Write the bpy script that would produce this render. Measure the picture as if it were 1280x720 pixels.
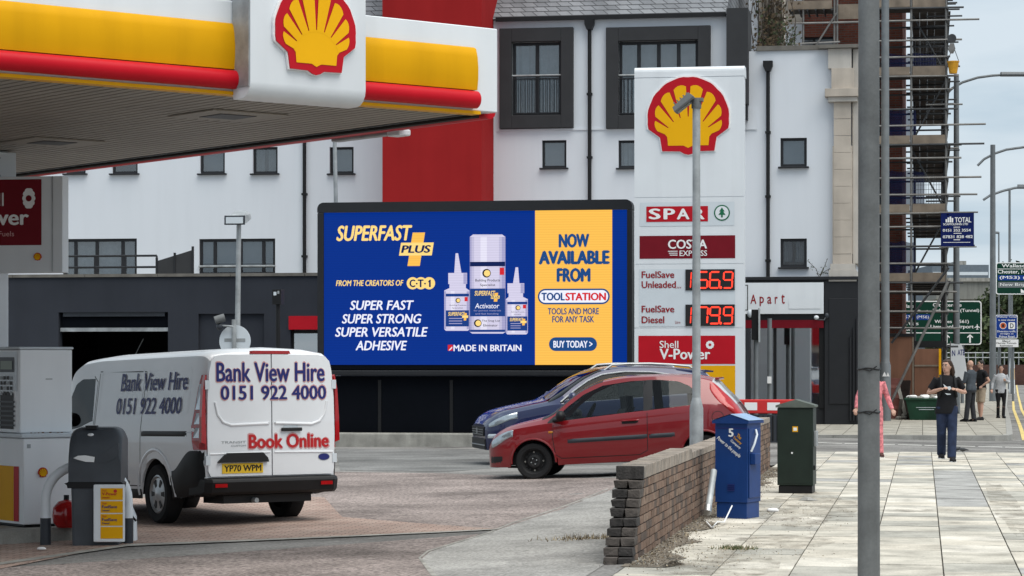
import bpy, math, random
from mathutils import Matrix, Vector
random.seed(7)
PI = math.pi
for o in list(bpy.data.objects):
    bpy.data.objects.remove(o)
scene = bpy.context.scene
COL = scene.collection

# ------------------------------------------------------------------ camera
A = math.radians(9.4)           # the street runs 9.4 degrees to the right of the view axis
F = 3100.0                      # focal length in photo pixels (1280 wide)
CH, HY = 1.65, 456.0            # eye height, horizon row
cam = bpy.data.cameras.new('camera'); cam.sensor_width = 36.0
cam.lens = 36.0 * F / 1280.0
cam.shift_y = (HY - 360.0) / 1280.0
cam.clip_start = 0.1; cam.clip_end = 6000
camo = bpy.data.objects.new('camera', cam); COL.objects.link(camo)
camo.location = (0, 0, CH); camo.rotation_euler = (PI/2, 0, A)
scene.camera = camo

# ------------------------------------------------------------------ sky and sun (bright overcast)
SUN_EL, SUN_AZ = math.radians(66), math.radians(128)    # azimuth clockwise from +y: behind the camera, to its right
w = bpy.data.worlds.new('World'); scene.world = w; w.use_nodes = True
nt = w.node_tree; N = nt.nodes; Lk = nt.links
for n in list(N): N.remove(n)
def wn(t, **k):
    n = N.new(t)
    for a, b in k.items(): setattr(n, a, b)
    return n
out = wn('ShaderNodeOutputWorld')
sky = wn('ShaderNodeTexSky', sky_type='NISHITA', sun_disc=False)
sky.sun_elevation = SUN_EL; sky.sun_rotation = SUN_AZ; sky.air_density = 1.0; sky.dust_density = 2.0
bg1 = wn('ShaderNodeBackground'); bg1.inputs['Strength'].default_value = 0.09
Lk.new(sky.outputs[0], bg1.inputs[0])
tc = wn('ShaderNodeTexCoord'); sep = wn('ShaderNodeSeparateXYZ'); Lk.new(tc.outputs['Generated'], sep.inputs[0])
# clouds on a plane overhead: direction.xy / (direction.z + .12)
mx = wn('ShaderNodeMath', operation='MAXIMUM'); mx.inputs[1].default_value = 0.0; Lk.new(sep.outputs['Z'], mx.inputs[0])
ad = wn('ShaderNodeMath', operation='ADD'); ad.inputs[1].default_value = 0.10; Lk.new(mx.outputs[0], ad.inputs[0])
dv = wn('ShaderNodeVectorMath', operation='DIVIDE')
cb = wn('ShaderNodeCombineXYZ')
for i in range(3): Lk.new(ad.outputs[0], cb.inputs[i])
Lk.new(tc.outputs['Generated'], dv.inputs[0]); Lk.new(cb.outputs[0], dv.inputs[1])
ns = wn('ShaderNodeTexNoise'); ns.inputs['Scale'].default_value = 1.1; ns.inputs['Detail'].default_value = 7; ns.inputs['Roughness'].default_value = .52
Lk.new(dv.outputs[0], ns.inputs['Vector'])
rp = wn('ShaderNodeValToRGB')
rp.color_ramp.elements[0].position = .40; rp.color_ramp.elements[0].color = (.52, .635, .73, 1)
rp.color_ramp.elements[1].position = .58; rp.color_ramp.elements[1].color = (.67, .76, .83, 1)
Lk.new(ns.outputs[0], rp.inputs[0])
# an overcast sky is about twice as bright overhead as near the horizon
gr = wn('ShaderNodeMapRange'); gr.inputs[1].default_value = 0.05; gr.inputs[2].default_value = 0.9; gr.inputs[3].default_value = 1.0; gr.inputs[4].default_value = 1.1
Lk.new(sep.outputs['Z'], gr.inputs[0])
bg2 = wn('ShaderNodeBackground'); Lk.new(rp.outputs[0], bg2.inputs[0]); Lk.new(gr.outputs[0], bg2.inputs[1])
mixs = wn('ShaderNodeMixShader'); mixs.inputs[0].default_value = .88
Lk.new(bg1.outputs[0], mixs.inputs[1]); Lk.new(bg2.outputs[0], mixs.inputs[2]); Lk.new(mixs.outputs[0], out.inputs[0])

sl = bpy.data.lights.new('sun', 'SUN'); sl.energy = 3.2; sl.angle = math.radians(60); sl.color = (1.0, .955, .88)
so = bpy.data.objects.new('sun', sl); COL.objects.link(so)
sd = Vector((math.sin(SUN_AZ)*math.cos(SUN_EL), math.cos(SUN_AZ)*math.cos(SUN_EL), math.sin(SUN_EL)))
so.rotation_euler = sd.to_track_quat('Z', 'Y').to_euler(); so.location = (0, 0, 40)
vs = scene.view_settings
vs.view_transform = 'Standard'; vs.look = 'None'; vs.exposure = 0.12; vs.gamma = 1.0; vs.use_curve_mapping = False

# ------------------------------------------------------------------ photo measurements -> street coordinates
cA, sA = math.cos(A), math.sin(A)
def W(px, D):
    r = (px-640)/F
    return (r*D*cA - D*sA, r*D*sA + D*cA)
def Zp(py, D): return CH - (py-HY)/F*D
def DY(px, y0):
    r = (px-640)/F
    return y0/(r*sA + cA)
def XY(px, y0): return W(px, DY(px, y0))[0]
def cam2w(X, D): return (X*cA - D*sA, X*sA + D*cA)
def facing(y0):
    """converter for a plane y = y0 that faces the street's near end: photo pixel -> (x, z)"""
    def cv(px, py):
        D = DY(px, y0)
        return (W(px, D)[0], Zp(py, D))
    return cv
def sstep(a, b, t):
    t = min(1, max(0, (t-a)/(b-a))); return t*t*(3-2*t)
def lerp(a, b, t): return a + (b-a)*t
def g(x, y):
    """height of the forecourt: it falls away from the boundary wall"""
    s = max(0.0, -2.45-x)
    k = lerp(.043, .026, sstep(28, 37, y))
    hump = .10*math.exp(-(s/1.7)**2)*sstep(30, 34, y)*(1-sstep(39, 40.6, y))     # the ground rises to the wall behind the parked cars
    return -k*6.0*(1-math.exp(-s/6.0))*1.25 + hump

# ------------------------------------------------------------------ materials
def M(name, col, rough=.6, metal=0.0, var=.12, scale=3.0, bump=0.0, bscale=30.0, spec=.3, coat=0.0, blotch=0.0, blscale=.5, gum=0.0, streak=0.0, speck=0.0, sscale=60.0, emit=0.0, alpha=None):
    m = bpy.data.materials.new(name); m.use_nodes = True
    t = m.node_tree; b = t.nodes['Principled BSDF']; L = t.links
    b.inputs['Roughness'].default_value = rough; b.inputs['Metallic'].default_value = metal
    b.inputs['Specular IOR Level'].default_value = spec; b.inputs['Coat Weight'].default_value = coat; b.inputs['Coat Roughness'].default_value = .04
    ge = t.nodes.new('ShaderNodeNewGeometry'); pos = ge.outputs['Position']
    def mul(c, k): return (min(1, c[0]*k), min(1, c[1]*k), min(1, c[2]*k), 1)
    if var > 0:
        n = t.nodes.new('ShaderNodeTexNoise'); n.inputs['Scale'].default_value = scale; n.inputs['Detail'].default_value = 5; L.new(pos, n.inputs['Vector'])
        r = t.nodes.new('ShaderNodeValToRGB'); r.color_ramp.elements[0].position = .3; r.color_ramp.elements[1].position = .7
        r.color_ramp.elements[0].color = mul(col, 1-var); r.color_ramp.elements[1].color = mul(col, 1+var)
        L.new(n.outputs[0], r.inputs[0]); c = r.outputs[0]
        if streak > 0:
            mp = t.nodes.new('ShaderNodeMapping'); mp.inputs['Scale'].default_value = (3.0, 3.0, .22); L.new(pos, mp.inputs[0])
            n2 = t.nodes.new('ShaderNodeTexNoise'); n2.inputs['Scale'].default_value = 1.3; n2.inputs['Detail'].default_value = 6; L.new(mp.outputs[0], n2.inputs['Vector'])
            r2 = t.nodes.new('ShaderNodeMapRange'); r2.inputs[1].default_value = .42; r2.inputs[2].default_value = .75; r2.inputs[3].default_value = 1.0; r2.inputs[4].default_value = 1-streak; L.new(n2.outputs[0], r2.inputs[0])
            mm = t.nodes.new('ShaderNodeVectorMath'); mm.operation = 'SCALE'; L.new(c, mm.inputs[0]); L.new(r2.outputs[0], mm.inputs['Scale']); c = mm.outputs[0]
        if blotch > 0:
            n4 = t.nodes.new('ShaderNodeTexNoise'); n4.inputs['Scale'].default_value = blscale; n4.inputs['Detail'].default_value = 8; n4.inputs['Roughness'].default_value = .68; L.new(pos, n4.inputs['Vector'])
            r4 = t.nodes.new('ShaderNodeMapRange'); r4.inputs[1].default_value = .44; r4.inputs[2].default_value = .66; r4.inputs[3].default_value = 1.06; r4.inputs[4].default_value = 1-blotch; L.new(n4.outputs[0], r4.inputs[0])
            mm = t.nodes.new('ShaderNodeVectorMath'); mm.operation = 'SCALE'; L.new(c, mm.inputs[0]); L.new(r4.outputs[0], mm.inputs['Scale']); c = mm.outputs[0]
        if gum > 0:
            vo = t.nodes.new('ShaderNodeTexVoronoi'); vo.inputs['Scale'].default_value = 3.6; L.new(pos, vo.inputs['Vector'])
            r5 = t.nodes.new('ShaderNodeMapRange'); r5.inputs[1].default_value = .05; r5.inputs[2].default_value = .085; r5.inputs[3].default_value = 1-gum; r5.inputs[4].default_value = 1.0; L.new(vo.outputs['Distance'], r5.inputs[0])
            mm = t.nodes.new('ShaderNodeVectorMath'); mm.operation = 'SCALE'; L.new(c, mm.inputs[0]); L.new(r5.outputs[0], mm.inputs['Scale']); c = mm.outputs[0]
        if speck > 0:
            n3 = t.nodes.new('ShaderNodeTexNoise'); n3.inputs['Scale'].default_value = sscale; n3.inputs['Detail'].default_value = 3; n3.inputs['Roughness'].default_value = .7; L.new(pos, n3.inputs['Vector'])
            r3 = t.nodes.new('ShaderNodeMapRange'); r3.inputs[1].default_value = .3; r3.inputs[2].default_value = .7; r3.inputs[3].default_value = 1-speck; r3.inputs[4].default_value = 1+speck; L.new(n3.outputs[0], r3.inputs[0])
            mm = t.nodes.new('ShaderNodeVectorMath'); mm.operation = 'SCALE'; L.new(c, mm.inputs[0]); L.new(r3.outputs[0], mm.inputs['Scale']); c = mm.outputs[0]
        L.new(c, b.inputs['Base Color'])
    else:
        b.inputs['Base Color'].default_value = (*col, 1)
    if bump > 0:
        nb = t.nodes.new('ShaderNodeTexNoise'); nb.inputs['Scale'].default_value = bscale; nb.inputs['Detail'].default_value = 4; L.new(pos, nb.inputs['Vector'])
        bp = t.nodes.new('ShaderNodeBump'); bp.inputs['Strength'].default_value = bump; bp.inputs['Distance'].default_value = .02; L.new(nb.outputs[0], bp.inputs['Height']); L.new(bp.outputs[0], b.inputs['Normal'])
    if emit > 0:
        b.inputs['Emission Color'].default_value = (*col, 1); b.inputs['Emission Strength'].default_value = emit
    return m

def brick_mat(name, c1, c2, cm, bw, rh, ms, rough=.8, horizontal=None, rot=0.0, offset=.5, bump=.4, stain=.35, stscale=.7, speck=.12, squash=1.0, mix2=None):
    """bricks, slates, slabs or pavers in world metres. Upright faces run along x+y and z; horizontal = 'y' lays rows along x with long sides along y"""
    m = bpy.data.materials.new(name); m.use_nodes = True
    t = m.node_tree; b = t.nodes['Principled BSDF']; L = t.links; b.inputs['Roughness'].default_value = rough; b.inputs['Specular IOR Level'].default_value = .25
    ge = t.nodes.new('ShaderNodeNewGeometry'); sp = t.nodes.new('ShaderNodeSeparateXYZ'); cm_ = t.nodes.new('ShaderNodeCombineXYZ')
    if horizontal:
        mp = t.nodes.new('ShaderNodeMapping'); mp.vector_type = 'POINT'; mp.inputs['Rotation'].default_value = (0, 0, rot); L.new(ge.outputs['Position'], mp.inputs[0]); L.new(mp.outputs[0], sp.inputs[0])
        if horizontal == 'y': L.new(sp.outputs['Y'], cm_.inputs[0]); L.new(sp.outputs['X'], cm_.inputs[1])
        else: L.new(sp.outputs['X'], cm_.inputs[0]); L.new(sp.outputs['Y'], cm_.inputs[1])
    else:
        L.new(ge.outputs['Position'], sp.inputs[0])
        a = t.nodes.new('ShaderNodeMath'); L.new(sp.outputs['X'], a.inputs[0]); L.new(sp.outputs['Y'], a.inputs[1])
        L.new(a.outputs[0], cm_.inputs[0]); L.new(sp.outputs['Z'], cm_.inputs[1])
    bt = t.nodes.new('ShaderNodeTexBrick'); bt.offset = offset; bt.squash = squash
    bt.inputs['Scale'].default_value = 1.0; bt.inputs['Brick Width'].default_value = bw; bt.inputs['Row Height'].default_value = rh; bt.inputs['Mortar Size'].default_value = ms; bt.inputs['Mortar Smooth'].default_value = .1
    bt.inputs['Color1'].default_value = (*c1, 1); bt.inputs['Color2'].default_value = (*c2, 1); bt.inputs['Mortar'].default_value = (*cm, 1)
    L.new(cm_.outputs[0], bt.inputs['Vector']); c = bt.outputs['Color']
    n = t.nodes.new('ShaderNodeTexNoise'); n.inputs['Scale'].default_value = stscale; n.inputs['Detail'].default_value = 7; n.inputs['Roughness'].default_value = .62; L.new(ge.outputs['Position'], n.inputs['Vector'])
    r = t.nodes.new('ShaderNodeMapRange'); r.inputs[1].default_value = .35; r.inputs[2].default_value = .7; r.inputs[3].default_value = 1-stain; r.inputs[4].default_value = 1+stain*.35; L.new(n.outputs[0], r.inputs[0])
    mm = t.nodes.new('ShaderNodeVectorMath'); mm.operation = 'SCALE'; L.new(c, mm.inputs[0]); L.new(r.outputs[0], mm.inputs['Scale']); c = mm.outputs[0]
    n3 = t.nodes.new('ShaderNodeTexNoise'); n3.inputs['Scale'].default_value = 45; n3.inputs['Detail'].default_value = 3; L.new(ge.outputs['Position'], n3.inputs['Vector'])
    r3 = t.nodes.new('ShaderNodeMapRange'); r3.inputs[1].default_value = .3; r3.inputs[2].default_value = .7; r3.inputs[3].default_value = 1-speck; r3.inputs[4].default_value = 1+speck; L.new(n3.outputs[0], r3.inputs[0])
    mm = t.nodes.new('ShaderNodeVectorMath'); mm.operation = 'SCALE'; L.new(c, mm.inputs[0]); L.new(r3.outputs[0], mm.inputs['Scale']); c = mm.outputs[0]
    L.new(c, b.inputs['Base Color'])
    bp = t.nodes.new('ShaderNodeBump'); bp.inputs['Strength'].default_value = bump; bp.inputs['Distance'].default_value = .01
    iv = t.nodes.new('ShaderNodeMath'); iv.operation = 'MULTIPLY_ADD'; iv.inputs[1].default_value = -1; L.new(bt.outputs['Fac'], iv.inputs[0]); L.new(n3.outputs[0], iv.inputs[2])
    L.new(iv.outputs[0], bp.inputs['Height']); L.new(bp.outputs[0], b.inputs['Normal'])
    return m

def glass_mat(name, tint, mixf=.25, rough=.02, ior=1.5):
    """a pane one can see through: fresnel reflection over a tinted transparent sheet"""
    m = bpy.data.materials.new(name); m.use_nodes = True
    t = m.node_tree; L = t.links
    for n in list(t.nodes): t.nodes.remove(n)
    o = t.nodes.new('ShaderNodeOutputMaterial'); tr = t.nodes.new('ShaderNodeBsdfTransparent'); tr.inputs[0].default_value = (*tint, 1)
    gl = t.nodes.new('ShaderNodeBsdfGlossy'); gl.inputs['Roughness'].default_value = rough
    fr = t.nodes.new('ShaderNodeLayerWeight'); fr.inputs[0].default_value = .5
    pw_ = t.nodes.new('ShaderNodeMath'); pw_.operation = 'POWER'; pw_.inputs[1].default_value = 5.0; L.new(fr.outputs['Facing'], pw_.inputs[0])
    a = t.nodes.new('ShaderNodeMath'); a.operation = 'MULTIPLY_ADD'; a.inputs[1].default_value = .9; a.inputs[2].default_value = .04+mixf; a.use_clamp = True; L.new(pw_.outputs[0], a.inputs[0])
    mx = t.nodes.new('ShaderNodeMixShader'); L.new(a.outputs[0], mx.inputs[0]); L.new(tr.outputs[0], mx.inputs[1]); L.new(gl.outputs[0], mx.inputs[2]); L.new(mx.outputs[0], o.inputs[0])
    return m

def screen_mat(name, col, strength=1.0):
    """an LED screen: gives off its own colour, with the faint rows of its diodes"""
    m = bpy.data.materials.new(name); m.use_nodes = True
    t = m.node_tree; b = t.nodes['Principled BSDF']; L = t.links
    b.inputs['Base Color'].default_value = (.004, .004, .005, 1); b.inputs['Roughness'].default_value = .8; b.inputs['Specular IOR Level'].default_value = .05
    ge = t.nodes.new('ShaderNodeNewGeometry'); sp = t.nodes.new('ShaderNodeSeparateXYZ'); L.new(ge.outputs['Position'], sp.inputs[0])
    wv = t.nodes.new('ShaderNodeMath'); wv.operation = 'MULTIPLY'; wv.inputs[1].default_value = 2*PI/.055; L.new(sp.outputs['Z'], wv.inputs[0])
    sn = t.nodes.new('ShaderNodeMath'); sn.operation = 'SINE'; L.new(wv.outputs[0], sn.inputs[0])
    ma = t.nodes.new('ShaderNodeMath'); ma.operation = 'MULTIPLY_ADD'; ma.inputs[1].default_value = .05*strength; ma.inputs[2].default_value = strength; L.new(sn.outputs[0], ma.inputs[0])
    b.inputs['Emission Color'].default_value = (*col, 1); L.new(ma.outputs[0], b.inputs['Emission Strength'])
    return m

white_render = M('white_render', (.66, .69, .735), .9, spec=.1, var=.012, scale=.5, streak=.03, bump=.05, bscale=60)
dark_render = M('dark_grey_render', (.033, .037, .047), .85, spec=.2, var=.12, scale=.7, streak=.10, bump=.08, bscale=50)
red_render = M('red_render', (.30, .018, .019), .85, spec=.05, var=.06, scale=.8, streak=.08)
black_paint = M('black_paint', (.0045, .0055, .008), .85, spec=.04, var=.25, scale=.6)
frame_grey = M('dark_grey_frame', (.016, .017, .020), .5, var=.08)
surround_grey = M('grey_surround', (.034, .035, .038), .8, var=.08)
black_plastic = M('black_plastic', (.008, .008, .009), .5, var=.2)
dark_plastic = M('dark_grey_plastic', (.038, .043, .052), .42, var=.12, scale=6)
rubber = M('rubber', (.014, .014, .015), .85, var=.2)
steel = M('galvanised_steel', (.36, .38, .39), .55, .35, var=.22, scale=5, streak=.22, speck=.06, sscale=30)
dirty_steel = M('weathered_steel', (.155, .162, .165), .65, .15, var=.20, scale=4, streak=.30, speck=.08, sscale=40)
pole_grey = M('grey_painted_steel', (.17, .185, .195), .55, .2, var=.12, scale=4, streak=.15)
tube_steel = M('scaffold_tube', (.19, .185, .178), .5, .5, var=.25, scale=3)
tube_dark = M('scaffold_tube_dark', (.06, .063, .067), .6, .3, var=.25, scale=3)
chrome = M('chrome_trim', (.42, .43, .44), .42, .9, var=0)
concrete = M('concrete', (.33, .32, .29), .9, var=.25, scale=3, bump=.3, streak=.35, speck=.12)
kerb_stone = M('kerb_stone', (.30, .295, .275), .88, var=.22, scale=2.5, bump=.25, speck=.12)
sandstone = M('cream_stone', (.47, .415, .355), .85, var=.10, scale=2, bump=.15, streak=.18)
sandstone_pale = M('pale_stone', (.50, .47, .43), .85, var=.08, scale=2, bump=.15, streak=.15)
weathered_cap = M('weathered_capping', (.15, .14, .125), .9, var=.25, scale=3)
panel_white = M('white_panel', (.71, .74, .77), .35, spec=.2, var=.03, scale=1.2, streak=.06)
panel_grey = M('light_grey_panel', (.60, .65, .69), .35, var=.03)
sign_red = M('sign_red', (.46, .008, .018), .4, spec=.15, var=.05)
sign_maroon = M('sign_maroon', (.17, .006, .014), .4, spec=.15, var=.08)
sign_yellow = M('sign_yellow', (.74, .37, .006), .45, spec=.1, var=.04)
fascia_yellow = M('fascia_yellow', (.64, .32, .003), .5, spec=.08, var=.05, scale=1.5, streak=.12)
fascia_red = M('fascia_red', (.50, .006, .016), .4, spec=.15, var=.05)
logo_yellow = M('logo_yellow', (.82, .42, .006), .5, spec=.1, var=.02)
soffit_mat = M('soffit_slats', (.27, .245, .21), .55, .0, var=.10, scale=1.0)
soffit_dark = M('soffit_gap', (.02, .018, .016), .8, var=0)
print_white = M('print_white', (.82, .82, .82), .5, var=0)
print_black = M('print_black', (.015, .015, .016), .5, var=0)
print_navy = M('print_navy', (.022, .028, .16), .45, var=0)
print_red = M('print_red', (.50, .018, .022), .45, var=0)
print_maroon = M('print_maroon', (.28, .012, .018), .45, var=0)
print_green = M('print_green', (.004, .13, .055), .45, var=0)
print_pink = M('print_pink', (.62, .34, .34), .5, var=0)
led_red = M('led_red', (1.0, .045, .02), .5, var=0, emit=1.2)
window_glass = M('window_glass', (.05, .058, .068), .05, var=.5, scale=.9, spec=.9)
blind_glass = M('window_glass_blind', (.11, .122, .135), .08, var=.5, scale=1.3, spec=.9)
car_glass = glass_mat('car_glass', (.56, .62, .63), -.012)
dark_car_glass = glass_mat('dark_car_glass', (.07, .08, .09), -.02)
shop_glass = glass_mat('shop_glass', (.50, .54, .55), .46)
pane_glass = glass_mat('pane_glass', (.66, .70, .73), .10)
blind_mat = M('window_blind', (.30, .32, .34), .8, var=.10, scale=2)
curtain_mat = M('net_curtain', (.42, .43, .43), .9, var=.12, scale=6)
room_dark = M('dark_room', (.030, .031, .034), .9, var=.2)
lamp_glass = glass_mat('lamp_lens', (.80, .84, .86), .12)
clear_lamp = M('lamp_reflector', (.60, .63, .66), .18, .55, var=.15, scale=12)
red_lamp = M('red_lamp', (.38, .008, .010), .12, var=.12, scale=20, coat=.6)
red_paint = M('red_car_paint', (.20, .005, .009), .30, var=.04, coat=1.0, scale=2)
blue_paint = M('blue_car_paint', (.006, .011, .060), .30, .15, var=.04, coat=1.0)
van_paint = M('white_van_paint', (.78, .80, .825), .32, var=.03, coat=.8, scale=2)
interior_dark = M('car_interior', (.03, .03, .032), .85, var=.15)
wheel_silver = M('wheel_cover', (.40, .41, .42), .35, .6, var=.12, scale=8)
wheel_black = M('steel_wheel', (.018, .018, .019), .5, var=.2)
plate_yellow = M('number_plate_yellow', (.78, .50, .03), .4, var=0)
slab_mat = brick_mat('paving_slabs', (.43, .405, .345), (.35, .33, .285), (.13, .118, .095), .88, .61, .010, .9, 'y', stain=.42, stscale=1.6, bump=.5, speck=.22)
paver_mat = brick_mat('block_paving', (.37, .255, .21), (.46, .355, .30), (.10, .08, .07), .205, .105, .006, .85, 'x', rot=math.radians(-47.7+45), stain=.32, stscale=.8, bump=.5, speck=.18)
wall_brick = brick_mat('red_brickwork', (.22, .066, .043), (.15, .044, .030), (.13, .10, .085), .225, .075, .010, .85, stain=.30)
dark_brick = brick_mat('sooty_brickwork', (.12, .05, .035), (.08, .035, .03), (.06, .05, .045), .225, .075, .010, .85, stain=.35)
slate_mat = brick_mat('roof_slates', (.25, .262, .28), (.175, .185, .20), (.03, .03, .034), .33, .155, .012, .6, stain=.35, stscale=.6, bump=.9)
asphalt = M('asphalt', (.22, .213, .203), .95, var=.20, scale=.55, blotch=.45, blscale=.45, gum=.3, spec=.15, bump=.5, bscale=70, speck=.38, sscale=26)
asphalt_red = M('red_chip_asphalt', (.262, .222, .206), .95, blotch=.45, blscale=.5, gum=.3, spec=.15, var=.18, scale=.7, bump=.5, bscale=60, speck=.75, sscale=24)
asphalt_pale = M('worn_pale_asphalt', (.32, .312, .295), .95, blotch=.40, blscale=.6, gum=.3, spec=.15, var=.16, scale=.8, bump=.4, bscale=80, speck=.45, sscale=30)
asphalt_dark = M('dark_patch_asphalt', (.085, .083, .080), .9, var=.22, scale=.8, bump=.4, bscale=80, speck=.30, sscale=40)
road_white = M('road_paint_white', (.62, .61, .57), .8, var=.22, scale=3, speck=.2)
road_yellow = M('road_paint_yellow', (.62, .48, .18), .8, var=.20, scale=3, speck=.2)
plywood = M('brown_hoarding', (.20, .095, .058), .7, var=.14, scale=1.2, streak=.25)
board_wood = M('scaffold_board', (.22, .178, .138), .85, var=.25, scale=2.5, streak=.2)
board_shade_brown = M('scaffold_board_shade_brown', (.06, .052, .045), .9, var=.3, scale=4)  # dark board copy: underside shade put into the colour; doubles as brown timber
net_blue = M('blue_debris_netting', (.018, .030, .16), .8, var=.3, scale=3)
leaf_dark = M('dark_leaves', (.040, .058, .022), .75, var=.45, scale=1.2)
leaf_mid = M('mid_green_leaves', (.062, .085, .030), .75, var=.4, scale=1.2)
leaf_brown = M('dead_brown_leaves', (.085, .060, .035), .85, var=.4, scale=5)
bark = M('bark', (.07, .055, .042), .9, var=.3, scale=6)
skin_tone = M('skin', (.50, .30, .225), .55, var=.06, scale=8)

# ------------------------------------------------------------------ mesh builder
I4 = Matrix.Identity(4)
def Tface(y0=0.0, x0=0.0, z0=0.0):      # (u, v, w) -> x = u, z = v, w towards -y
    return Matrix(((1, 0, 0, x0), (0, 0, -1, y0), (0, 1, 0, z0), (0, 0, 0, 1)))
def Trear(x0=0.0, y0=0.0, z0=0.0):      # (u, v, w) -> y = u, z = v, w towards +x
    return Matrix(((0, 0, 1, x0), (1, 0, 0, y0), (0, 1, 0, z0), (0, 0, 0, 1)))
def Rz(a): return Matrix.Rotation(a, 4, 'Z')
def Tr(x, y, z): return Matrix.Translation((x, y, z))
TXT = {}
def text_data(s, shear=0.0, bold=0.0, space=1.0):
    k = (s, shear, bold, space)
    if k not in TXT:
        c = bpy.data.curves.new('lettering', 'FONT'); c.body = s; c.shear = shear; c.offset = bold; c.space_character = space; c.resolution_u = 3
        o = bpy.data.objects.new('lettering', c)
        me = bpy.data.meshes.new_from_object(o)
        vs_ = [(v.co.x, v.co.y) for v in me.vertices]; fs_ = [tuple(p.vertices) for p in me.polygons]
        bpy.data.objects.remove(o); bpy.data.curves.remove(c); bpy.data.meshes.remove(me)
        TXT[k] = (vs_, fs_, min(v[0] for v in vs_), max(v[0] for v in vs_), min(v[1] for v in vs_), max(v[1] for v in vs_))
    return TXT[k]

class MB:
    def __init__(s, T=None):
        s.v = []; s.f = []; s.fm = []; s.sm = []; s.mats = []; s.T = T or I4
    def add(s, vs, fs, m, smooth=False, T=None):
        X = s.T @ T if T is not None else s.T
        b = len(s.v)
        s.v += [X @ Vector(v) for v in vs]
        if m not in s.mats: s.mats.append(m)
        i = s.mats.index(m)
        for f in fs:
            s.f.append([b+k for k in f]); s.fm.append(i); s.sm.append(smooth)
        return s
    def box(s, x0, x1, y0, y1, z0, z1, m, T=None):
        v = [(x, y, z) for x in (x0, x1) for y in (y0, y1) for z in (z0, z1)]
        return s.add(v, [(0, 1, 3, 2), (4, 6, 7, 5), (0, 4, 5, 1), (2, 3, 7, 6), (0, 2, 6, 4), (1, 5, 7, 3)], m, T=T)
    def prism(s, pts, w0, w1, m, T=None, smooth=False):
        """outline in (u, v), from w0 to w1"""
        n = len(pts)
        a = sum(pts[i][0]*pts[(i+1) % n][1]-pts[(i+1) % n][0]*pts[i][1] for i in range(n))
        if a < 0: pts = pts[::-1]
        v = [(p[0], p[1], w0) for p in pts] + [(p[0], p[1], w1) for p in pts]
        s.add(v, [tuple(range(n))[::-1], tuple(range(n, 2*n))], m, False, T)
        return s.add(v, [(i, (i+1) % n, n+(i+1) % n, n+i) for i in range(n)], m, smooth, T)
    def poly(s, pts, m, w=0.0, T=None):
        n = len(pts)
        a = sum(pts[i][0]*pts[(i+1) % n][1]-pts[(i+1) % n][0]*pts[i][1] for i in range(n))
        if a < 0: pts = pts[::-1]
        return s.add([(p[0], p[1], w) for p in pts], [tuple(range(n))], m, False, T)
    def rect(s, u0, v0, u1, v1, m, w=0.0, T=None):
        u0, u1 = min(u0, u1), max(u0, u1); v0, v1 = min(v0, v1), max(v0, v1)
        return s.poly([(u0, v0), (u1, v0), (u1, v1), (u0, v1)], m, w, T)
    def disc(s, u, v, r, m, w=0.0, T=None, n=28, ry=None):
        ry = ry or r
        return s.poly([(u+r*math.cos(2*PI*i/n), v+ry*math.sin(2*PI*i/n)) for i in range(n)], m, w, T)
    def rrect(s, u0, v0, u1, v1, r, m, w=0.0, T=None, n=6):
        u0, u1 = min(u0, u1), max(u0, u1); v0, v1 = min(v0, v1), max(v0, v1)
        return s.poly(rr(u0, v0, u1, v1, r, n), m, w, T)
    def text(s, t, rc, m, w=.008, T=None, shear=0.0, bold=0.0, space=1.0):
        """lettering fitted into the rectangle (u0, v0, u1, v1)"""
        ob = 0.0; st = bold*.85
        vs_, fs_, a0, a1, b0, b1 = text_data(t, shear, ob, space)
        a0 -= st; a1 += st
        u0, u1 = min(rc[0], rc[2]), max(rc[0], rc[2]); v0, v1 = min(rc[1], rc[3]), max(rc[1], rc[3])
        kx = (u1-u0)/(a1-a0); ky = (v1-v0)/max(1e-6, b1-b0)
        for q, (dx, dy) in enumerate(((0.0, 0.0),) if st <= 0 else ((0.0, 0.0), (-st, 0.0), (st, 0.0), (0.0, st*.5), (0.0, -st*.5))):
            s.add([(u0+(x+dx-a0)*kx, v0+(y+dy-b0)*ky, w+.0004*q) for x, y in vs_], fs_, m, False, T)
        return s
    def loft(s, rings, m, caps=True, smooth=True, closed=True, T=None):
        n = len(rings[0]); v = [p for r in rings for p in r]; f = []
        for k in range(len(rings)-1):
            for i in range(n if closed else n-1):
                j = (i+1) % n; f.append((k*n+i, k*n+j, (k+1)*n+j, (k+1)*n+i))
        s.add(v, f, m, smooth, T)
        if caps:
            s.add(rings[0], [tuple(range(n))[::-1]], m, False, T); s.add(rings[-1], [tuple(range(n))], m, False, T)
        return s
    def tube(s, pts, r, m, n=10, caps=True, T=None, smooth=True, flat=1.0):
        pts = [Vector(p) for p in pts]; R = r if isinstance(r, (list, tuple)) else [r]*len(pts)
        rings = []; up = None
        for i, p in enumerate(pts):
            d = (pts[min(i+1, len(pts)-1)]-pts[max(i-1, 0)]).normalized()
            if up is None:
                up = Vector((0, 0, 1)) if abs(d.z) < .9 else Vector((0, 1, 0))
            a = d.cross(up).normalized(); up = a.cross(d).normalized()
            rings.append([tuple(p + (a*math.cos(2*PI*k/n)*flat + up*math.sin(2*PI*k/n))*R[i]) for k in range(n)])
        # a runs with -up so the ring order already faces outwards
        return s.loft([r_[::-1] for r_ in rings], m, caps, smooth, True, T)
    def cyl(s, x, y, z0, z1, r0, m, r1=None, n=16, T=None):
        r1 = r0 if r1 is None else r1
        return s.loft([[(x+r*math.cos(2*PI*k/n), y+r*math.sin(2*PI*k/n), z) for k in range(n)] for z, r in ((z0, r0), (z1, r1))], m, T=T)
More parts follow.
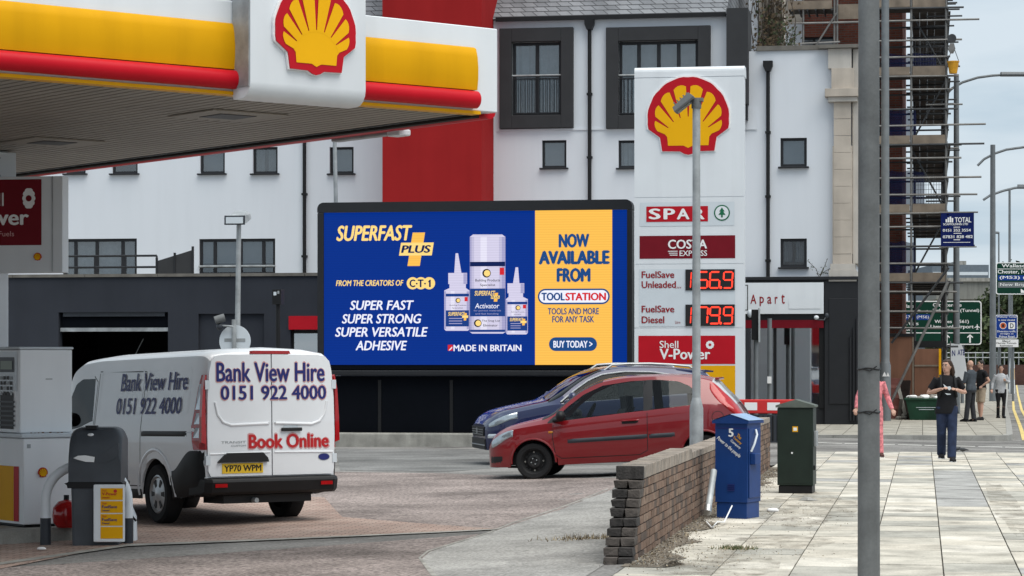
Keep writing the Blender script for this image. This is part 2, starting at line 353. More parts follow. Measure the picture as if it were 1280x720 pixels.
    def lathe(s, prof, m, n=24, T=None, caps=True, smooth=True):
        """profile (r, z) about the z axis"""
        return s.loft([[(r*math.cos(2*PI*k/n), r*math.sin(2*PI*k/n), z) for k in range(n)] for r, z in prof], m, caps, smooth, T=T)
    def ball(s, c, rx, ry, rz, m, n=14, k=9, T=None):
        rings = []
        for i in range(1, k):
            t = -PI/2 + PI*i/k
            rings.append([(c[0]+rx*math.cos(t)*math.cos(2*PI*j/n), c[1]+ry*math.cos(t)*math.sin(2*PI*j/n), c[2]+rz*math.sin(t)) for j in range(n)])
        return s.loft(rings, m, T=T)
    def grid(s, rows, m, smooth=True, T=None):
        n = len(rows[0]); v = [p for r in rows for p in r]
        return s.add(v, [(k*n+i, k*n+i+1, (k+1)*n+i+1, (k+1)*n+i) for k in range(len(rows)-1) for i in range(n-1)], m, smooth, T)
    def build(s, name, parent=None, loc=None, bev=0.0, ang=38, rot=None, seg=2):
        me = bpy.data.meshes.new(name)
        me.from_pydata(s.v, [], s.f)
        for m in s.mats: me.materials.append(m)
        me.polygons.foreach_set('material_index', s.fm); me.polygons.foreach_set('use_smooth', s.sm)
        me.update()
        if any(s.sm): me.set_sharp_from_angle(angle=math.radians(ang))
        o = bpy.data.objects.new(name, me); COL.objects.link(o)
        if parent is not None: o.parent = parent
        if loc is not None: o.location = loc
        if rot is not None: o.rotation_euler = rot
        if bev > 0:
            b = o.modifiers.new('bevel', 'BEVEL'); b.width = bev; b.segments = seg; b.limit_method = 'ANGLE'; b.angle_limit = math.radians(50); b.harden_normals = False
        return o
def rr(u0, v0, u1, v1, r, n=6):
    p = []
    for cx, cy, a0 in ((u1-r, v1-r, 0), (u0+r, v1-r, 90), (u0+r, v0+r, 180), (u1-r, v0+r, 270)):
        for i in range(n+1):
            a = math.radians(a0+90*i/n); p.append((cx+r*math.cos(a), cy+r*math.sin(a)))
    return p
def tag(o, label, cat, group=None, kind=None):
    o['label'] = label; o['category'] = cat
    if group: o['group'] = group
    if kind: o['kind'] = kind
    return o
def thing(name, label, cat, loc=(0, 0, 0), rz=0.0, group=None, ry=0.0):
    o = bpy.data.objects.new(name, None); COL.objects.link(o); o.empty_display_size = .2
    o.location = loc; o.rotation_euler = (0, ry, rz)
    return tag(o, label, cat, group)
def struct(name, mb, kind='structure'):
    o = mb.build(name); o['kind'] = kind; return o
def copy_thing(o, loc, rz=None, label=None):
    def cp(x, parent):
        c = x.copy(); COL.objects.link(c); c.parent = parent
        for ch in list(x.children): cp(ch, c)
        return c
    r = cp(o, None); r.location = loc
    if rz is not None: r.rotation_euler = (r.rotation_euler[0], r.rotation_euler[1], rz)
    if label: r['label'] = label
    return r

def pecten(mb, cu, cv, R, T, w=.0, thick=.05):
    """the scallop shell emblem: red outline, yellow ribs; R = half width"""
    def outline(k, dy=0.0):
        p = []
        for i in range(0, 33):
            a = math.radians(-14 + (180+28)*i/32)
            sc = 1.0 + .018*abs(math.sin(8*(a)))
            p.append((math.cos(a)*1.0*sc, .15 + math.sin(a)*1.02*sc))
        p += [(-.70, -.31), (-.645, -.65), (-.20, -.66), (-.10, -.72), (0, -.745), (.10, -.72), (.20, -.66), (.645, -.65), (.70, -.31)]
        return [(cu + x*k*R, cv + (y*k+dy)*R) for x, y in p]
    mb.prism(outline(1.035, .004), w, w+thick, print_white, T)
    mb.prism(outline(1.0), w+thick, w+thick+.012, sign_red, T)
    cx, cy = 0.0, -.42
    wq = w+thick+.016
    base = [(-.50, -.515), (-.52, -.30), (-.63, -.17)]
    arc = []
    for i in range(13):
        a = math.radians(152 - 124*i/12); arc.append((cx+.60*math.cos(a), cy+.62*math.sin(a)))
    base += arc + [(.63, -.17), (.52, -.30), (.50, -.515), (.12, -.515), (0, -.575), (-.12, -.515)]
    mb.poly([(cu+x*R, cv+y*R) for x, y in base], logo_yellow, wq, T)
    n = 8
    lo, hi = 17.0, 163.0
    for i in range(n):
        a0 = lo+(hi-lo)*i/n; a1 = lo+(hi-lo)*(i+1)/n
        def rad(a):        # distance from the hinge to the yellow's edge
            a = math.radians(a); dx, dy = math.cos(a), math.sin(a)
            ox, oy = cx, cy-.15
            b = dx*ox*1.0+dy*oy; c = ox*ox+oy*oy-.845**2
            return -b+math.sqrt(max(0, b*b-c))
        g0 = .9; g1 = 2.4
        p = []
        for t, aa in ((.58, a0+g0), ):
            p.append((cx+t*math.cos(math.radians(aa)), cy+t*math.sin(math.radians(aa))))
        m_ = 5
        for q in range(m_+1):
            f_ = q/m_; aa = lerp(a0+g1, a1-g1, f_); rr_ = rad(aa)*(1-.035*abs(2*f_-1)**2)
            p.append((cx+rr_*math.cos(math.radians(aa)), cy+rr_*math.sin(math.radians(aa))))
        aa = a1-g0; p.append((cx+.58*math.cos(math.radians(aa)), cy+.58*math.sin(math.radians(aa))))
        mb.poly([(cu+x*R, cv+y*R) for x, y in p], logo_yellow, wq+.001, T)

def wall_holes(mb, x0, x1, z0, z1, y, depth, holes, m, reveal=None):
    """an upright sheet at y facing -y with openings (x0, x1, z0, z1) whose reveals run back by depth"""
    xs = sorted({x0, x1, *[h[0] for h in holes], *[h[1] for h in holes]}); zs = sorted({z0, z1, *[h[2] for h in holes], *[h[3] for h in holes]})
    xs = [x for x in xs if x0 <= x <= x1]; zs = [z for z in zs if z0 <= z <= z1]
    for i in range(len(xs)-1):
        for k in range(len(zs)-1):
            cx, cz = (xs[i]+xs[i+1])/2, (zs[k]+zs[k+1])/2
            if any(h[0] < cx < h[1] and h[2] < cz < h[3] for h in holes): continue
            mb.add([(xs[i], y, zs[k]), (xs[i+1], y, zs[k]), (xs[i+1], y, zs[k+1]), (xs[i], y, zs[k+1])], [(0, 1, 2, 3)], m)
    for h in holes:
        a, b, c, d = h[:4]; r = reveal or m
        v = [(a, y, c), (b, y, c), (b, y, d), (a, y, d), (a, y+depth, c), (b, y+depth, c), (b, y+depth, d), (a, y+depth, d)]
        mb.add(v, [(0, 4, 5, 1), (1, 5, 6, 2), (2, 6, 7, 3), (3, 7, 4, 0)], r)

def window(parent, a, b, c, d, y, mull=(), rails=(), fw=.07, sill=True, glassm=None, frame=frame_grey, blind=None):
    """window part with a pane sub-part, standing in an opening at depth y"""
    mb = MB(); yy0, yy1 = y-.02, y+.05
    mb.box(a, a+fw, yy0, yy1, c, d, frame); mb.box(b-fw, b, yy0, yy1, c, d, frame)
    mb.box(a+fw, b-fw, yy0, yy1, c, c+fw, frame); mb.box(a+fw, b-fw, yy0, yy1, d-fw, d, frame)
    for mx_ in mull: mb.box(mx_-fw*.6, mx_+fw*.6, yy0+.005, yy1-.002, c+fw, d-fw, frame)
    for rz_ in rails: mb.box(a+fw, b-fw, yy0+.008, yy1-.006, rz_-fw*.4, rz_+fw*.4, frame)
    if sill: mb.box(a-.06, b+.06, y-.22, y-.02, c-.045, c-.003, frame)
    o = mb.build('window', parent, bev=.006, seg=1)
    p = MB(); p.box(a+fw*.6, b-fw*.6, y+.008, y+.02, c+fw*.6, d-fw*.6, glassm or window_glass); p.build('pane', o)
    q = MB(); q.box(a, b, y+.30, y+.31, c, d, room_dark); q.build('recess', o)
    if blind:
        kind, f0 = blind; q = MB(); zl = lerp(d, c, f0)
        if kind == 'slats':
            n_ = max(3, int((d-zl)/.055))
            for k in range(n_): q.box(a+fw, b-fw, y+.07+.004*(k % 2), y+.08, lerp(d-fw, zl, (k+.12)/n_), lerp(d-fw, zl, k/n_), blind_mat); q.box(a+fw, b-fw, y+.065, y+.08, lerp(d-fw, zl, (k+1)/n_), lerp(d-fw, zl, (k+.12)/n_), blind_mat)
        else:
            n_ = 14
            for lo_, hi_ in ((0, .42), (.58, 1.0)) if kind == 'drapes' else ((0, 1),):
                rows = [[(lerp(a+fw, b-fw, lerp(lo_, hi_, k/n_)+(.10*(1-q_)*(1 if lo_ else -1)*(kind == 'drapes'))*0), y+.10+.03*math.sin(k*2.1), lerp(zl, d-fw, q_)) for k in range(n_+1)] for q_ in (0, .5, 1)]
                q.grid(rows, curtain_mat)
        q.build('blind' if kind == 'slats' else 'curtain', o)
    return o
# ================================================================== GROUND
mb = MB(); mb.add([(-900, -60, -.6), (900, -60, -.6), (900, 2500, -.6), (-900, 2500, -.6)], [(0, 1, 2, 3)], asphalt)
struct('ground', mb)
def ground_patch(name, pts, m, lift, step=1.0):
    """a sheet that follows the forecourt's slope"""
    mb = MB()
    xs = [p[0] for p in pts]; ys = [p[1] for p in pts]
    import bmesh
    bm = bmesh.new(); vv = [bm.verts.new((p[0], p[1], 0)) for p in pts]; f = bm.faces.new(vv); f.normal_update()
    if f.normal.z < 0: f.normal_flip()
    def cuts(a, b, ax):
        t = math.ceil(a/step)*step
        while t < b:
            co = (t, 0, 0) if ax == 0 else (0, t, 0); no = (1, 0, 0) if ax == 0 else (0, 1, 0)
            bmesh.ops.bisect_plane(bm, geom=bm.verts[:]+bm.edges[:]+bm.faces[:], plane_co=co, plane_no=no); t += step
    cuts(min(xs), max(xs), 0); cuts(min(ys), max(ys), 1)
    bm.verts.index_update()
    v = [(q.co.x, q.co.y, g(q.co.x, q.co.y)+lift) for q in bm.verts]
    mb.add(v, [tuple(q.index for q in f.verts) for f in bm.faces], m, True); bm.free()
    return struct(name, mb)
asphalt_far = M('grey_asphalt', (.185, .185, .18), .95, spec=.12, var=.2, scale=.7, blotch=.35, blscale=.5, bump=.4, bscale=80, speck=.4, sscale=28)
ground_patch('forecourt', [(-60, 5), (-2.40, 5), (-2.40, 66), (-60, 66)], asphalt, 0.0, 1.0)
def gp(px, py):
    """where a photo pixel meets the forecourt"""
    D = 26.0
    for _ in range(30):
        x, y = W(px, D); D = (CH-g(x, y))*F/(py-HY)
    return W(px, D)
ground_patch('forecourt_red_asphalt', [gp(425, 652), gp(300, 640), gp(420, 590), gp(560, 592), gp(780, 598), gp(765, 612), gp(620, 664), gp(560, 661)], asphalt_red, .004)
ground_patch('forecourt_near_asphalt', [gp(-60, 714), gp(160, 700), gp(600, 668), gp(540, 690), gp(528, 700), gp(560, 760), gp(-80, 760)], asphalt_red, .004)
ground_patch('forecourt_far_asphalt', [gp(425, 588), gp(420, 561), gp(800, 561), gp(800, 580), gp(640, 583), gp(560, 590)], asphalt_far, .004)
ground_patch('forecourt_apron', [gp(526, 698), gp(536, 690), gp(612, 667), gp(640, 655), gp(760, 612), (-2.62, 24.5), (-2.60, 20.2), (-2.6, 14), gp(640, 800), gp(560, 740)], asphalt_pale, .004)
ground_patch('forecourt_joint', [gp(526, 698), gp(536, 690), gp(612, 667), gp(640, 655), gp(760, 612), gp(760, 611), gp(640, 653.6), gp(610, 666), gp(534, 689), gp(523, 698), gp(540, 722), gp(548, 722)], concrete, .007)
# block paving in the canopy's footprint
CC = cam2w(-.14, 23.8); CANG = math.radians(38.3)+A; UX = (math.cos(CANG), math.sin(CANG)); VX = (-math.sin(CANG), math.cos(CANG))
def cw(u, v): return (CC[0]+UX[0]*u+VX[0]*v, CC[1]+UX[1]*u+VX[1]*v)
pc = gp(622, 662)
def pw(u, v): return (pc[0]+UX[0]*u+VX[0]*v, pc[1]+UX[1]*u+VX[1]*v)
p_l = gp(0, 712); p_m = gp(160, 681)
ground_patch('block_paving', [pc, gp(428, 647), gp(405, 622), pw(-4, 16), pw(-16, 16), gp(-260, 735), p_l, p_m, gp(400, 672)], paver_mat, .009)
ground_patch('paving_edge_channel', [gp(-60, 716.5), gp(-60, 713.2), gp(160, 681.5), gp(400, 672.3), gp(622, 662.2), gp(622, 663.2), gp(400, 673.8), gp(160, 684)], concrete, .013)

# pavement on the near side of the side road
joint_bed = M('joint_dirt', (.075, .068, .055), .95, var=.35, scale=4)
mb = MB()
mb.box(-2.40, 2.05, -6, 47.6, -.4, -.012, joint_bed)
random.seed(21)
SL = [M('slab_%s' % n, c, .95, var=.14, scale=2.2, blotch=.36, blscale=1.7, gum=.45, spec=.12, bump=.35, bscale=45, speck=.16, sscale=45) for n, c in (('buff', (.55, .51, .435)), ('pale', (.60, .565, .495)), ('stone', (.50, .47, .405)), ('dull', (.40, .385, .34)), ('grey', (.36, .355, .34)))]
cols = [-2.40, -1.635, -1.035, -.435, .165, .765, 1.365, 2.05]
for ci in range(len(cols)-1):
    y = -6.0+random.uniform(0, .8)
    while y < 47.58:
        ln = random.choice((.60, .75, .90, .90)) ; y1 = min(y+ln, 47.6)
        cx, cy = (cols[ci]+cols[ci+1])/2, (y+y1)/2
        zz = [random.uniform(-.004, .003) for _ in range(4)]; t = random.gauss(0, .0015)
        m = random.choices(SL, (5, 3, 5, 3.5, 1.2))[0]
        if .1 < cx < .9 and 29.2 < cy < 40.0: m = SL[4] if random.random() < .75 else SL[3]
        gp_ = .006
        x0, x1, ya, yb = cols[ci]+gp_, cols[ci+1]-gp_, y+gp_, y1-gp_
        q = [(x0, ya, zz[0]), (x1, ya, zz[1]), (x1, yb, zz[2]), (x0, yb, zz[3])]
        mb.add(q+[(a, b, -.03) for a, b, c in q], [(0, 1, 2, 3), (0, 4, 5, 1), (1, 5, 6, 2), (2, 6, 7, 3), (3, 7, 4, 0)], m)
        y = y1
pv = struct('pavement', mb)
mb = MB()
y = -6.0
while y < 47.4:
    mb.box(2.055, 2.18, y+.004, y+.91, -.4, .004, kerb_stone); y += .915
x = -2.4
while x < 1.9:
    mb.box(x+.004, x+.91, 47.605, 47.75, -.4, -.045, kerb_stone); x += .915
o = struct('kerb', mb)
mb = MB()   # the side road and the main road
mb.add([(-2.40, 47.7, -.02), (2.12, 47.7, -.10), (2.12, 60, -.10), (-2.40, 60, -.03)], [(0, 1, 2, 3)], asphalt)
mb.add([(2.12, -8, -.11), (30, -8, -.11), (60, 420, -.11), (2.12, 420, -.11)], [(0, 1, 2, 3)], asphalt)
struct('road', mb)
KE = [(1.45, 57.6), (1.78, 57.9), (1.92, 58.8), (2.15, 66), (2.42, 75), (3.1, 98.7), (4.8, 148), (7.0, 210), (11.5, 330)]   # far kerb line
mb = MB()
fp = [(-6.6, 57.6)] + KE + [(-12, 330), (-12, 68), (-6.6, 68)]
mb.prism([(p[0], p[1]) for p in fp], -.4, .035, slab_mat)
struct('far_pavement', mb)
mb = MB()
def along(pts, d0, d1, z0, z1, m, mb, seg=None):
    """a strip beside a polyline, on its right from d0 to d1"""
    ns_ = []
    for i in range(len(pts)):
        a = Vector(pts[max(0, i-1)]); b = Vector(pts[min(len(pts)-1, i+1)]); t = (b-a).normalized(); ns_.append(Vector((t.y, -t.x)))
    for i in range(len(pts)-1):
        p, q = Vector(pts[i]), Vector(pts[i+1])
        c = [p+ns_[i]*d0, p+ns_[i]*d1, q+ns_[i+1]*d1, q+ns_[i+1]*d0]
        if z0 is None: mb.add([(k.x, k.y, z1) for k in c], [(0, 1, 2, 3)], m)
        else: mb.prism([(k.x, k.y) for k in c], z0, z1, m)
x = -6.6
while x < 1.4:
    mb.box(x+.004, x+.91, 57.44, 57.598, -.4, .04, kerb_stone); x += .915
along(KE, .003, .15, -.4, .04, kerb_stone, mb)
struct('far_kerb', mb)
mb = MB()
along(KE[2:], .36, .46, None, -.100, road_yellow, mb); along(KE[2:], .66, .76, None, -.100, road_yellow, mb)
struct('double_yellow_lines', mb)
mb = MB()
for k in range(9):
    x0 = 2.2+k*.55; mb.add([(x0, 52.0, -.103), (x0+.32, 52.0, -.103), (x0+.36, 53.6, -.103), (x0+.04, 53.6, -.103)], [(0, 1, 2, 3)], road_white)
for k in range(8):
    x0 = -2.2+k*.56
    zz = lambda x: lerp(-.02, -.10, (x+2.4)/4.52)+.006
    mb.add([(x0, 53.2, zz(x0)), (x0+.5, 53.2, zz(x0+.5)), (x0+.5, 53.5, zz(x0+.5)), (x0, 53.5, zz(x0))], [(0, 1, 2, 3)], road_white)
for k in range(30):
    y0 = 62+k*7; x0 = 6.3+(y0-60)*.03
    mb.add([(x0, y0, -.103), (x0+.14, y0, -.103), (x0+.22, y0+4, -.103), (x0+.08, y0+4, -.103)], [(0, 1, 2, 3)], road_white)
struct('road_markings', mb)
def G0(px, py):
    return W(px, CH*F/(py-HY))

# ================================================================== LOW DARK BUILDING
YD = 57.0
cvd = facing(YD)
def opening(l, t, r, b, cv):
    a = cv(l, b); c = cv(r, t); return (a[0], c[0], a[1], c[1])
xl, xr = XY(-160, YD), XY(858, YD)
ztop = cvd(300, 345.5)[1]
low = thing('garage_building', 'low dark grey rendered garage block with an open roller door behind the white van', 'building', (0, 0, 0))
mb = MB()
door_o = opening(73, 390, 210, 700, cvd); door_o = (door_o[0], door_o[1], -.35, door_o[3])
win_o = opening(363, 396, 402, 470, cvd); win_o = (win_o[0], win_o[1], .7, win_o[3])
pan_o = opening(248, 392, 330, 560, cvd); pan_o = (pan_o[0], pan_o[1], .2, pan_o[3])
wall_holes(mb, xl, xr, -.5, ztop, YD, .28, [door_o, win_o, (pan_o[0], pan_o[1], pan_o[2], pan_o[3])], dark_render)
mb.add([(pan_o[0], YD+.10, pan_o[2]), (pan_o[1], YD+.10, pan_o[2]), (pan_o[1], YD+.10, pan_o[3]), (pan_o[0], YD+.10, pan_o[3])], [(0, 1, 2, 3)], dark_render)
mb.add([(xr, YD, -.5), (xr, 67.9, -.5), (xr, 67.9, ztop), (xr, YD, ztop)], [(0, 1, 2, 3)], dark_render)
mb.add([(xl, 67.9, -.5), (xl, YD, -.5), (xl, YD, ztop), (xl, 67.9, ztop)], [(0, 1, 2, 3)], dark_render)
mb.build('wall', low)
mb = MB(); mb.box(xl, xr, YD+.25, 67.9, ztop-.35, ztop-.10, concrete); mb.build('roof', low)
mb = MB(); x = xl
while x < xr-.1:
    mb.box(x+.006, min(x+1.8, xr), YD-.05, YD+.26, ztop+.003, ztop+.075, weathered_cap); x += 1.806
mb.build('coping', low)
mb = MB()   # the dark room behind the open door
a, b, c, d = door_o
mb.box(a-1.5, a-1.4, YD+.3, YD+7, -.5, 3, black_plastic); mb.box(b+1.4, b+1.5, YD+.3, YD+7, -.5, 3, black_plastic)
mb.box(a-1.5, b+1.5, YD+7, YD+7.1, -.5, 3, black_plastic); mb.box(a-1.5, b+1.5, YD+.3, YD+7, 3, 3.05, black_plastic)
mb.build('interior', low)
sh = MB(); sh.box(a+.02, b-.02, YD+.12, YD+.20, d-.36, d-.02, black_paint); sh.box(a+.02, b-.02, YD+.08, YD+.22, d-.46, d-.37, steel)
so_ = sh.build('shutter', low)
sh = MB(); sh.box(a+.10, b-.10, YD+.05, YD+.25, d-.10, d+.00, dark_plastic); sh.build('shutter_box', so_)
sh = MB(); sh.tube([(lerp(a, b, .46), YD+1.5, d-1.35), (lerp(a, b, .60), YD+1.5, d-.62)], .012, steel, 6); sh.build('spring_rod', low)
a, b, c, d = win_o
window(low, a, b, c, d-.34, YD+.14, (), (), .05, False, shop_glass, black_plastic)
mb = MB(); mb.box(a-.03, b+.03, YD-.05, YD+.10, d-.30, d+.02, sign_red); mb.build('canopy_board', low)
mb = MB(); mb.box(a, b, YD+.28, YD+.9, c, d-.3, concrete); mb.box(a+.25, b, YD+.22, YD+.27, c+.15, d-.75, sign_maroon); mb.build('window_display', low)

# concrete upstand at the billboard's foot
mb = MB(); xa, xb = XY(408, 53.4), XY(640, 53.4)
o = tag(MB().box(0, xb-xa+3.0, 0, .42, -.3, .31, concrete).build('concrete_plinth', None, (xa, 53.3, g(xa, 53.3)), bev=.03), 'long weathered concrete upstand along the foot of the billboard hoarding', 'plinth')

# ================================================================== WHITE APARTMENT BUILDING
YW = 68.0
cvw = facing(YW)
apt = thing('apartment_building', 'white rendered apartment block with slate roof, red stair tower and dark framed windows', 'building', (0, 0, 0))
xl, xr = XY(-200, YW), XY(908, YW)+.0
xjoin = XY(941, YW)
zg = cvw(640, 25)[1]                       # gutter
holes = []; wins = []
def addwin(l, t, r, b, **k):
    o_ = opening(l, t, r, b, cvw); holes.append(o_); wins.append((o_, k))
for l, r in ((82, 107), (140, 172), (250, 281), (316, 347), (412, 442)): addwin(l, 183.5, r, 217, glassm=pane_glass, blind={82: None, 140: ('slats', .5), 250: ('slats', 1.0), 316: ('drapes', 1.0), 412: ('slats', .98)}[l])
addwin(677.5, 175, 708, 210, glassm=pane_glass, blind=('slats', .92)); addwin(773, 175, 804, 210, glassm=pane_glass, blind=('net', .9))
o1 = opening(640.5, 52, 702, 145, cvw); o2 = opening(773.5, 50, 873, 145, cvw)
zt = cvd(300, 345)[1]-.10
d1 = opening(79, 298, 171, 345, cvw); d1 = (d1[0], d1[1], 3.25, d1[3]); d2 = opening(249, 298, 344, 345, cvw); d2 = (d2[0], d2[1], 3.25, d2[3])
holes += [o1, o2, d1, d2]
mb = MB(); wall_holes(mb, xl, xr, 2.6, zg, YW, .16, holes, white_render)
mb.add([(xr, YW, 2.6), (xr, YW+12, 2.6), (xr, YW+12, zg), (xr, YW, zg)], [(0, 1, 2, 3)], white_render)
mb.box(XY(621, YW), XY(895, YW), YW-.035, YW-.003, cvw(640, 161.8)[1]-.05, cvw(640, 161.8)[1], white_render)
mb.build('wall', apt)
mb = MB(); mb.box(xl, xr, YW+1.2, YW+1.25, 2.6, zg, room_dark); mb.build('inner_wall', apt)
for (a, b, c, d), k in wins:
    window(apt, a, b, c, d, YW+.10, fw=.065, **k)
for (a, b, c, d), nm in ((o1, 2), (o2, 4)):
    sw = .32
    mb = MB(); mb.box(a-sw-.02, a, YW-.16, YW+.04, c-.36, d+.38, surround_grey); mb.box(b, b+sw+.02, YW-.16, YW+.04, c-.36, d+.38, surround_grey)
    mb.box(a, b, YW-.16, YW+.04, c-.36, c, surround_grey); mb.box(a, b, YW-.16, YW+.04, d, d+.38, surround_grey)
    mb.build('window_surround', apt, bev=.01, seg=1)
    mull = [a+(b-a)*k/nm for k in range(1, nm)]
    wo = window(apt, a, b, c, d, YW+.08, mull, (), .085, False, pane_glass, blind=('net', 1.0))  # full net curtain stands in for the pale reflections on these panes
    mb = MB(); zr = c+(d-c)*.545
    mb.tube([(a-.02, YW-.05, zr), (b+.02, YW-.05, zr)], .024, steel, 8); mb.box(a+.02, b-.02, YW-.06, YW-.04, zr-.10, zr-.07, frame_grey); mb.box(a+.02, b-.02, YW-.06, YW-.04, c+.05, c+.08, frame_grey)
    n_ = int((b-a)/.105)
    for k in range(n_+1):
        x = a+.03+(b-a-.06)*k/n_; mb.box(x-.011, x+.011, YW-.058, YW-.042, c+.08, zr-.10, frame_grey)
    mb.build('juliet_railing', apt)
for (a, b, c, d), kind in ((d1, 0), (d2, 1)):
    mull = [a+(b-a)*t for t in (.16, .45, .80)] if kind == 0 else [a+(b-a)*t for t in (.20, .54, .84)]
    window(apt, a, b, c, d, YW+.08, mull, (), .08, False, pane_glass, blind=('net', 1.0) if kind == 0 else ('slats', .35))
a, b, c, d = d2
mb = MB(); mb.tube([(a, YW-.05, d-.78), (b, YW-.05, d-.78)], .03, steel, 8)
for k in range(26):
    x = a+.1+(b-a-.2)*k/25; mb.box(x-.012, x+.012, YW-.06, YW-.04, c, d-.95, frame_grey)
mb.box(a+.03, b-.03, YW-.062, YW-.038, d-.98, d-.95, frame_grey)
mb.build('juliet_railing', apt)
mb = MB(); mb.box(lerp(a, b, .25), lerp(a, b, .78), YW-.03, YW+.01, c, d-1.12, plywood); mb.build('balcony_screen', apt)
# roof
mb = MB(); mb.add([(xl, YW-.12, zg+.02), (xr+.02, YW-.12, zg+.02), (xr+.02, YW+6, zg+5.2), (xl, YW+6, zg+5.2)], [(0, 1, 2, 3)], slate_mat)
mb.add([(xr+.02, YW-.12, zg+.02), (xr+.02, YW+12, zg+.02), (xr+.02, YW+6, zg+5.2)], [(0, 1, 2)], slate_mat)
mb.add([(xl, YW+12, zg), (xr, YW+12, zg), (xr, YW+6, zg+5.2), (xl, YW+6, zg+5.2)], [(3, 2, 1, 0)], slate_mat)
mb.build('roof', apt)
mb = MB(); mb.box(XY(621, YW), xr, YW-.22, YW-.125, zg-.06, zg+.05, black_plastic); mb.box(xl, XY(478, YW), YW-.22, YW-.125, zg-.06, zg+.05, black_plastic)
mb.build('gutter', apt)
# red stair tower
yt = 66.1; xa, xb = XY(478, yt), XY(602, yt)
mb = MB(); mb.box(xa, xb, yt, YW+3, 3.2, zg+4.5, red_render); mb.build('stair_tower', apt)
# dark clad end block
cvp = facing(YW-.4)
xa, xb = XY(908, YW-.4), XY(935, YW-.4); z0 = cvp(920, 130)[1]; z1 = cvp(920, 10)[1]
mb = MB(); mb.box(xa, xb, YW-.42, YW+1.0, z0, z1, surround_grey); mb.box(xa+.12, xb-.02, YW-.30, YW-.01, z0-.42, z0-.003, frame_grey)
mb.prism([(0, 0), (.22, .0), (.16, -.3), (.0, -.3)], xa+.2, xb-.1, frame_grey, Matrix(((0, 0, 1, 0), (-1, 0, 0, YW-.003), (0, 1, 0, z0-.425), (0, 0, 0, 1))))
mb.build('parapet_block', apt)
def downpipe(px, y, ptop, pbot, label, parent):
    cv = facing(y-.09); x = XY(px, y-.09); z1 = cv(px, ptop)[1]; z0 = cv(px, pbot)[1]
    mb = MB(); mb.tube([(x, y-.09, z0), (x, y-.09, z1)], .052, black_plastic, 10)
    mb.prism([(-.13, .12), (.13, .12), (.13, -.02), (.07, -.16), (-.07, -.16), (-.13, -.02)], -.11, .11, black_plastic, Tface(y-.115, x, z1))
    z = z0+.5
    while z < z1-.3:
        mb.box(x-.075, x+.075, y-.15, y-.003, z, z+.06, black_plastic); z += 1.75
    return mb.build('downpipe', parent)
downpipe(380.5, YW, 150, 344, '', apt); downpipe(737, YW, 30, 300, '', apt)
# terrace rail and screen on the garage roof
rail = thing('terrace_railing', 'dark metal guard rail along the roof terrace edge above the grey garage', 'railing', (XY(80, 61), 61, ztop-.10))
L_ = XY(196, 61)-XY(80, 61)
for z in (.79, .50):
    MB().tube([(0, 0, ztop*0+z), (L_, 0, z)], .028, frame_grey, 8).build('rail', rail)
for k in range(4):
    MB().tube([(L_*k/3, 0, 0), (L_*k/3, 0, .79)], .024, frame_grey, 8).build('post', rail)
xa = XY(196, 61); xb = XY(241, 61)
scr = thing('terrace_screen', 'sloping dark mesh privacy screen beside the terrace railing', 'screen', (xa, 61, ztop-.10))
MB().prism([(.03, 0), (xb-xa-.03, 0), (xb-xa-.03, .92), (.03, .66)], -.01, .01, surround_grey, Tface()).build('mesh_panel', scr)
for x, h in ((0, .74), ((xb-xa)/2, .86), (xb-xa, 1.02)): MB().box(x-.025, x+.025, -.03, .03, 0, h, frame_grey).build('post', scr)

# ================================================================== CORNER SHOP BUILDING
shop = thing('corner_shop', 'white corner building with stone quoin, dark shopfront and one sign over its window', 'shop', (0, 0, 0))
xs0, xs1 = xjoin, XY(1045, YW)
zs1 = cvw(990, 63)[1]; zs0 = cvw(990, 352)[1]
hs = [opening(975.5, 172, 1008.5, 208.5, cvw), opening(975.5, 298, 1008.5, 334, cvw)]
mb = MB(); wall_holes(mb, xs0-1.2, xs1, zs0, zs1, YW+.02, .14, hs, white_render); mb.build('wall', shop)
for i_, (a, b, c, d) in enumerate(hs): window(shop, a, b, c, d, YW+.10, (), (), .075, True, pane_glass, blind=('slats', 1.0) if i_ == 0 else ('drapes', .8))
xc0, xc1 = XY(1041, YW), XY(1065.5, YW)
stoneT = facing(YW-.1)
mb = MB()
zz = [stoneT(1050, p)[1] for p in (352, 338, 330, 320, 180, 128, 122, 112, 108, 86, 66)]
mb.box(xc0-.10, xc1+.12, YW-.30, YW+5, zz[0], zz[1], sandstone_pale); mb.box(xc0-.06, xc1+.08, YW-.26, YW+5, zz[1]+.003, zz[2], sandstone_pale)
mb.box(xc0, xc1, YW-.20, YW+5, zz[2]+.003, zz[4]-.06, sandstone)
n_ = 9
for k in range(n_):
    za, zb_ = lerp(zz[3]+.05, zz[5], k/n_), lerp(zz[3]+.05, zz[5], (k+1)/n_)
    mb.box(xc0+.03, xc1-.03, YW-.211, YW-.203, za+.005, zb_-.005, sandstone)
    mb.box(xc1+.003, xc1+.012, YW-.15, YW+1.2, za+.005, zb_-.005, sandstone)
mb.box(xc0-.12, xc1+.14, YW-.34, YW+5, zz[5], zz[6], sandstone_pale); mb.box(xc0-.20, xc1+.22, YW-.42, YW+5, zz[6]+.003, zz[7], sandstone); mb.box(xc0-.03, xc1+.04, YW-.24, YW+5, zz[7]+.003, zz[9], sandstone)
mb.box(xc0-.12, xc1-.02, YW-.20, YW+5, zz[9]+.003, zs1, sandstone_pale)
mb.box(xs1-.02, xc0, YW+.03, YW+5, zz[0], zs1-.003, sandstone_pale)
mb.box(xc1+.015, XY(1074, YW), YW-.06, YW+5, zz[2]+.01, zs1-.006, sandstone_pale)
mb.build('quoin', shop, bev=.012, seg=1)
mb = MB()
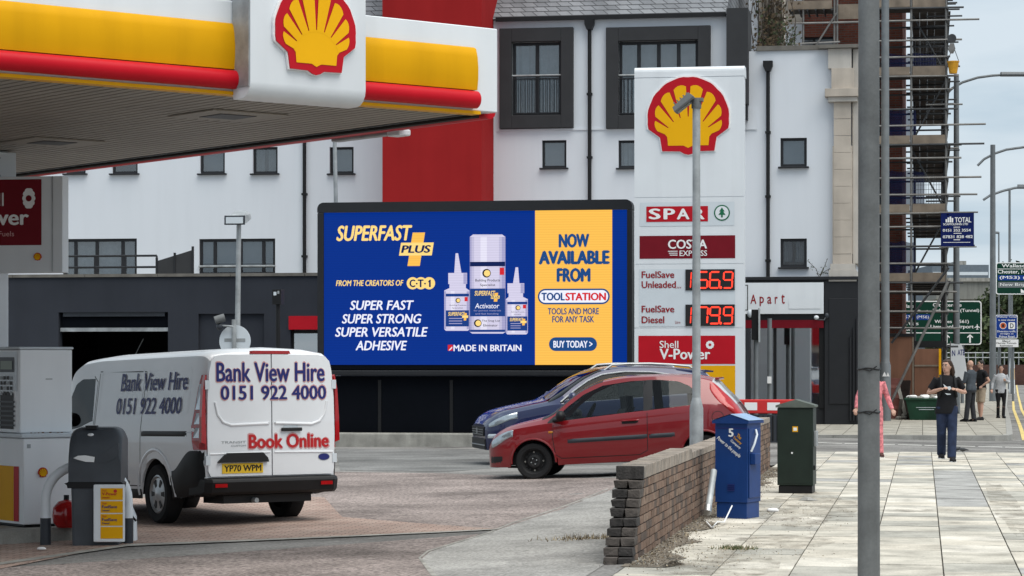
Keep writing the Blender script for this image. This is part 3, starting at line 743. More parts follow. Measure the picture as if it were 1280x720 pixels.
mb.box(xs0+.1, XY(1024, YW), YW-.05, YW+.35, zs1+.003, zs1+.13, weathered_cap); mb.box(XY(1024, YW)+.003, XY(1076, YW), YW-.34, YW+5, zs1-.12+.125, zs1+.10, weathered_cap)
mb.build('capping', shop)
mb = MB(); mb.box(xs0-3, XY(1070, YW), YW+.4, YW+8, zs0+.1, zs1-.02, white_render); mb.build('body', shop)
downpipe(960, YW+.02, 82, 350, '', shop)
mb = MB(); mb.box(XY(931, YW)-.9, XY(946, YW), YW-.02, YW+.017, cvw(938, 162)[1], cvw(938, 135)[1], white_render); mb.build('wall_pad', shop)
# shop front
cvs = facing(YW-.30); cvf = facing(YW-.36)
xf0, xf1 = XY(900, YW), XY(1076, YW-.2)
zb = .035
ztf = cvs(990, 350)[1]; zs_b = cvs(990, 392)[1]
mb = MB()
xp0 = XY(1031, YW)
mb.box(xp0, xf1, YW-.26, YW+.6, zb, ztf, frame_grey)                               # pier
mb.box(xp0+.12, xf1-.10, YW-.285, YW-.262, zb+.55, ztf-.5, frame_grey)
mb.box(xf0, xp0-.003, YW-.24, YW+.3, zs_b-.18, ztf, frame_grey)                    # fascia beam
mb.box(xf0, xf1+.08, YW-.34, YW+.3, ztf+.003, ztf+.09, frame_grey)                 # cornice
mb.box(xf0, xp0-.003, YW-.12, YW+.2, zb, zb+.42, frame_grey)                       # stall riser
mb.box(XY(967, YW), XY(971, YW), YW-.16, YW+.02, zb+.42, zs_b-.183, black_plastic); mb.box(XY(1024, YW), xp0-.003, YW-.16, YW+.02, zb+.42, zs_b-.183, black_plastic)
mb.build('shopfront', shop, bev=.008, seg=1)
mb = MB(); mb.box(xf0, xp0-.06, YW-.10, YW-.085, zb+.42, zs_b-.18, shop_glass); mb.build('shop_window', shop)
mb = MB(); mb.box(xf0, xp0-.02, YW-.27, YW-.243, cvs(990, 410)[1], cvs(990, 400)[1], sign_maroon); mb.build('red_band', shop)
mb = MB(); mb.box(xf0-1, xp0, YW+1.6, YW+1.7, zb, zs_b, plywood); mb.box(xf0-1, xp0, YW+.0, YW+1.6, zb, zb+.45, dark_plastic)
for x0, x1, z0, z1, m in ((969, 1005, 420, 432, sign_red), (984, 1022, 434, 470, sign_maroon), (940, 960, 420, 455, panel_grey), (990, 1022, 475, 498, sign_red), (944, 975, 470, 500, frame_grey)):  # added boards whose colours stand in for reflections in the shop glass
    a = facing(YW+1.3)(x0, z1); b = facing(YW+1.3)(x1, z0); mb.box(a[0], b[0], YW+1.25, YW+1.35, a[1], b[1], m)
mb.build('shop_interior', shop)
mb = MB(); T = Tface(YW-.36); a = cvf(900, 392.5); b = cvf(1029.5, 353)
mb.box(a[0], b[0], YW-.36, YW-.245, a[1], b[1], panel_white)
for l, t, r, b_, m in ((986, 373.5, 1026, 386, panel_grey), ): p = cvf(l, b_); q = cvf(r, t); mb.rect(*p, *q, panel_white, .012, T)
p = cvf(938, 380); q = cvf(982, 368)
x = 938
for ch_, x0, x1, yt_ in (('A', 938, 945.5, 368.3), ('p', 949.5, 955, 371), ('a', 959, 964.5, 371), ('r', 968.5, 972, 371), ('t', 976.5, 981, 368)):
    lo_ = 382.5 if ch_ == 'p' else 379.6
    mb.text(ch_, (*cvf(x0, lo_), *cvf(x1, yt_)), print_maroon, .006, T, bold=.02)
for l, t, r, b_ in ((929.5, 356, 935, 357), (934, 356, 935, 388), (929.5, 387, 935, 388)): p = cvf(l, b_); q = cvf(r, t); mb.rect(*p, *q, print_black, .006, T)
mb.build('sign_board', shop)
camx, _ = cvs(1028, 397); camz = cvs(1028, 397)[1]
mb = MB(); mb.tube([(camx-.2, YW-.30, camz+.05), (camx-.14, YW-.42, camz-.06), (camx+.05, YW-.42, camz-.07), (camx+.12, YW-.30, camz+.06)], .018, dark_plastic, 8); mb.ball((camx-.16, YW-.40, camz), .07, .07, .06, panel_white); mb.ball((camx+.12, YW-.34, camz+.05), .06, .06, .08, dark_plastic); mb.build('security_camera', shop)
mb = MB()
for k in range(3): mb.tube([(XY(1063+4*k, YW-.28), YW-.31, zb+.1), (XY(1063+4*k, YW-.28), YW-.31, lerp(2.4, 2.9, k/2))], .035, frame_grey, 8)
mb.build('side_pipes', shop)
# ================================================================== PRICE PYLON
YP = 52.0; cvp = facing(YP)
px0, px1 = XY(793, YP), XY(930.5, YP); ztp = cvp(860, 83)[1]
pyl = thing('price_pylon', 'tall white fuel price pylon with yellow scallop emblem and red price displays', 'sign', ((px0+px1)/2, YP, g(-4.7, YP)))
OX, OZ = (px0+px1)/2, g(-4.7, YP)
cvl = lambda px, py: (cvp(px, py)[0]-OX, cvp(px, py)[1]-OZ)
hw = (px1-px0)/2; H = ztp-OZ
def seam(py): return cvl(860, py)[1]
T = Tface(0)
mb = MB(); mb.box(-hw+.02, hw-.02, .015, .55, 0, H-.22, panel_white)
prof = [(0, H-.22), (0, H-.10)] + [(.10-.10*math.cos(a), H-.10+.10*math.sin(a)) for a in (.4, .8, 1.2, PI/2)] + [(.46, H), (.52, H-.06), (.57, H-.22)]
mb.prism([(p[0], p[1]) for p in prof], -hw, hw, panel_white, Matrix(((0, 0, 1, 0), (1, 0, 0, 0), (0, 1, 0, 0), (0, 0, 0, 1))))
mb.build('cabinet', pyl, bev=.006, seg=1)
segs = [H-.228, seam(246.5), seam(330), seam(410), .35]
for i in range(4):
    mb = MB(); mb.box(-hw, hw, 0, .03, segs[i+1]+.008, segs[i]-.004, panel_white)
    if i == 0: pecten(mb, *cvl(860.5, 156), (cvl(911, 150)[0]-cvl(810, 150)[0])/2, T, 0.0, .03)
    if i == 1:
        mb.rect(*cvl(800, 283), *cvl(918, 252), panel_grey, .006, T); mb.rect(*cvl(808, 277.5), *cvl(885, 257.5), sign_red, .012, T)
        for ch_, a, b in (('S', 811, 826), ('P', 829.5, 844), ('A', 846, 862), ('R', 867, 881)): mb.text(ch_, (*cvl(a, 274), *cvl(b, 261)), print_white, .018, T, bold=.04)
        u, v = cvl(902.5, 266); r = cvl(912.5, 266)[0]-u
        mb.disc(u, v, r, print_green, .012, T); mb.disc(u, v, r*.84, panel_white, .016, T)
        mb.poly([(u+x*r, v+y*r) for x, y in ((0, .68), (.34, .16), (.16, .16), (.44, -.26), (.10, -.26), (.12, -.58), (-.12, -.58), (-.10, -.26), (-.44, -.26), (-.16, .16), (-.34, .16))], print_green, .020, T)
        mb.rect(*cvl(799.5, 323.5), *cvl(919, 294), sign_maroon, .006, T)
        mb.text('COSTA', (*cvl(835, 311), *cvl(884, 299.5)), print_white, .012, T, bold=.035); mb.text('EXPRESS', (*cvl(849.5, 320), *cvl(884, 313)), print_white, .012, T, bold=.015)
        for k in range(3): mb.rect(*cvl(835+k*1.2, 314.6+k*2.4), *cvl(847, 313.6+k*2.4), print_white, .012, T)
    if i == 2:
        mb.rect(*cvl(799, 408), *cvl(919, 336), panel_grey, .006, T)
        for t, rc in (('FuelSave', (802, 347.5, 843, 339)), ('Unleaded', (802, 360, 845, 351.5)), ('FuelSave', (802, 390.5, 843, 382)), ('Diesel', (802, 404, 830.5, 395.5))):
            mb.text(t, (*cvl(rc[0], rc[1]), *cvl(rc[2], rc[3])), print_maroon, .012, T, bold=.03)
        mb.text('Litre', (*cvl(844.5, 360.5), *cvl(851.5, 357.5)), print_maroon, .012, T); mb.text('Litre', (*cvl(844, 404.5), *cvl(850.5, 401)), print_maroon, .012, T)
    if i == 3:
        mb.rect(*cvl(798, 455), *cvl(919, 419.5), sign_red, .006, T)
        mb.text('Shell', (*cvl(824.5, 435), *cvl(848, 426)), print_white, .012, T, bold=.01); mb.text('V-Power', (*cvl(824.5, 449), *cvl(888, 436)), print_white, .012, T, bold=.035)
        u, v = cvl(887.5, 431); r = cvl(893, 431)[0]-u
        for k in range(10):
            a = 2*PI*k/10; mb.disc(u+r*.62*math.cos(a), v+r*.62*math.sin(a), r*.34, print_white, .012+.0004*k, T, 10)
        mb.disc(u, v, r*.32, sign_red, .018, T, 14)
        mb.rect(*cvl(798, 505), *cvl(919, 457), sign_yellow, .006, T)
    mb.build('sign_panel', pyl)
SEG = {'0': 'abcdef', '1': 'bc', '2': 'abged', '3': 'abgcd', '4': 'fgbc', '5': 'afgcd', '6': 'afgedc', '7': 'abc', '8': 'abcdefg', '9': 'abcdfg'}
def digit(mb, ch, u0, v0, u1, v1, m, w, T):
    t = (u1-u0)*.17; h = (v1-v0)/2; gq = t*.16; sl_ = .06
    def q(pts): mb.poly([(u+(v-v0)*sl_, v) for u, v in pts], m, w, T)
    def hor(v): q([(u0+gq+t*.1, v), (u0+gq+t*.6, v+t*.5), (u1-gq-t*.6, v+t*.5), (u1-gq-t*.1, v), (u1-gq-t*.6, v-t*.5), (u0+gq+t*.6, v-t*.5)])
    def ver(u, a, b): q([(u, a+gq), (u+t*.5, a+gq+t*.5), (u+t*.5, b-gq-t*.5), (u, b-gq), (u-t*.5, b-gq-t*.5), (u-t*.5, a+gq+t*.5)])
    for s in SEG[ch]:
        {'a': lambda: hor(v1), 'g': lambda: hor(v0+h), 'd': lambda: hor(v0), 'b': lambda: ver(u1, v0+h, v1), 'c': lambda: ver(u1, v0, v0+h), 'e': lambda: ver(u0, v0, v0+h), 'f': lambda: ver(u0, v0+h, v1)}[s]()
for digs, yt_, yb_ in (('1569', 336.5, 363), ('1799', 380.5, 407.5)):
    mb = MB(); a = cvl(857, yb_); b = cvl(918.5, yt_); mb.box(a[0], b[0], -.03, -.008, a[1], b[1], print_black)
    xs_ = ((856, 863.2), (872, 884), (887, 899), (904, 915))
    for ch, (l, r) in zip(digs, xs_): digit(mb, ch, *cvl(l, yb_-3), *cvl(r, yt_+3.5), led_red, .034, T)
    mb.disc(*cvl(901, yb_-3.5), .028, led_red, .034, T, 10)
    mb.build('price_display', pyl)

# ================================================================== BILLBOARD
YB = 53.6; cvb = facing(YB)
bx0, bx1 = XY(396.5, YB), XY(790, YB); OX = (bx0+bx1)/2; OZ = g(OX, YB)
cvl = lambda px, py: (cvb(px, py)[0]-OX, cvb(px, py)[1]-OZ)
bb = thing('billboard', 'large lit blue and yellow advertising screen in a black rounded frame', 'billboard', (OX, YB, OZ))
T = Tface(0)
mb = MB()
o_ = rr(*cvl(396.5, 469.5), *cvl(790, 249), .14, 5); i0 = cvl(404.5, 456); i1 = cvl(783.5, 262)
mb.box(cvl(396.5, 460)[0], i0[0], 0, .45, i0[1]-.12, i1[1]+.0, frame_grey); mb.box(i1[0], cvl(790, 460)[0], 0, .45, i0[1]-.12, i1[1]+.0, frame_grey)
top = [(cvl(396.5, 0)[0], i1[1]+.002)] + [p for p in o_ if p[1] > i1[1]+.003]
top = sorted([p for p in o_ if p[1] > i1[1]+.003], key=lambda p: p[0]); top = [(o_[-1][0]*0+cvl(396.5, 262)[0], i1[1]+.002)] + top + [(cvl(790, 262)[0], i1[1]+.002)]
mb.prism(top, -.45, 0, frame_grey, T)
mb.box(cvl(396.5, 460)[0], cvl(790, 460)[0], 0, .45, cvl(500, 469.5)[1], i0[1]-.122, frame_grey)
mb.box(i0[0], i1[0], .05, .45, i0[1]-.12, i0[1], black_paint)
mb.build('frame', bb, bev=.02, seg=2)
mb = MB(); mb.box(cvl(404, 0)[0], cvl(786, 0)[0], .22, .5, -.2, cvl(500, 470)[1]-.003, black_paint); mb.box(cvl(470, 0)[0], cvl(474, 0)[0], .2, .218, .2, cvl(500, 475)[1], black_plastic); mb.box(cvl(560, 0)[0], cvl(564, 0)[0], .2, .218, .2, cvl(500, 475)[1], black_plastic); mb.build('hoarding', bb)
LB = screen_mat('screen_blue', (.0004, .027, .235)); LY = screen_mat('screen_yellow', (.92, .50, .085)); LW = screen_mat('screen_white', (.82, .84, .95)); LP = screen_mat('screen_pale_yellow', (.95, .68, .22))
LN = screen_mat('screen_navy', (.004, .014, .085)); LL = screen_mat('screen_lilac', (.62, .59, .76)); LLd = screen_mat('screen_lilac_shade', (.36, .35, .56)); LR = screen_mat('screen_red', (.62, .02, .03)); LK = screen_mat('screen_black', (.012, .012, .02)); LT = screen_mat('screen_label_blue', (.010, .045, .22)); LDB = screen_mat('screen_deep_blue', (.012, .065, .22))
LLm = screen_mat('screen_lilac_mid', (.50, .48, .66)); LLh = screen_mat('screen_lilac_light', (.74, .72, .86))
mb = MB(T=T)
R_ = lambda l, t, r, b: (*cvl(l, b), *cvl(r, t))
mb.rect(*R_(404.5, 262, 783.5, 456), LB, -.04)
mb.rect(*R_(668.5, 262, 765, 456), LY, -.034)
w1, w2, w3, w4, w5 = -.028, -.022, -.016, -.010, -.005
mb.text('SUPERFAST', R_(420, 281.5, 515, 301), LP, w1, shear=.22, bold=.045)
def par(l, t, r, b, sh, m, w): a = cvl(l, b); c = cvl(r, t); k = (c[1]-a[1])*sh; mb.poly([a, (c[0]-k, a[1]), c, (a[0]+k, c[1])], m, w)
par(509, 290.5, 531, 332.5, .16, LY, w1+.002); par(498.5, 303, 542, 319.5, .16, LP, w2)
mb.text('PLUS', R_(501, 306.5, 538.5, 316), LN, w3, shear=.18, bold=.05)
mb.text('FROM THE CREATORS OF', R_(419.5, 350, 504, 357.5), LP, w1, shear=.2, bold=.035)
for k, ch in enumerate('CT1'):
    u, v = cvl(515.5+k*10.3, 354); mb.disc(u, v, cvl(523, 354)[0]-cvl(515.5, 354)[0], LP, w1+.001*k)
    mb.text(ch, R_(511.5+k*10.3, 349.5, 519+k*10.3, 358.8), LN, w2, bold=.05) if ch != '1' else mb.poly([cvl(535, 351.8), cvl(536.8, 349.5), cvl(538.2, 349.5), cvl(538.2, 358.8), cvl(536, 358.8), cvl(536, 352.5), cvl(535, 353)], LN, w2)
    if k < 2: mb.disc(*cvl(520.7+k*10.3, 354.5), .02, LN, w2, n=8)
for t, l, r, y0 in (('SUPER FAST', 437, 517, 375.5), ('SUPER STRONG', 427, 526.5, 392.5), ('SUPER VERSATILE', 418.5, 534.5, 409), ('ADHESIVE', 444, 508.5, 426)):
    mb.text(t, R_(l, y0, r, y0+11.8), LW, w1, shear=.2, bold=.03)
# the tall can
def can(l, r, t, b, cap_b):
    mb.poly([cvl(l, b-2), cvl(l+3, b), cvl(r-3, b), cvl(r, b-2), cvl(r, t+3), cvl(r-4, t), cvl(l+4, t), cvl(l, t+3)], LL, w1)
    for a_, b__, mk_ in ((0, .05, LLd), (.05, .12, LLm), (.30, .48, LLh), (.82, .90, LLm), (.90, 1.0, LLd)): mb.rect(*R_(l+(r-l)*a_, t+3, l+(r-l)*b__, b-2), mk_, w1+.001)
can(587, 631.5, 293, 417, 327)
mb.rect(*R_(587.3, 293+34, 631.2, 333), LN, w2); None
mb.rect(*R_(587.3, 360.5, 631.2, 395.5), LT, w2); mb.rect(*R_(587.3, 412, 631.2, 415), LT, w2)
u, v = cvl(608, 341.5); mb.disc(u, v, .095, LK, w2); mb.disc(u+.012, v, .070, LP, w3)
mb.rect(*R_(624.5, 334.5, 630, 343.5), LR, w3)
mb.text('Building Products', R_(594, 348.5, 625, 353), LK, w3, bold=.01); mb.text('Specialist', R_(600, 354.5, 619, 358.6), LK, w3, bold=.01)
mb.text('SUPERFAST', R_(593, 363.5, 619, 369.5), LP, w3, shear=.2, bold=.03)
par(617, 366, 622.5, 377, .1, LY, w3); par(613.5, 369.5, 624.5, 373.5, .1, LP, w4); mb.text('PLUS', R_(614.5, 370, 623.5, 373), LN, w5, bold=.03)
mb.text('Activator', R_(593.5, 379, 624, 385.5), LW, w3, shear=.15, bold=.01); mb.text('for porous materials', R_(592, 387, 626, 389.8), LLd, w3); mb.text('and fast bonding', R_(594, 391, 623, 393.8), LLd, w3)
u, v = cvl(597, 404); mb.disc(u, v, .085, LK, w2); mb.disc(u+.012, v, .062, LP, w3)
mb.text('The Snag List', R_(602, 399.5, 625, 403), LK, w3, bold=.01); mb.text('Eliminator', R_(604, 405, 622, 408.2), LK, w3, bold=.01)
def bottle(l, r, sh, b, nk0, nk1, cap_t, cap_b, n0, n1, tip):
    m_ = (l+r)/2
    mb.poly([cvl(l, b-2), cvl(l+2, b), cvl(r-2, b), cvl(r, b-2), cvl(r, sh+3), cvl(nk1, sh), cvl(nk1, cap_b), cvl(nk0, cap_b), cvl(nk0, sh), cvl(l, sh+3)], LL, w1-.003)
    mb.rect(*R_(nk0-1.5, cap_t, nk1+1.5, cap_b), LL, w1-.002); mb.rect(*R_(nk1-3, cap_t+.5, nk1+1.2, cap_b), LLd, w1)
    mb.poly([cvl(n0, cap_t), cvl(n1, cap_t), cvl(m_+1.6, tip), cvl(m_-1.6, tip)], LL, w1-.001)
    h = b-sh
    for a_, b__, mk_ in ((0, .08, LLd), (.25, .42, LLh), (.88, 1.0, LLd)): mb.rect(*R_(l+(r-l)*a_+.3, sh+4, l+(r-l)*b__-.3, b-2), mk_, w1-.0005)
    mb.rect(*R_(l+2, sh+h*.13, r-.5, sh+h*.20), LT, w2); mb.rect(*R_(l+2, sh+h*.52, r-.5, sh+h*.90), LT, w2)
    u, v = cvl(m_+1.5, sh+h*.29); mb.disc(u, v, .055, LK, w2); mb.disc(u+.008, v, .04, LP, w3); mb.rect(*R_(r-6, sh+h*.21, r-2, sh+h*.31), LR, w3)
    mb.text('Building Products', R_(l+7, sh+h*.385, r-4, sh+h*.425), LK, w3); mb.text('Specialist', R_(l+10, sh+h*.45, r-8, sh+h*.49), LK, w3)
    mb.text('SUPERFAST', R_(l+5, sh+h*.56, r-5.5, sh+h*.65), LP, w3, shear=.2, bold=.03)
    par(r-7, sh+h*.585, r-3, sh+h*.76, .1, LY, w4); par(r-9, sh+h*.64, r-1.2, sh+h*.70, .1, LP, w5)
    for k in range(3): mb.rect(*R_(l+6, sh+h*(.70+.06*k), r-9, sh+h*(.72+.06*k)), LLd, w3)
bottle(555, 586.5, 360, 413.5, 561.5, 582, 341, 355, 567.5, 576.5, 316.5)
bottle(632, 659.5, 371, 418, 635.5, 653.5, 354, 366.5, 641, 649, 334)
mb.text('MADE IN BRITAIN', R_(566.5, 431, 651.5, 438.8), LW, w1, bold=.03)
mb.rect(*R_(559.5, 431, 565.5, 438.5), LR, w1); mb.poly([cvl(560.5, 438), cvl(565, 433), cvl(565, 435), cvl(562, 438)], LW, w2)
for t, l, r, y0 in (('NOW', 698, 736.5, 292.5), ('AVAILABLE', 673, 762, 313.5), ('FROM', 695.5, 738, 335.5)):
    mb.text(t, R_(l, y0, r, y0+16.5), LDB, w1, bold=.085)
u0, v0 = cvl(672, 380.5); u1, v1 = cvl(762, 360.5)
mb.rrect(u0, v0, u1, v1, (v1-v0)*.49, LDB, w1); mb.rrect(u0+.035, v0+.035, u1-.035, v1-.035, (v1-v0-.07)*.49, LW, w2)
mb.text('TOOL', R_(676.5, 366, 706, 375.5), LDB, w3, bold=.06); mb.text('STATION', R_(706.5, 366, 757.5, 375.5), LR, w3, bold=.06)
mb.text('TOOLS AND MORE', R_(684.5, 385, 748.5, 393), LDB, w1, bold=.04); mb.text('FOR ANY TASK', R_(690, 395, 742.5, 403), LDB, w1, bold=.04)
u0, v0 = cvl(686, 438.8); u1, v1 = cvl(746, 421.5); mb.rrect(u0, v0, u1, v1, (v1-v0)*.49, LDB, w1)
mb.text('BUY TODAY >', R_(691.5, 426, 740.5, 434.5), LW, w2, bold=.04)
mb.build('screen', bb)

# ================================================================== CANOPY
ZS = 4.05
can_ = thing('petrol_canopy', 'white petrol station canopy with yellow and red fascia bands', 'canopy', (CC[0], CC[1], 0), CANG)
Cx, Cy = -.14, 23.8; ux, uy = math.cos(CANG-A), math.sin(CANG-A); nx, ny = uy, -ux
def fu(px, off=0.0):
    """distance along the fascia at which a photo column meets the plane standing off in front of it"""
    r = (px-640)/F; return (r*(Cy+ny*off)-(Cx+nx*off))/(ux-r*uy)
U1 = fu(622); U0 = -19.0; V1 = 15.0
mb = MB(); mb.box(U0, U1-.02, .14, V1, ZS+.10, ZS+.74, panel_grey); mb.build('roof_deck', can_)
mb = MB()
n_ = int((U1-U0-.2)/.125)
for k in range(n_):
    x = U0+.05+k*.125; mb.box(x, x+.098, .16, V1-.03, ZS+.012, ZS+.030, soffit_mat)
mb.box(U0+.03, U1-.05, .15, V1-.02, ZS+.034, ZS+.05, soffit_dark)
mb.build('soffit', can_)
# near fascia: white backing, bowed yellow band, red bullnose
mb = MB(); mb.box(U0, U1, 0, .10, ZS+.02, ZS+0.823, panel_white); mb.box(U0, U1, .10, .5, ZS+0.788, ZS+0.819, panel_white); mb.box(U1-.06, U1, .1, V1, ZS+.02, ZS+0.815, panel_white); mb.box(U0, U1, V1, V1+.06, ZS+.02, ZS+0.815, panel_white); mb.box(U0-.06, U0-.003, 0, V1+.06, ZS+.02, ZS+0.815, panel_white)
mb.build('fascia', can_, bev=.008, seg=1)
us0, us1 = fu(313, .30), fu(457, .30)
def band(a, b, prof, m, name, ends=True):
    mb = MB(); T = Matrix(((0, 0, 1, 0), (1, 0, 0, 0), (0, 1, 0, 0), (0, 0, 0, 1)))
    mb.prism(prof, a, b, m, T, smooth=True); return mb.build(name, can_, ang=50)
yel = [(a_, z_*.942) for a_, z_ in [(-.004, .223), (-.055, .223), (-.068, .335), (-.070, .446), (-.058, .558), (-.035, .642), (-.004, .66)]]
redp = [(-.004, .042)] + [(-.052-.08*math.cos(t), .126-.088*math.sin(-t)) for t in [PI*(-.5+i/10) for i in range(11)]][::1] + [(-.004, .216)]
redp = [(a_, z_*.942) for a_, z_ in redp]
for a, b, br in ((U0, fu(306, .07), fu(311, .14)), (us1+.004, fu(598, .07), fu(602.5, .14))):
    band(a, b, [(y_, z+ZS) for y_, z in yel], fascia_yellow, 'yellow_band')
    band(a, br, [(y_, z+ZS) for y_, z in redp], fascia_red, 'red_bullnose')
mb = MB(); mb.box(U0, fu(601, .02), -.02, .12, ZS-.012, ZS+.018, sign_yellow); mb.build('yellow_edge', can_)
mb = MB(); T = Matrix(((0, 0, 1, 0), (1, 0, 0, 0), (0, 1, 0, 0), (0, 0, 0, 1)))
mb.tube([(U1+.02, .15, ZS+.045), (U1+.02, V1, ZS+.045)], .075, fascia_red, 10); mb.build('red_edge', can_)
mb = MB(); mb.box(U1-.16, U1-.07, .2, V1, ZS-.02, ZS+.008, soffit_dark); mb.build('edge_trim', can_)
# emblem box standing proud of the fascia
zb_ = ZS-.055; zt_ = ZS+1.62
prof = [(-.004, zb_+.05), (-.02, zb_)] + [(-.16-.14*math.sin(t), zb_+.14-.14*math.cos(t)) for t in (0, .4, .8, 1.2, PI/2)] + [(-.30, zt_), (-.004, zt_)]
sg = MB(); sg.prism(prof, us0, us1, panel_white, T, smooth=True)
sgo = sg.build('emblem_box', can_, ang=40)
sg = MB(); Ts = Tface(-.303); rr_p = (fu(441, .3)-fu(341.5, .3))/2; uc = (fu(441, .3)+fu(341.5, .3))/2
def zf(px, py, off=.3):
    t = fu(px, off); return CH-(py-HY)/F*(Cy+ny*off+uy*t)
pecten(sg, uc, zf(391, 50), rr_p*1.0, Ts, .0, .03); sg.build('scallop_emblem', sgo)
sg = MB(); sg.box(us0-.012, us0-.002, -.29, -.02, zb_+.1, zt_-.03, steel); sg.build('side_return', sgo)
# recessed lights and the far edge lamp
for px, py in ((285, 145), (65, 178)):
    # intersect pixel ray with the soffit, in canopy coordinates
    D = (ZS-CH)/((HY-py)/F); x, y = W(px, D); dx, dy = x-CC[0], y-CC[1]; u = dx*UX[0]+dy*UX[1]; v = dx*VX[0]+dy*VX[1]
    mb = MB(); mb.box(u-.42, u+.42, v-.42, v+.42, ZS-.004, ZS+.008, soffit_mat); o = mb.build('downlight', can_)
    MB().box(u-.20, u+.20, v-.20, v+.20, ZS-.010, ZS-.006, frame_grey).build('lens', o)
D = 25.8; x, y = W(484, D); dx, dy = x-CC[0], y-CC[1]; v = dx*VX[0]+dy*VX[1]
mb = MB(); mb.box(U1+.04, U1+.15, v-.40, v+.62, ZS-.055, ZS-.012, steel); mb.box(U1+.02, U1+.17, v-.64, v-.42, ZS-.075, ZS-.01, panel_white); mb.build('edge_light', can_, bev=.015)
# column and hanging promotion board
D = 28.0
x, y = W(-14, D); dx, dy = x-CC[0], y-CC[1]; uc_, vc_ = dx*UX[0]+dy*UX[1], dx*VX[0]+dy*VX[1]
mb = MB(); mb.box(uc_-.20, uc_+.16, vc_-.18, vc_+.18, g(x, y)-.1, ZS+.01, panel_white); mb.build('column', can_, bev=.02)
mb = MB(); mb.box(uc_-.26, uc_+.22, vc_-.24, vc_+.24, ZS-.34, ZS-.01, panel_grey)
for z in (ZS-.08, ZS-.28): mb.ball((uc_+.0, vc_-.245, z), .02, .01, .02, dark_plastic)
mb.build('column_head', can_, bev=.01)
mb = MB(); mb.box(uc_-.32, uc_+.28, vc_-.30, vc_+.30, -.3, .75, concrete); mb.build('column_foot', can_, bev=.03)
# the board, square to the street
YB2 = 26.1; cvq = facing(YB2); a = cvq(-150, 342); b = cvq(78, 220)
ps = thing('promotion_board', 'white board with a dark red fuel poster hung beneath the canopy', 'sign', (b[0], YB2, a[1]))
cvl = lambda px, py: (cvq(px, py)[0]-b[0], cvq(px, py)[1]-a[1]); T = Tface(0)
mb = MB(); mb.box(a[0]-b[0], 0, 0, .20, 0, b[1]-a[1], panel_white); mb.box(cvl(65, 0)[0], cvl(66.5, 0)[0], -.012, -.002, 0.01, b[1]-a[1], steel); mb.build('cabinet', ps, bev=.012)
mb = MB(T=T); mb.rect(*cvl(-150, 308), *cvl(52, 224), sign_maroon, .005)
mb.text('Shell', (*cvl(-32, 258), *cvl(5, 241)), print_white, .010, bold=.01); mb.text('V-Power', (*cvl(-68, 282), *cvl(36.5, 262)), print_white, .010, bold=.035); mb.text('Performance Fuels', (*cvl(-55, 296), *cvl(18, 289)), print_pink, .010)
u, v = cvl(36.5, 248); r = .09
for k in range(10):
    t = 2*PI*k/10; mb.disc(u+r*.45*math.cos(t), v+r*.9*math.sin(t), r*.40, print_white, .010+.0004*k, None, 10)
mb.disc(u, v, r*.38, sign_maroon, .016)
mb.build('poster', ps)
mb = MB(); pecten(mb, *cvl(47.5, 322), .045, T, .003, .004); mb.build('emblem', ps)
# ================================================================== VEHICLES
def pch(pts):
    """smooth monotone curve through (x, value) points"""
    xs = [p[0] for p in pts]; ys = [p[1] for p in pts]; n = len(pts)
    h = [xs[i+1]-xs[i] for i in range(n-1)]; d = [(ys[i+1]-ys[i])/h[i] for i in range(n-1)]
    mt = [d[0]] + [0 if d[i-1]*d[i] <= 0 else 2*d[i-1]*d[i]/(d[i-1]+d[i]) for i in range(1, n-1)] + [d[-1]]
    def f(x):
        if x <= xs[0]: return ys[0]
        if x >= xs[-1]: return ys[-1]
        i = max(k for k in range(n-1) if xs[k] <= x); t = (x-xs[i])/h[i]
        return ys[i]*(2*t**3-3*t*t+1)+h[i]*mt[i]*(t**3-2*t*t+t)+ys[i+1]*(-2*t**3+3*t*t)+h[i]*mt[i+1]*(t**3-t*t)
    return f
def lin(pts):
    def f(x):
        if x <= pts[0][0]: return pts[0][1]
        for (a, b), (c, d) in zip(pts, pts[1:]):
            if x <= c: return b+(d-b)*(x-a)/(c-a)
        return pts[-1][1]
    return f

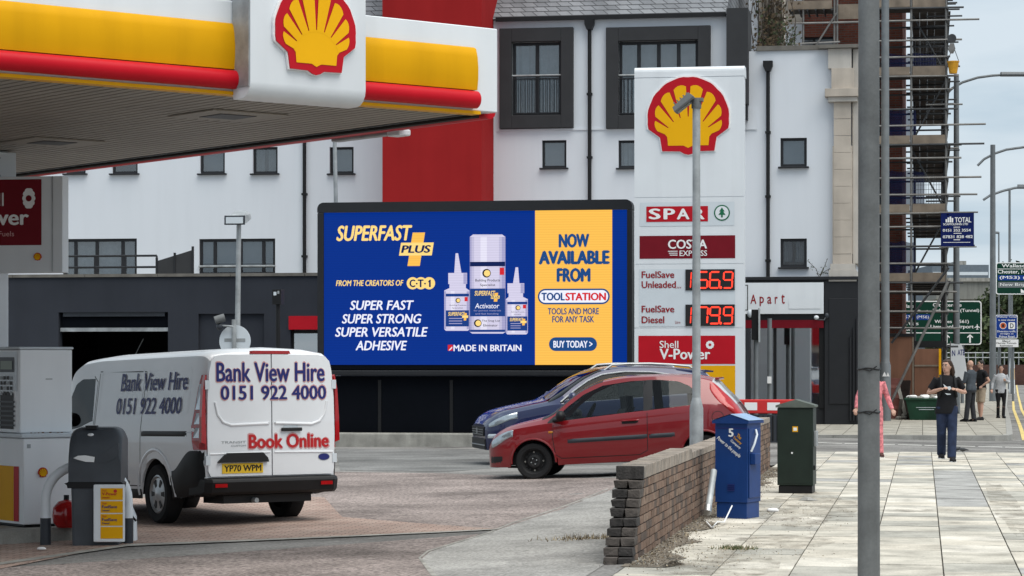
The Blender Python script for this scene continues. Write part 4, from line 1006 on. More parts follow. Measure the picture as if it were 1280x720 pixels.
class Car:
    """a car shell as rows of section points along x (x = 0 at the nose, y < 0 the near side)"""
    def __init__(s, **k):
        s.__dict__.update(k)
    def arch(s, x):
        z = s.zb(x)
        for cx in s.axles:
            d = abs(x-cx)
            if d < s.ar: z = max(z, s.wr+math.sqrt(s.ar**2-d*d)*1.0)
        return z
    def section(s, x):
        """half section, outer side first: list of (y, z)"""
        w, zs, wl, wh, re, zc = s.w(x), s.zs(x), s.wl(x), s.wh(x), s.re(x), s.zc(x)
        ys = w*.975; yr = s.yr(x)
        gy = lambda z: ys+(yr-ys)*max(0, min(1, (z-zs)/max(.02, re-zs)))
        zb = s.arch(x)
        low = [(w*.955, .0), (w*.985, .16), (w*1.0, .42), (w*1.0, .66), (w*.994, .86), (ys, 1.0)]
        z0 = s.zb(x)
        pts = []
        for y, t in low:
            z = z0+(zs-z0)*t; pts.append((y, max(z, zb+.004*t) if t < 1 else z))
        pts += [(gy(wl), wl), (gy(wh), wh), (yr, re), (yr*.93, re+(zc-re)*.42), (yr*.62, re+(zc-re)*.80), (0, zc)]
        return pts
    def yhalf(s, x, z):
        p = s.section(x)
        for (y0, z0), (y1, z1) in zip(p, p[1:]):
            if z0 <= z <= z1 and z1 > z0: return y0+(y1-y0)*(z-z0)/(z1-z0)
        return p[0][0] if z < p[0][1] else p[-4][0]
    def stations(s):
        xs = set(s.keys)
        n = int(s.L/.045)
        for i in range(n+1): xs.add(s.L*i/n)
        for e in (.006, .015, .03): xs.add(e); xs.add(s.L-e)
        xs = sorted(x for x in xs if 0 <= x <= s.L); o = [xs[0]]
        for x in xs[1:]:
            if x-o[-1] > .012 or x in s.keys:
                if x-o[-1] < .012 and o[-1] not in s.keys and len(o) > 1: o.pop()
                if x-o[-1] > .004: o.append(x)
        return o
    def shell(s, root, paint, glass, lower=None):
        xs = s.stations(); S = [s.section(x) for x in xs]; nb = len(S[0])
        parts = {}
        def mb_(k): return parts.setdefault(k, MB())
        for side in (-1, 1):
            for i in range(len(xs)-1):
                xm = (xs[i]+xs[i+1])/2
                for b in range(nb-1):
                    key = s.region(b, xm)
                    q = [(xs[i], S[i][b]), (xs[i+1], S[i+1][b]), (xs[i+1], S[i+1][b+1]), (xs[i], S[i][b+1])]
                    v = [(x, side*p[0], p[1]) for x, p in q]
                    parts.setdefault((key, side if key == 'side_window' else 0), []).append((v if side < 0 else v[::-1]))
        for (key, sd), quads in parts.items():
            if key is None: continue
            mb = MB(); idx = {}; fs = []
            vs = []
            for q in quads:
                f = []
                for p in q:
                    kk = tuple(round(c, 5) for c in p)
                    if kk not in idx: idx[kk] = len(vs); vs.append(p)
                    if not f or idx[kk] != f[-1]: f.append(idx[kk])
                f = [a for k, a in enumerate(f) if a not in f[:k]]
                if len(f) >= 3: fs.append(f)
            mb.add(vs, fs, {'body': paint, 'side_window': glass, 'windscreen': s.front_glass, 'rear_window': s.rear_glass, 'lower_body': lower or paint}[key], True)
            if key == 'body':
                for x, flip in ((xs[0], False), (xs[-1], True)):
                    p = s.section(x); ring = [(x, -a, b) for a, b in p] + [(x, a, b) for a, b in p[-2::-1]]
                    mb.add(ring, [tuple(range(len(ring)))[::-1 if not flip else 1]], s.cap if flip else paint)
            mb.build(key, root, ang=32)
    def patch(s, mb, x0, x1, zl, zh, m, off=.006, side=-1, n=12, k=6, thick=True):
        """a piece laid on the flank between the curves zl(x) and zh(x)"""
        rows = []
        for j in range(k+1):
            row = []
            for i in range(n+1):
                x = lerp(x0, x1, i/n); a = zl(x) if callable(zl) else zl; b = zh(x) if callable(zh) else zh
                z = lerp(a, b, j/k); edge = 0.0 if thick and (i in (0, n) or j in (0, k)) else off
                row.append((x, side*(s.yhalf(x, z)+edge), z))
            rows.append(row if side < 0 else row[::-1])
        mb.grid(rows, m)
    def line(s, mb, pts, m, wdt=.007, off=.0015, side=-1):
        """a shut line on the flank"""
        P = []
        for (xa, za), (xb, zb) in zip(pts, pts[1:]):
            n = max(2, int(math.hypot(xb-xa, zb-za)/.05))
            for i in range(n): P.append((lerp(xa, xb, i/n), lerp(za, zb, i/n)))
        P.append(pts[-1])
        L_, R_ = [], []
        for i, (x, z) in enumerate(P):
            a = P[max(0, i-1)]; b = P[min(len(P)-1, i+1)]; d = Vector((b[0]-a[0], b[1]-a[1])).normalized(); n_ = Vector((-d.y, d.x))*wdt/2
            for o, lst in ((n_, L_), (-n_, R_)):
                X, Z = x+o.x, z+o.y; lst.append((X, side*(s.yhalf(X, Z)+off), Z))
        mb.grid([R_, L_] if side < 0 else [L_, R_], m)
    def underbody(s, root, m=interior_dark):
        mb = MB(); mb.box(.25, s.L-.25, -s.w(s.L/2)*.74, s.w(s.L/2)*.74, s.zb(s.L/2)+.02, s.zb(s.L/2)+.22, m)
        for cx in s.axles:
            for sd in (-1, 1):
                y1 = sd*(s.w(cx)*.955); y0 = sd*(s.w(cx)-.34); r = s.ar+.012
                prof = [(cx+r*math.cos(t), y, s.wr+r*math.sin(t)) for y in (y0, y1) for t in [PI*i/14 for i in range(15)]]
                mb.add(prof, [(i, i+1, 16+i, 15+i) for i in range(14)], m, True)
                mb.add([(cx+r*math.cos(t), y0, s.wr+r*math.sin(t)) for t in [PI*i/14 for i in range(15)]]+[(cx+r, y0, s.zb(cx)), (cx-r, y0, s.zb(cx))], [tuple(range(17))], m)
        mb.build('underbody', root)
    def wheels(s, root, rim_fn, tw=.195):
        for cx in s.axles:
            for sd in (-1, 1):
                e = bpy.data.objects.new('wheel', None)
                T = Matrix.Rotation(PI/2 if sd < 0 else -PI/2, 4, 'X')
                mb = MB(T=T); R = s.wr; q = s.rim
                prof = [(q*.92, -tw*.5), (R*.90, -tw*.52), (R*.985, -tw*.40), (R, -tw*.2), (R, tw*.2), (R*.985, tw*.40), (R*.90, tw*.52), (q*1.04, tw*.48), (q, tw*.40)]
                mb.lathe(prof, rubber, 40, caps=False)
                for k in range(3):
                    zz = -tw*.13+tw*.13*k; 
                mb.disc(0, 0, q*1.0, interior_dark, -tw*.1)
                y = sd*(s.w(cx)-tw*.5-.018)
                w_ = mb.build('wheel', root, (cx, y, s.wr))
                rb = MB(T=T); rim_fn(rb, q, tw); rb.build('rim', w_)
def rim_steel(mb, q, tw):
    mb.lathe([(q*1.01, tw*.42), (q*.95, tw*.36), (q*.88, tw*.22), (q*.80, tw*.10), (q*.62, tw*.16), (q*.50, tw*.30), (q*.34, tw*.33), (q*.26, tw*.24), (q*.10, tw*.26), (.001, tw*.26)], wheel_black, 36, caps=False)
    for k in range(12):
        a = 2*PI*k/12; mb.disc(q*.73*math.cos(a), q*.73*math.sin(a), q*.075, print_black if k % 3 else concrete, tw*.165, n=10)
    for k in range(4):
        a = 2*PI*k/4+.4; mb.cyl(q*.24*math.cos(a), q*.24*math.sin(a), tw*.25, tw*.36, q*.055, steel, n=8)
def rim_cover(mb, q, tw):
    mb.lathe([(q*1.01, tw*.42), (q*.93, tw*.45), (q*.84, tw*.36), (q*.4, tw*.40), (q*.18, tw*.47), (.001, tw*.48)], wheel_silver, 36, caps=False)
    for k in range(6):
        a = 2*PI*k/6
        p = [(q*.42*math.cos(a-.22), q*.42*math.sin(a-.22)), (q*.80*math.cos(a-.17), q*.80*math.sin(a-.17)), (q*.80*math.cos(a+.17), q*.80*math.sin(a+.17)), (q*.42*math.cos(a+.22), q*.42*math.sin(a+.22))]
        mb.prism(p, tw*.37, tw*.41, print_black)
def rim_alloy(mb, q, tw):
    mb.lathe([(q*1.02, tw*.42), (q*.93, tw*.46), (q*.88, tw*.3), (q*.86, tw*.1)], wheel_silver, 36, caps=False)
    for k in range(5):
        a = 2*PI*k/5
        for d in (-.20, .20):
            mb.prism([(q*.15*math.cos(a+d*2.5), q*.15*math.sin(a+d*2.5)), (q*.9*math.cos(a+d-.05), q*.9*math.sin(a+d-.05)), (q*.9*math.cos(a+d+.05), q*.9*math.sin(a+d+.05)), (q*.15*math.cos(a+d*2.5+.5), q*.15*math.sin(a+d*2.5+.5))], tw*.30, tw*.42, wheel_silver)
    mb.cyl(0, 0, tw*.28, tw*.44, q*.2, wheel_silver)
def seats(root, xs, zf, wy, zt):
    for x, ys in xs:
        for y in ys:
            mb = MB()
            mb.loft([[(x+dx, y+wy*c, z) for c, z in ((-1, zf), (1, zf), (1, zf+.16), (-1, zf+.16))] for dx in (-.22, .26)], interior_dark, smooth=False)
            mb.loft([[(x+.22+t*.22+dx, y+wy*c*k, zf+.12+(zt-zf-.30)*t) for dx, c in ((0, -1), (0, 1), (.13, 1), (.13, -1))] for t, k in ((0, 1), (.5, 1), (.9, .85), (1, .7))], interior_dark)
            mb.loft([[(x+.46+dx, y+.12*c, z) for dx, c in ((0, -1), (0, 1), (.09, 1), (.09, -1))] for z in (zt-.18, zt-.13, zt-.02, zt)], interior_dark)
            mb.build('seat', root, bev=.02)
def steering(root, x, y, z, r=.18):
    mb = MB(T=Tr(x, y, z) @ Matrix.Rotation(math.radians(-62), 4, 'Y'))
    P = [(r*math.cos(2*PI*k/24), r*math.sin(2*PI*k/24), 0) for k in range(25)]
    mb.tube(P, .016, interior_dark, 8, caps=False); mb.box(-r, r, -.02, .02, -.015, .015, interior_dark); mb.cyl(0, 0, -.03, .02, .06, interior_dark)
    mb.build('steering_wheel', root)
def mirror(root, x, y, z, m, arm):
    mb = MB(); mb.ball((x, y, z), .075, .105, .085, m, 14, 9); mb.tube([(x, y, z-.05), arm], .03, m, 8); return mb.build('wing_mirror', root)

# ---------------------------------------------------------------- small red hatchback
Lf = 3.92
fz = Car(L=Lf, axles=(.715, 3.25), wr=.274, ar=.328, rim=.186,
    keys=[.86, 1.02, 1.78, 2.40, 2.50, 3.22, 3.40, 3.74],
    zb=lin([(0, .21), (.35, .20), (.6, .20), (3.5, .21), (3.75, .27), (Lf, .32)]),
    w=pch([(0, .50), (.03, .58), (.12, .69), (.30, .775), (.6, .82), (1.2, .838), (2.6, .842), (3.3, .825), (3.65, .775), (3.82, .70), (3.89, .63), (Lf, .58)]),
    zs=pch([(0, .50), (.10, .62), (.35, .745), (.7, .80), (.95, .828), (2.0, .905), (3.2, .985), (3.5, .99), (3.7, .92), (3.82, .76), (Lf, .60)]),
    wl=pch([(0, .51), (.10, .63), (.35, .755), (.7, .81), (.95, .835), (1.02, .842), (2.0, .92), (3.2, 1.005), (3.3, 1.02), (3.5, 1.01), (3.7, .93), (3.82, .77), (Lf, .61)]),
    wh=lin([(0, .515), (.10, .64), (.35, .765), (.7, .82), (.95, .843), (1.02, .848), (1.25, 1.06), (1.5, 1.235), (1.78, 1.35), (2.2, 1.395), (2.6, 1.395), (2.9, 1.355), (3.08, 1.27), (3.17, 1.16), (3.22, 1.012), (3.3, 1.04), (3.5, 1.03), (3.7, .95), (3.82, .78), (Lf, .62)]),
    re=pch([(0, .525), (.10, .66), (.35, .785), (.7, .85), (.86, .88), (1.02, .945), (1.25, 1.125), (1.5, 1.295), (1.78, 1.40), (2.2, 1.445), (2.7, 1.44), (3.1, 1.40), (3.38, 1.33), (3.58, 1.15), (3.74, .97), (3.84, .80), (Lf, .63)]),
    zc=pch([(0, .56), (.10, .70), (.35, .83), (.7, .905), (.86, .94), (1.02, 1.02), (1.25, 1.19), (1.5, 1.345), (1.78, 1.447), (2.2, 1.485), (2.7, 1.475), (3.1, 1.44), (3.40, 1.38), (3.58, 1.19), (3.74, 1.0), (3.85, .82), (Lf, .66)]),
    yr=pch([(0, .46), (.12, .60), (.35, .68), (.7, .72), (1.1, .70), (1.4, .645), (1.86, .585), (2.4, .575), (3.0, .555), (3.42, .54), (3.7, .60), (3.85, .60), (Lf, .52)]),
    front_glass=dark_car_glass, rear_glass=panel_grey, cap=red_paint)
def reg_f(b, x):
    if b == 6 and 1.02 < x < 3.22: return 'side_window'
    if b >= 8 and .86 < x < 1.78: return 'windscreen'
    if b >= 8 and 3.40 < x < 3.74: return 'rear_window'
    return 'body'
fz.region = reg_f; fz.rear_glass = M('reflection_pale_glass', (.45, .47, .49), .05, var=0, spec=1.0)  # pale base colour stands in for the bright reflection on the rear glass
D = 36.9
px_, py_ = W(609, 37.6)
fa = A - math.radians(9)
red = thing('hatchback_car', 'small red three door hatchback parked nearest the boundary wall', 'car', (px_, py_+.80, 0), fa, ry=math.radians(-1.6))
def seat_car(o, car, fa, p):
    # put the four tyres on the forecourt as nearly as one pitch angle allows
    ax = car.axles
    def wp(x, y): return (o.location.x+x*math.cos(fa)-y*math.sin(fa), o.location.y+x*math.sin(fa)+y*math.cos(fa))
    y = car.w(ax[0])-.1
    zf = sum(g(*wp(ax[0], s*y)) for s in (-1, 1))/2; zr = sum(g(*wp(ax[1], s*y)) for s in (-1, 1))/2
    a = math.atan2(zr-zf, ax[1]-ax[0]); o.rotation_euler = (0, -a, fa); o.location.z = zf-ax[0]*math.tan(a)-.004
seat_car(red, fz, fa, 0); red.scale = (1.02, 1.05, 1.01)
fz.shell(red, red_paint, car_glass); fz.underbody(red); fz.wheels(red, rim_steel)
seats(red, [(1.55, (-.37, .37)), (2.55, (-.36, .36))], .50, .24, 1.17); steering(red, 1.44, .36, .92)
mb = MB(); mb.box(.92, 1.34, -.70, .70, .55, .89, interior_dark); mb.build('dashboard', red, bev=.04)
for sd in (-1, 1):
    mb = MB(); fz.line(mb, [(1.04, .842), (1.02, .60), (1.05, .36), (1.14, .30), (2.30, .30), (2.42, .36), (2.44, .955)], print_black, .010, side=sd); mb.build('door_seam', red)
    mb = MB(); fz.patch(mb, 2.385, 2.52, lambda x: fz.wl(x)-.004, lambda x: fz.wh(x)+.004, interior_dark, .008, sd, 3, 4); mb.build('door_pillar', red)
    mb = MB(); fz.patch(mb, 1.24, 2.43, lambda x: .505+.012*x, lambda x: .565+.014*x, dark_plastic, .016, sd, 14, 3); fz.patch(mb, 2.45, 2.83, lambda x: .505+.012*x, lambda x: .565+.014*x, dark_plastic, .016, sd, 8, 3); mb.build('side_moulding', red)
    mb = MB(); fz.patch(mb, 2.06, 2.30, .765, .815, print_black, .004, sd, 6, 3); fz.patch(mb, 2.05, 2.31, .80, .825, red_paint, .03, sd, 8, 3); mb.build('door_handle', red)
    mb = MB(); fz.patch(mb, .95, 1.12, lambda x: fz.wl(x)-.01, lambda x: fz.wl(x)+.02+max(0, (x-.95))*.72, interior_dark, .012, sd, 5, 3); mb.build('mirror_base', red)
    mb = MB(); fz.patch(mb, .07, .42, lambda x: lerp(.50, .66, sstep(.04, .44, x)), lambda x: min(fz.zs(x)-.002, lerp(.60, .775, sstep(.03, .36, x))), clear_lamp, .012, sd, 14, 6)
    hl = mb.build('headlight', red); mb = MB(); fz.patch(mb, .06, .43, lambda x: lerp(.49, .655, sstep(.04, .44, x)), lambda x: min(fz.zs(x)-.001, lerp(.61, .785, sstep(.03, .36, x))), lamp_glass, .022, sd, 14, 6); mb.build('lens', hl)
    mb = MB(); fz.patch(mb, 3.36, 3.86, lambda x: lerp(1.22, .70, ((x-3.36)/.5)**.75), lambda x: min(fz.re(x)-.01, lerp(1.36, .90, ((x-3.36)/.5)**1.1)), red_lamp, .016, sd, 16, 6); mb.build('tail_light', red)
    mb = MB(); fz.patch(mb, .96, 1.03, .68, .71, M('amber_lens', (.55, .20, .01), .3, var=0), .01, sd, 4, 3); mb.build('side_repeater', red)
    mb = MB(); fz.patch(mb, .04, .24, .27, .37, print_black, .003, sd, 6, 3); mb.build('bumper_grille', red)
    # raised lips round the wheel arches
    mb = MB()
    for cx in fz.axles:
        P = []
        for i in range(19):
            t = math.radians(-4+188*i/18); x = cx+(fz.ar+.008)*math.cos(t); z = fz.wr+(fz.ar+.008)*math.sin(t)
            P.append((x, sd*(fz.yhalf(x, z)+.003), z))
        MB().tube(P, .016, red_paint, 8).build('arch_lip', red)
mb = MB(); P = [(3.47+.085*math.cos(2*PI*k/20), .80+.085*math.sin(2*PI*k/20)) for k in range(21)]
fz.line(mb, P, print_black, .007, side=-1); mb.build('fuel_flap', red)
mirror(red, 1.17, -.93, .93, black_plastic, (1.05, -.80, .87)); mirror(red, 1.17, .93, .93, black_plastic, (1.05, .80, .87))
mb = MB(); mb.tube([(.02, y, .24) for y in (-.48, .48)], .02, black_plastic); mb.tube([(.30, -.60, .205), (.45, -.70, .2)], .02, black_plastic); mb.build('bumper_lip', red)
mb = MB(); mb.box(3.86, 3.90, -.26, .26, .60, .71, plate_yellow); mb.build('number_plate', red)
mb = MB(); mb.box(3.43, 3.50, -.46, .46, 1.345, 1.385, red_paint); mb.build('spoiler', red, bev=.015)

# ---------------------------------------------------------------- dark blue crossover behind it
Ls = 4.46
sv = Car(L=Ls, axles=(.90, 3.55), wr=.345, ar=.40, rim=.24,
    keys=[1.10, 1.30, 2.10, 2.35, 2.45, 3.20, 3.28, 3.95, 4.02, 4.34],
    zb=lin([(0, .27), (.4, .26), (4.0, .28), (Ls, .36)]),
    w=pch([(0, .60), (.03, .68), (.12, .78), (.30, .86), (.6, .90), (1.2, .915), (2.6, .92), (3.7, .905), (4.1, .86), (4.34, .78), (Ls, .68)]),
    zs=pch([(0, .65), (.10, .75), (.35, .86), (.8, .947), (1.15, 1.005), (2.0, 1.05), (3.4, 1.12), (4.0, 1.14), (4.25, 1.06), (Ls, .80)]),
    wl=pch([(0, .66), (.10, .76), (.35, .87), (.8, .957), (1.15, 1.015), (1.30, 1.03), (2.0, 1.065), (3.4, 1.14), (3.95, 1.17), (4.1, 1.15), (4.25, 1.07), (Ls, .81)]),
    wh=lin([(0, .665), (.10, .77), (.35, .88), (.8, .967), (1.15, 1.03), (1.30, 1.04), (1.6, 1.25), (1.85, 1.40), (2.10, 1.49), (2.5, 1.53), (3.0, 1.515), (3.5, 1.44), (3.8, 1.33), (3.95, 1.18), (4.1, 1.165), (4.25, 1.08), (Ls, .82)]),
    re=pch([(0, .675), (.10, .79), (.35, .90), (.8, .985), (1.10, 1.045), (1.30, 1.12), (1.6, 1.32), (1.85, 1.46), (2.10, 1.55), (2.5, 1.595), (3.0, 1.59), (3.6, 1.545), (4.0, 1.48), (4.2, 1.26), (4.34, 1.08), (Ls, .84)]),
    zc=pch([(0, .70), (.10, .82), (.35, .945), (.8, 1.04), (1.10, 1.095), (1.30, 1.19), (1.6, 1.37), (1.85, 1.51), (2.10, 1.60), (2.5, 1.64), (3.0, 1.635), (3.6, 1.595), (4.02, 1.535), (4.2, 1.31), (4.34, 1.12), (Ls, .86)]),
    yr=pch([(0, .56), (.12, .68), (.35, .76), (.8, .80), (1.3, .76), (1.7, .70), (2.1, .65), (2.6, .635), (3.5, .61), (4.02, .585), (4.34, .66), (Ls, .60)]),
    front_glass=dark_car_glass, rear_glass=fz.rear_glass, cap=blue_paint)
def reg_s(b, x):
    if b == 6 and 1.30 < x < 3.95: return 'side_window'
    if b >= 8 and 1.10 < x < 2.10: return 'windscreen'
    if b >= 8 and 4.02 < x < 4.34: return 'rear_window'
    return 'body'
sv.region = reg_s
sa = A + math.radians(11)
x_, y_ = W(590, 43.2)
suv = thing('crossover_car', 'dark blue crossover with silver roof rails parked behind the red hatchback', 'car', (x_, y_+.75, 0), sa)
seat_car(suv, sv, sa, 0); suv.scale = (1, 1, 1.045)
sv.shell(suv, blue_paint, dark_car_glass); sv.underbody(suv); sv.wheels(suv, rim_alloy, .225)
seats(suv, [(1.75, (-.40, .40)), (2.7, (-.40, .40))], .62, .26, 1.36); steering(suv, 1.7, .38, 1.08)
for sd in (-1, 1):
    mb = MB(); P = [(x, sd*.60, sv.re(x)+.075-(.07 if x in (2.15, 3.85) else 0)) for x in (2.15, 2.3, 2.6, 3.0, 3.4, 3.7, 3.85)]
    mb.tube(P, .02, chrome, 8); mb.build('roof_rail', suv)
    mb = MB()
    P = [(x, sd*(sv.yhalf(x, sv.wh(x))+.008), sv.wh(x)+.008) for x in [1.30+2.62*i/30 for i in range(31)]]
    mb.tube(P, .015, chrome, 8); mb.build('window_trim', suv)
    mb = MB()
    for xa, xb in ((2.35, 2.45), (3.20, 3.28)): sv.patch(mb, xa, xb, lambda x: sv.wl(x)-.003, lambda x: sv.wh(x)+.002, black_plastic, .006, sd, 3, 4)
    mb.build('door_pillar', suv)
    mb = MB(); sv.line(mb, [(1.35, 1.02), (1.28, .70), (1.32, .40), (2.3, .40), (2.40, .46), (2.40, 1.06)], print_black, .010, side=sd); mb.build('door_seam', suv)
    mb = MB(); sv.patch(mb, .05, .52, lambda x: lerp(.655, .79, sstep(.03, .5, x)), lambda x: min(sv.zs(x)-.003, lerp(.78, .90, sstep(.03, .4, x))), clear_lamp, .012, sd, 14, 5)
    hl = mb.build('headlight', suv); mb = MB(); sv.patch(mb, .04, .53, lambda x: lerp(.65, .785, sstep(.03, .5, x)), lambda x: min(sv.zs(x)-.001, lerp(.79, .91, sstep(.03, .4, x))), lamp_glass, .02, sd, 14, 5); mb.build('lens', hl)
    mb = MB(); sv.patch(mb, 4.0, 4.40, lambda x: .92, lambda x: 1.08-.3*max(0, x-4.2), red_lamp, .014, sd, 10, 4); mb.build('tail_light', suv)
    mb = MB(); sv.patch(mb, .03, .16, .47, .54, clear_lamp, .012, sd, 8, 3); mb.build('fog_light', suv)
    mirror(suv, 1.48, sd*1.03, 1.13, blue_paint, (1.38, sd*.88, 1.05))
mb = MB(T=Matrix(((0, 0, -1, 0), (-1, 0, 0, 0), (0, 1, 0, 0), (0, 0, 0, 1))))     # u -> -y, v -> z, w -> -x : the nose
mb.prism([(-.52, .50), (.52, .50), (.58, .655), (-.58, .655)], -.01, .022, print_black)
for k in range(3): mb.box(-.50, .50, .525+.04*k, .533+.04*k, .022, .034, chrome)
mb.disc(0, .58, .06, chrome, .038); mb.build('grille', suv)
mb = MB(); mb.box(-.02, .10, -.62, .62, .28, .46, print_black); mb.box(-.03, -.01, -.62, .62, .34, .36, chrome); mb.build('front_bumper', suv, bev=.02)
mb = MB(); mb.loft([[(4.0, y, 1.50), (4.16, y, 1.50), (4.16, y, 1.525), (4.0, y, 1.545)] for y in (-.56, 0, .56)], blue_paint, smooth=False); mb.build('spoiler', suv, bev=.01)

# ---------------------------------------------------------------- white van
Lv = 4.95
vn = Car(L=Lv, axles=(.98, 3.80), wr=.335, ar=.40, rim=.215,
    keys=[.72, .95, 1.30, 1.98, 4.60],
    zb=lin([(0, .30), (.5, .28), (4.4, .30), (Lv, .36)]),
    w=pch([(0, .62), (.04, .72), (.15, .84), (.40, .94), (.9, .975), (4.3, .975), (4.70, .955), (4.86, .93), (4.92, .905), (Lv, .88)]),
    zs=pch([(0, .75), (.15, .88), (.5, .98), (1.0, 1.03), (1.5, 1.06), (2.2, 1.16), (4.8, 1.18), (Lv, 1.18)]),
    wl=pch([(0, .76), (.15, .89), (.5, .99), (.9, 1.03), (.95, 1.035), (1.5, 1.075), (1.98, 1.16), (2.2, 1.18), (4.8, 1.20), (Lv, 1.20)]),
    wh=lin([(0, .765), (.15, .90), (.5, 1.0), (.9, 1.035), (.95, 1.045), (1.15, 1.35), (1.36, 1.60), (1.55, 1.66), (1.95, 1.66), (1.98, 1.17), (2.2, 1.19), (4.8, 1.21), (Lv, 1.21)]),
    re=pch([(0, .78), (.15, .93), (.5, 1.06), (.72, 1.13), (.9, 1.28), (1.1, 1.55), (1.30, 1.75), (1.6, 1.835), (2.2, 1.865), (4.7, 1.87), (4.86, 1.86), (4.93, 1.82), (Lv, 1.77)]),
    zc=pch([(0, .82), (.15, .99), (.5, 1.13), (.72, 1.22), (.9, 1.38), (1.1, 1.65), (1.30, 1.845), (1.6, 1.93), (2.2, 1.962), (4.7, 1.97), (4.86, 1.95), (4.93, 1.91), (Lv, 1.85)]),
    yr=pch([(0, .58), (.15, .74), (.5, .84), (.9, .87), (1.3, .86), (1.7, .85), (2.2, .845), (4.7, .845), (4.88, .825), (Lv, .79)]),
    front_glass=dark_car_glass, rear_glass=dark_car_glass, cap=van_paint)
def reg_v(b, x):
    if b == 6 and 0.95 < x < 1.96: return 'side_window'
    if b >= 8 and .72 < x < 1.30: return 'windscreen'
    return 'body'
vn.region = reg_v
va = A + math.radians(-55.5)
vS = (.955, .955, 1.035)
xr_, yr_ = cam2w(-2.765, 28.5)
van = thing('panel_van', 'white hire van with navy and red lettering parked under the canopy', 'van', (xr_-Lv*vS[0]*math.cos(va), yr_-Lv*vS[0]*math.sin(va), 0), va)
van.scale = vS
def seat_van():
    ax = [a*vS[0] for a in vn.axles]
    def wp(x): return (van.location.x+x*math.cos(va), van.location.y+x*math.sin(va))
    zf, zr = g(*wp(ax[0])), g(*wp(ax[1])); a = math.atan2(zr-zf, ax[1]-ax[0])+math.radians(.8)
    van.rotation_euler = (0, -a, va); van.location.z = zr-ax[1]*math.sin(a)-.006
seat_van()
vn.shell(van, van_paint, dark_car_glass); vn.underbody(van); vn.wheels(van, rim_cover, .215)
seats(van, [(1.45, (-.45, .45))], .80, .26, 1.55)
TV = Matrix.Identity(4)
def vtext(mb, t, rc, m, off, bold=.03, shear=0.0):
    """lettering on the leaning upper flank (near side)"""
    x0, z0, x1, z1 = rc; ya, yb = vn.yhalf(3, z0), vn.yhalf(3, z1); ln = math.hypot(z1-z0, yb-ya)
    dv = Vector((0, -(yb-ya)/ln, (z1-z0)/ln)); dn = Vector((0, -dv.z, dv.y))
    T = Matrix(((1, 0, 0, 0), (0, dv.y, dn.y, -ya), (0, dv.z, dn.z, z0), (0, 0, 0, 1)))
    mb.text(t, (x0, 0, x1, ln), m, off, T, bold=bold, shear=shear)
mb = MB()
for t, x0, x1, z0, z1 in (('Bank View Hire', 2.73, 4.55, 1.50, 1.70), ('0151 922 4000', 2.66, 4.45, 1.235, 1.42)):
    vtext(mb, t, (x0, z0, x1, z1), print_navy, .010, .022)
mb.build('side_lettering', van)
mb = MB()
for pts in ([(1.05, 1.02), (1.0, .70), (1.12, .40), (1.98, .40), (2.02, .60), (2.02, 1.62), (1.9, 1.69)], [(2.06, 1.72), (2.06, .42), (3.36, .42), (3.40, .62), (3.40, 1.72), (2.06, 1.74)], [(3.46, 1.03), (4.74, 1.03)]):
    vn.line(mb, pts, print_black if len(pts) > 2 else panel_grey, .012)
mb.build('door_seam', van)
mb = MB(); vn.patch(mb, 3.42, 4.62, .985, 1.045, print_black, .006, n=20, k=3); mb.build('door_rail', van)
mb = MB(); vn.patch(mb, 1.72, 1.96, .93, .98, print_black, .02, n=6, k=3); vn.patch(mb, 2.12, 2.36, .96, 1.01, print_black, .02, n=6, k=3); mb.build('door_handle', van)
# pressed panels along the cargo side
for xa, xb in ((2.12, 3.34), (3.46, 4.60)):
    mb = MB(); vn.line(mb, [(xa+.04, 1.24), (xb-.04, 1.24), (xb, 1.28), (xb, 1.70), (xb-.04, 1.745), (xa+.04, 1.745), (xa, 1.70), (xa, 1.28), (xa+.04, 1.24)], van_paint, .03, .002); mb.build('pressed_panel', van)
for sd in (-1, 1):
    mb = MB(); cx = vn.axles[1]; P = []
    for i in range(25):
        t = math.radians(-2+184*i/24); x = cx+(vn.ar+.09)*math.cos(t); z = vn.wr+(vn.ar+.09)*math.sin(t)*1.02
        P.append((x, sd*(vn.yhalf(x, z)-.008), z))
    mb.tube(P, .026, van_paint, 8)
    mb.build('arch_swage', van)
mb = MB(); vn.patch(mb, 4.19, 4.945, lambda x: vn.zb(x), lambda x: lerp(.60, .83, sstep(4.25, 4.72, x)), black_plastic, .014, -1, 16, 5); mb.build('bumper_corner', van)
mb = MB(); vn.patch(mb, 4.19, 4.945, lambda x: vn.zb(x), lambda x: lerp(.60, .83, sstep(4.25, 4.72, x)), black_plastic, .014, 1, 16, 5); mb.build('bumper_corner', van)
mb = MB(); vn.patch(mb, 1.42, 3.38, lambda x: vn.zb(x)-.02, lambda x: vn.zb(x)+.09, black_plastic, .010, -1, 10, 3); mb.build('sill_cladding', van)
mb = MB()   # rear bumper
R_ = []
for z, k in ((.34, .0), (.37, .05), (.48, .075), (.515, .06), (.53, .0)):
    hw_ = .93+.0*k; R_.append([(Lv-.30, -hw_-.02, z), (Lv-.04+k, -hw_+.02, z), (Lv+.02+k, -hw_+.10, z), (Lv+.02+k, hw_-.10, z), (Lv-.04+k, hw_-.02, z), (Lv-.30, hw_+.02, z)])
mb.loft(R_, black_plastic, smooth=False); bp = mb.build('rear_bumper', van, bev=.012)
for y in (-.72, .72): MB().box(Lv+.09, Lv+.10, y-.08, y+.08, .425, .465, red_lamp).build('reflector', bp)
mb = MB(); mb.box(Lv-.6, Lv-.08, -.6, .6, .24, .33, print_black); mb.tube([(Lv-.3, -.2, .27), (Lv+.01, -.2, .27)], .03, steel, 8); mb.build('undertray', van)
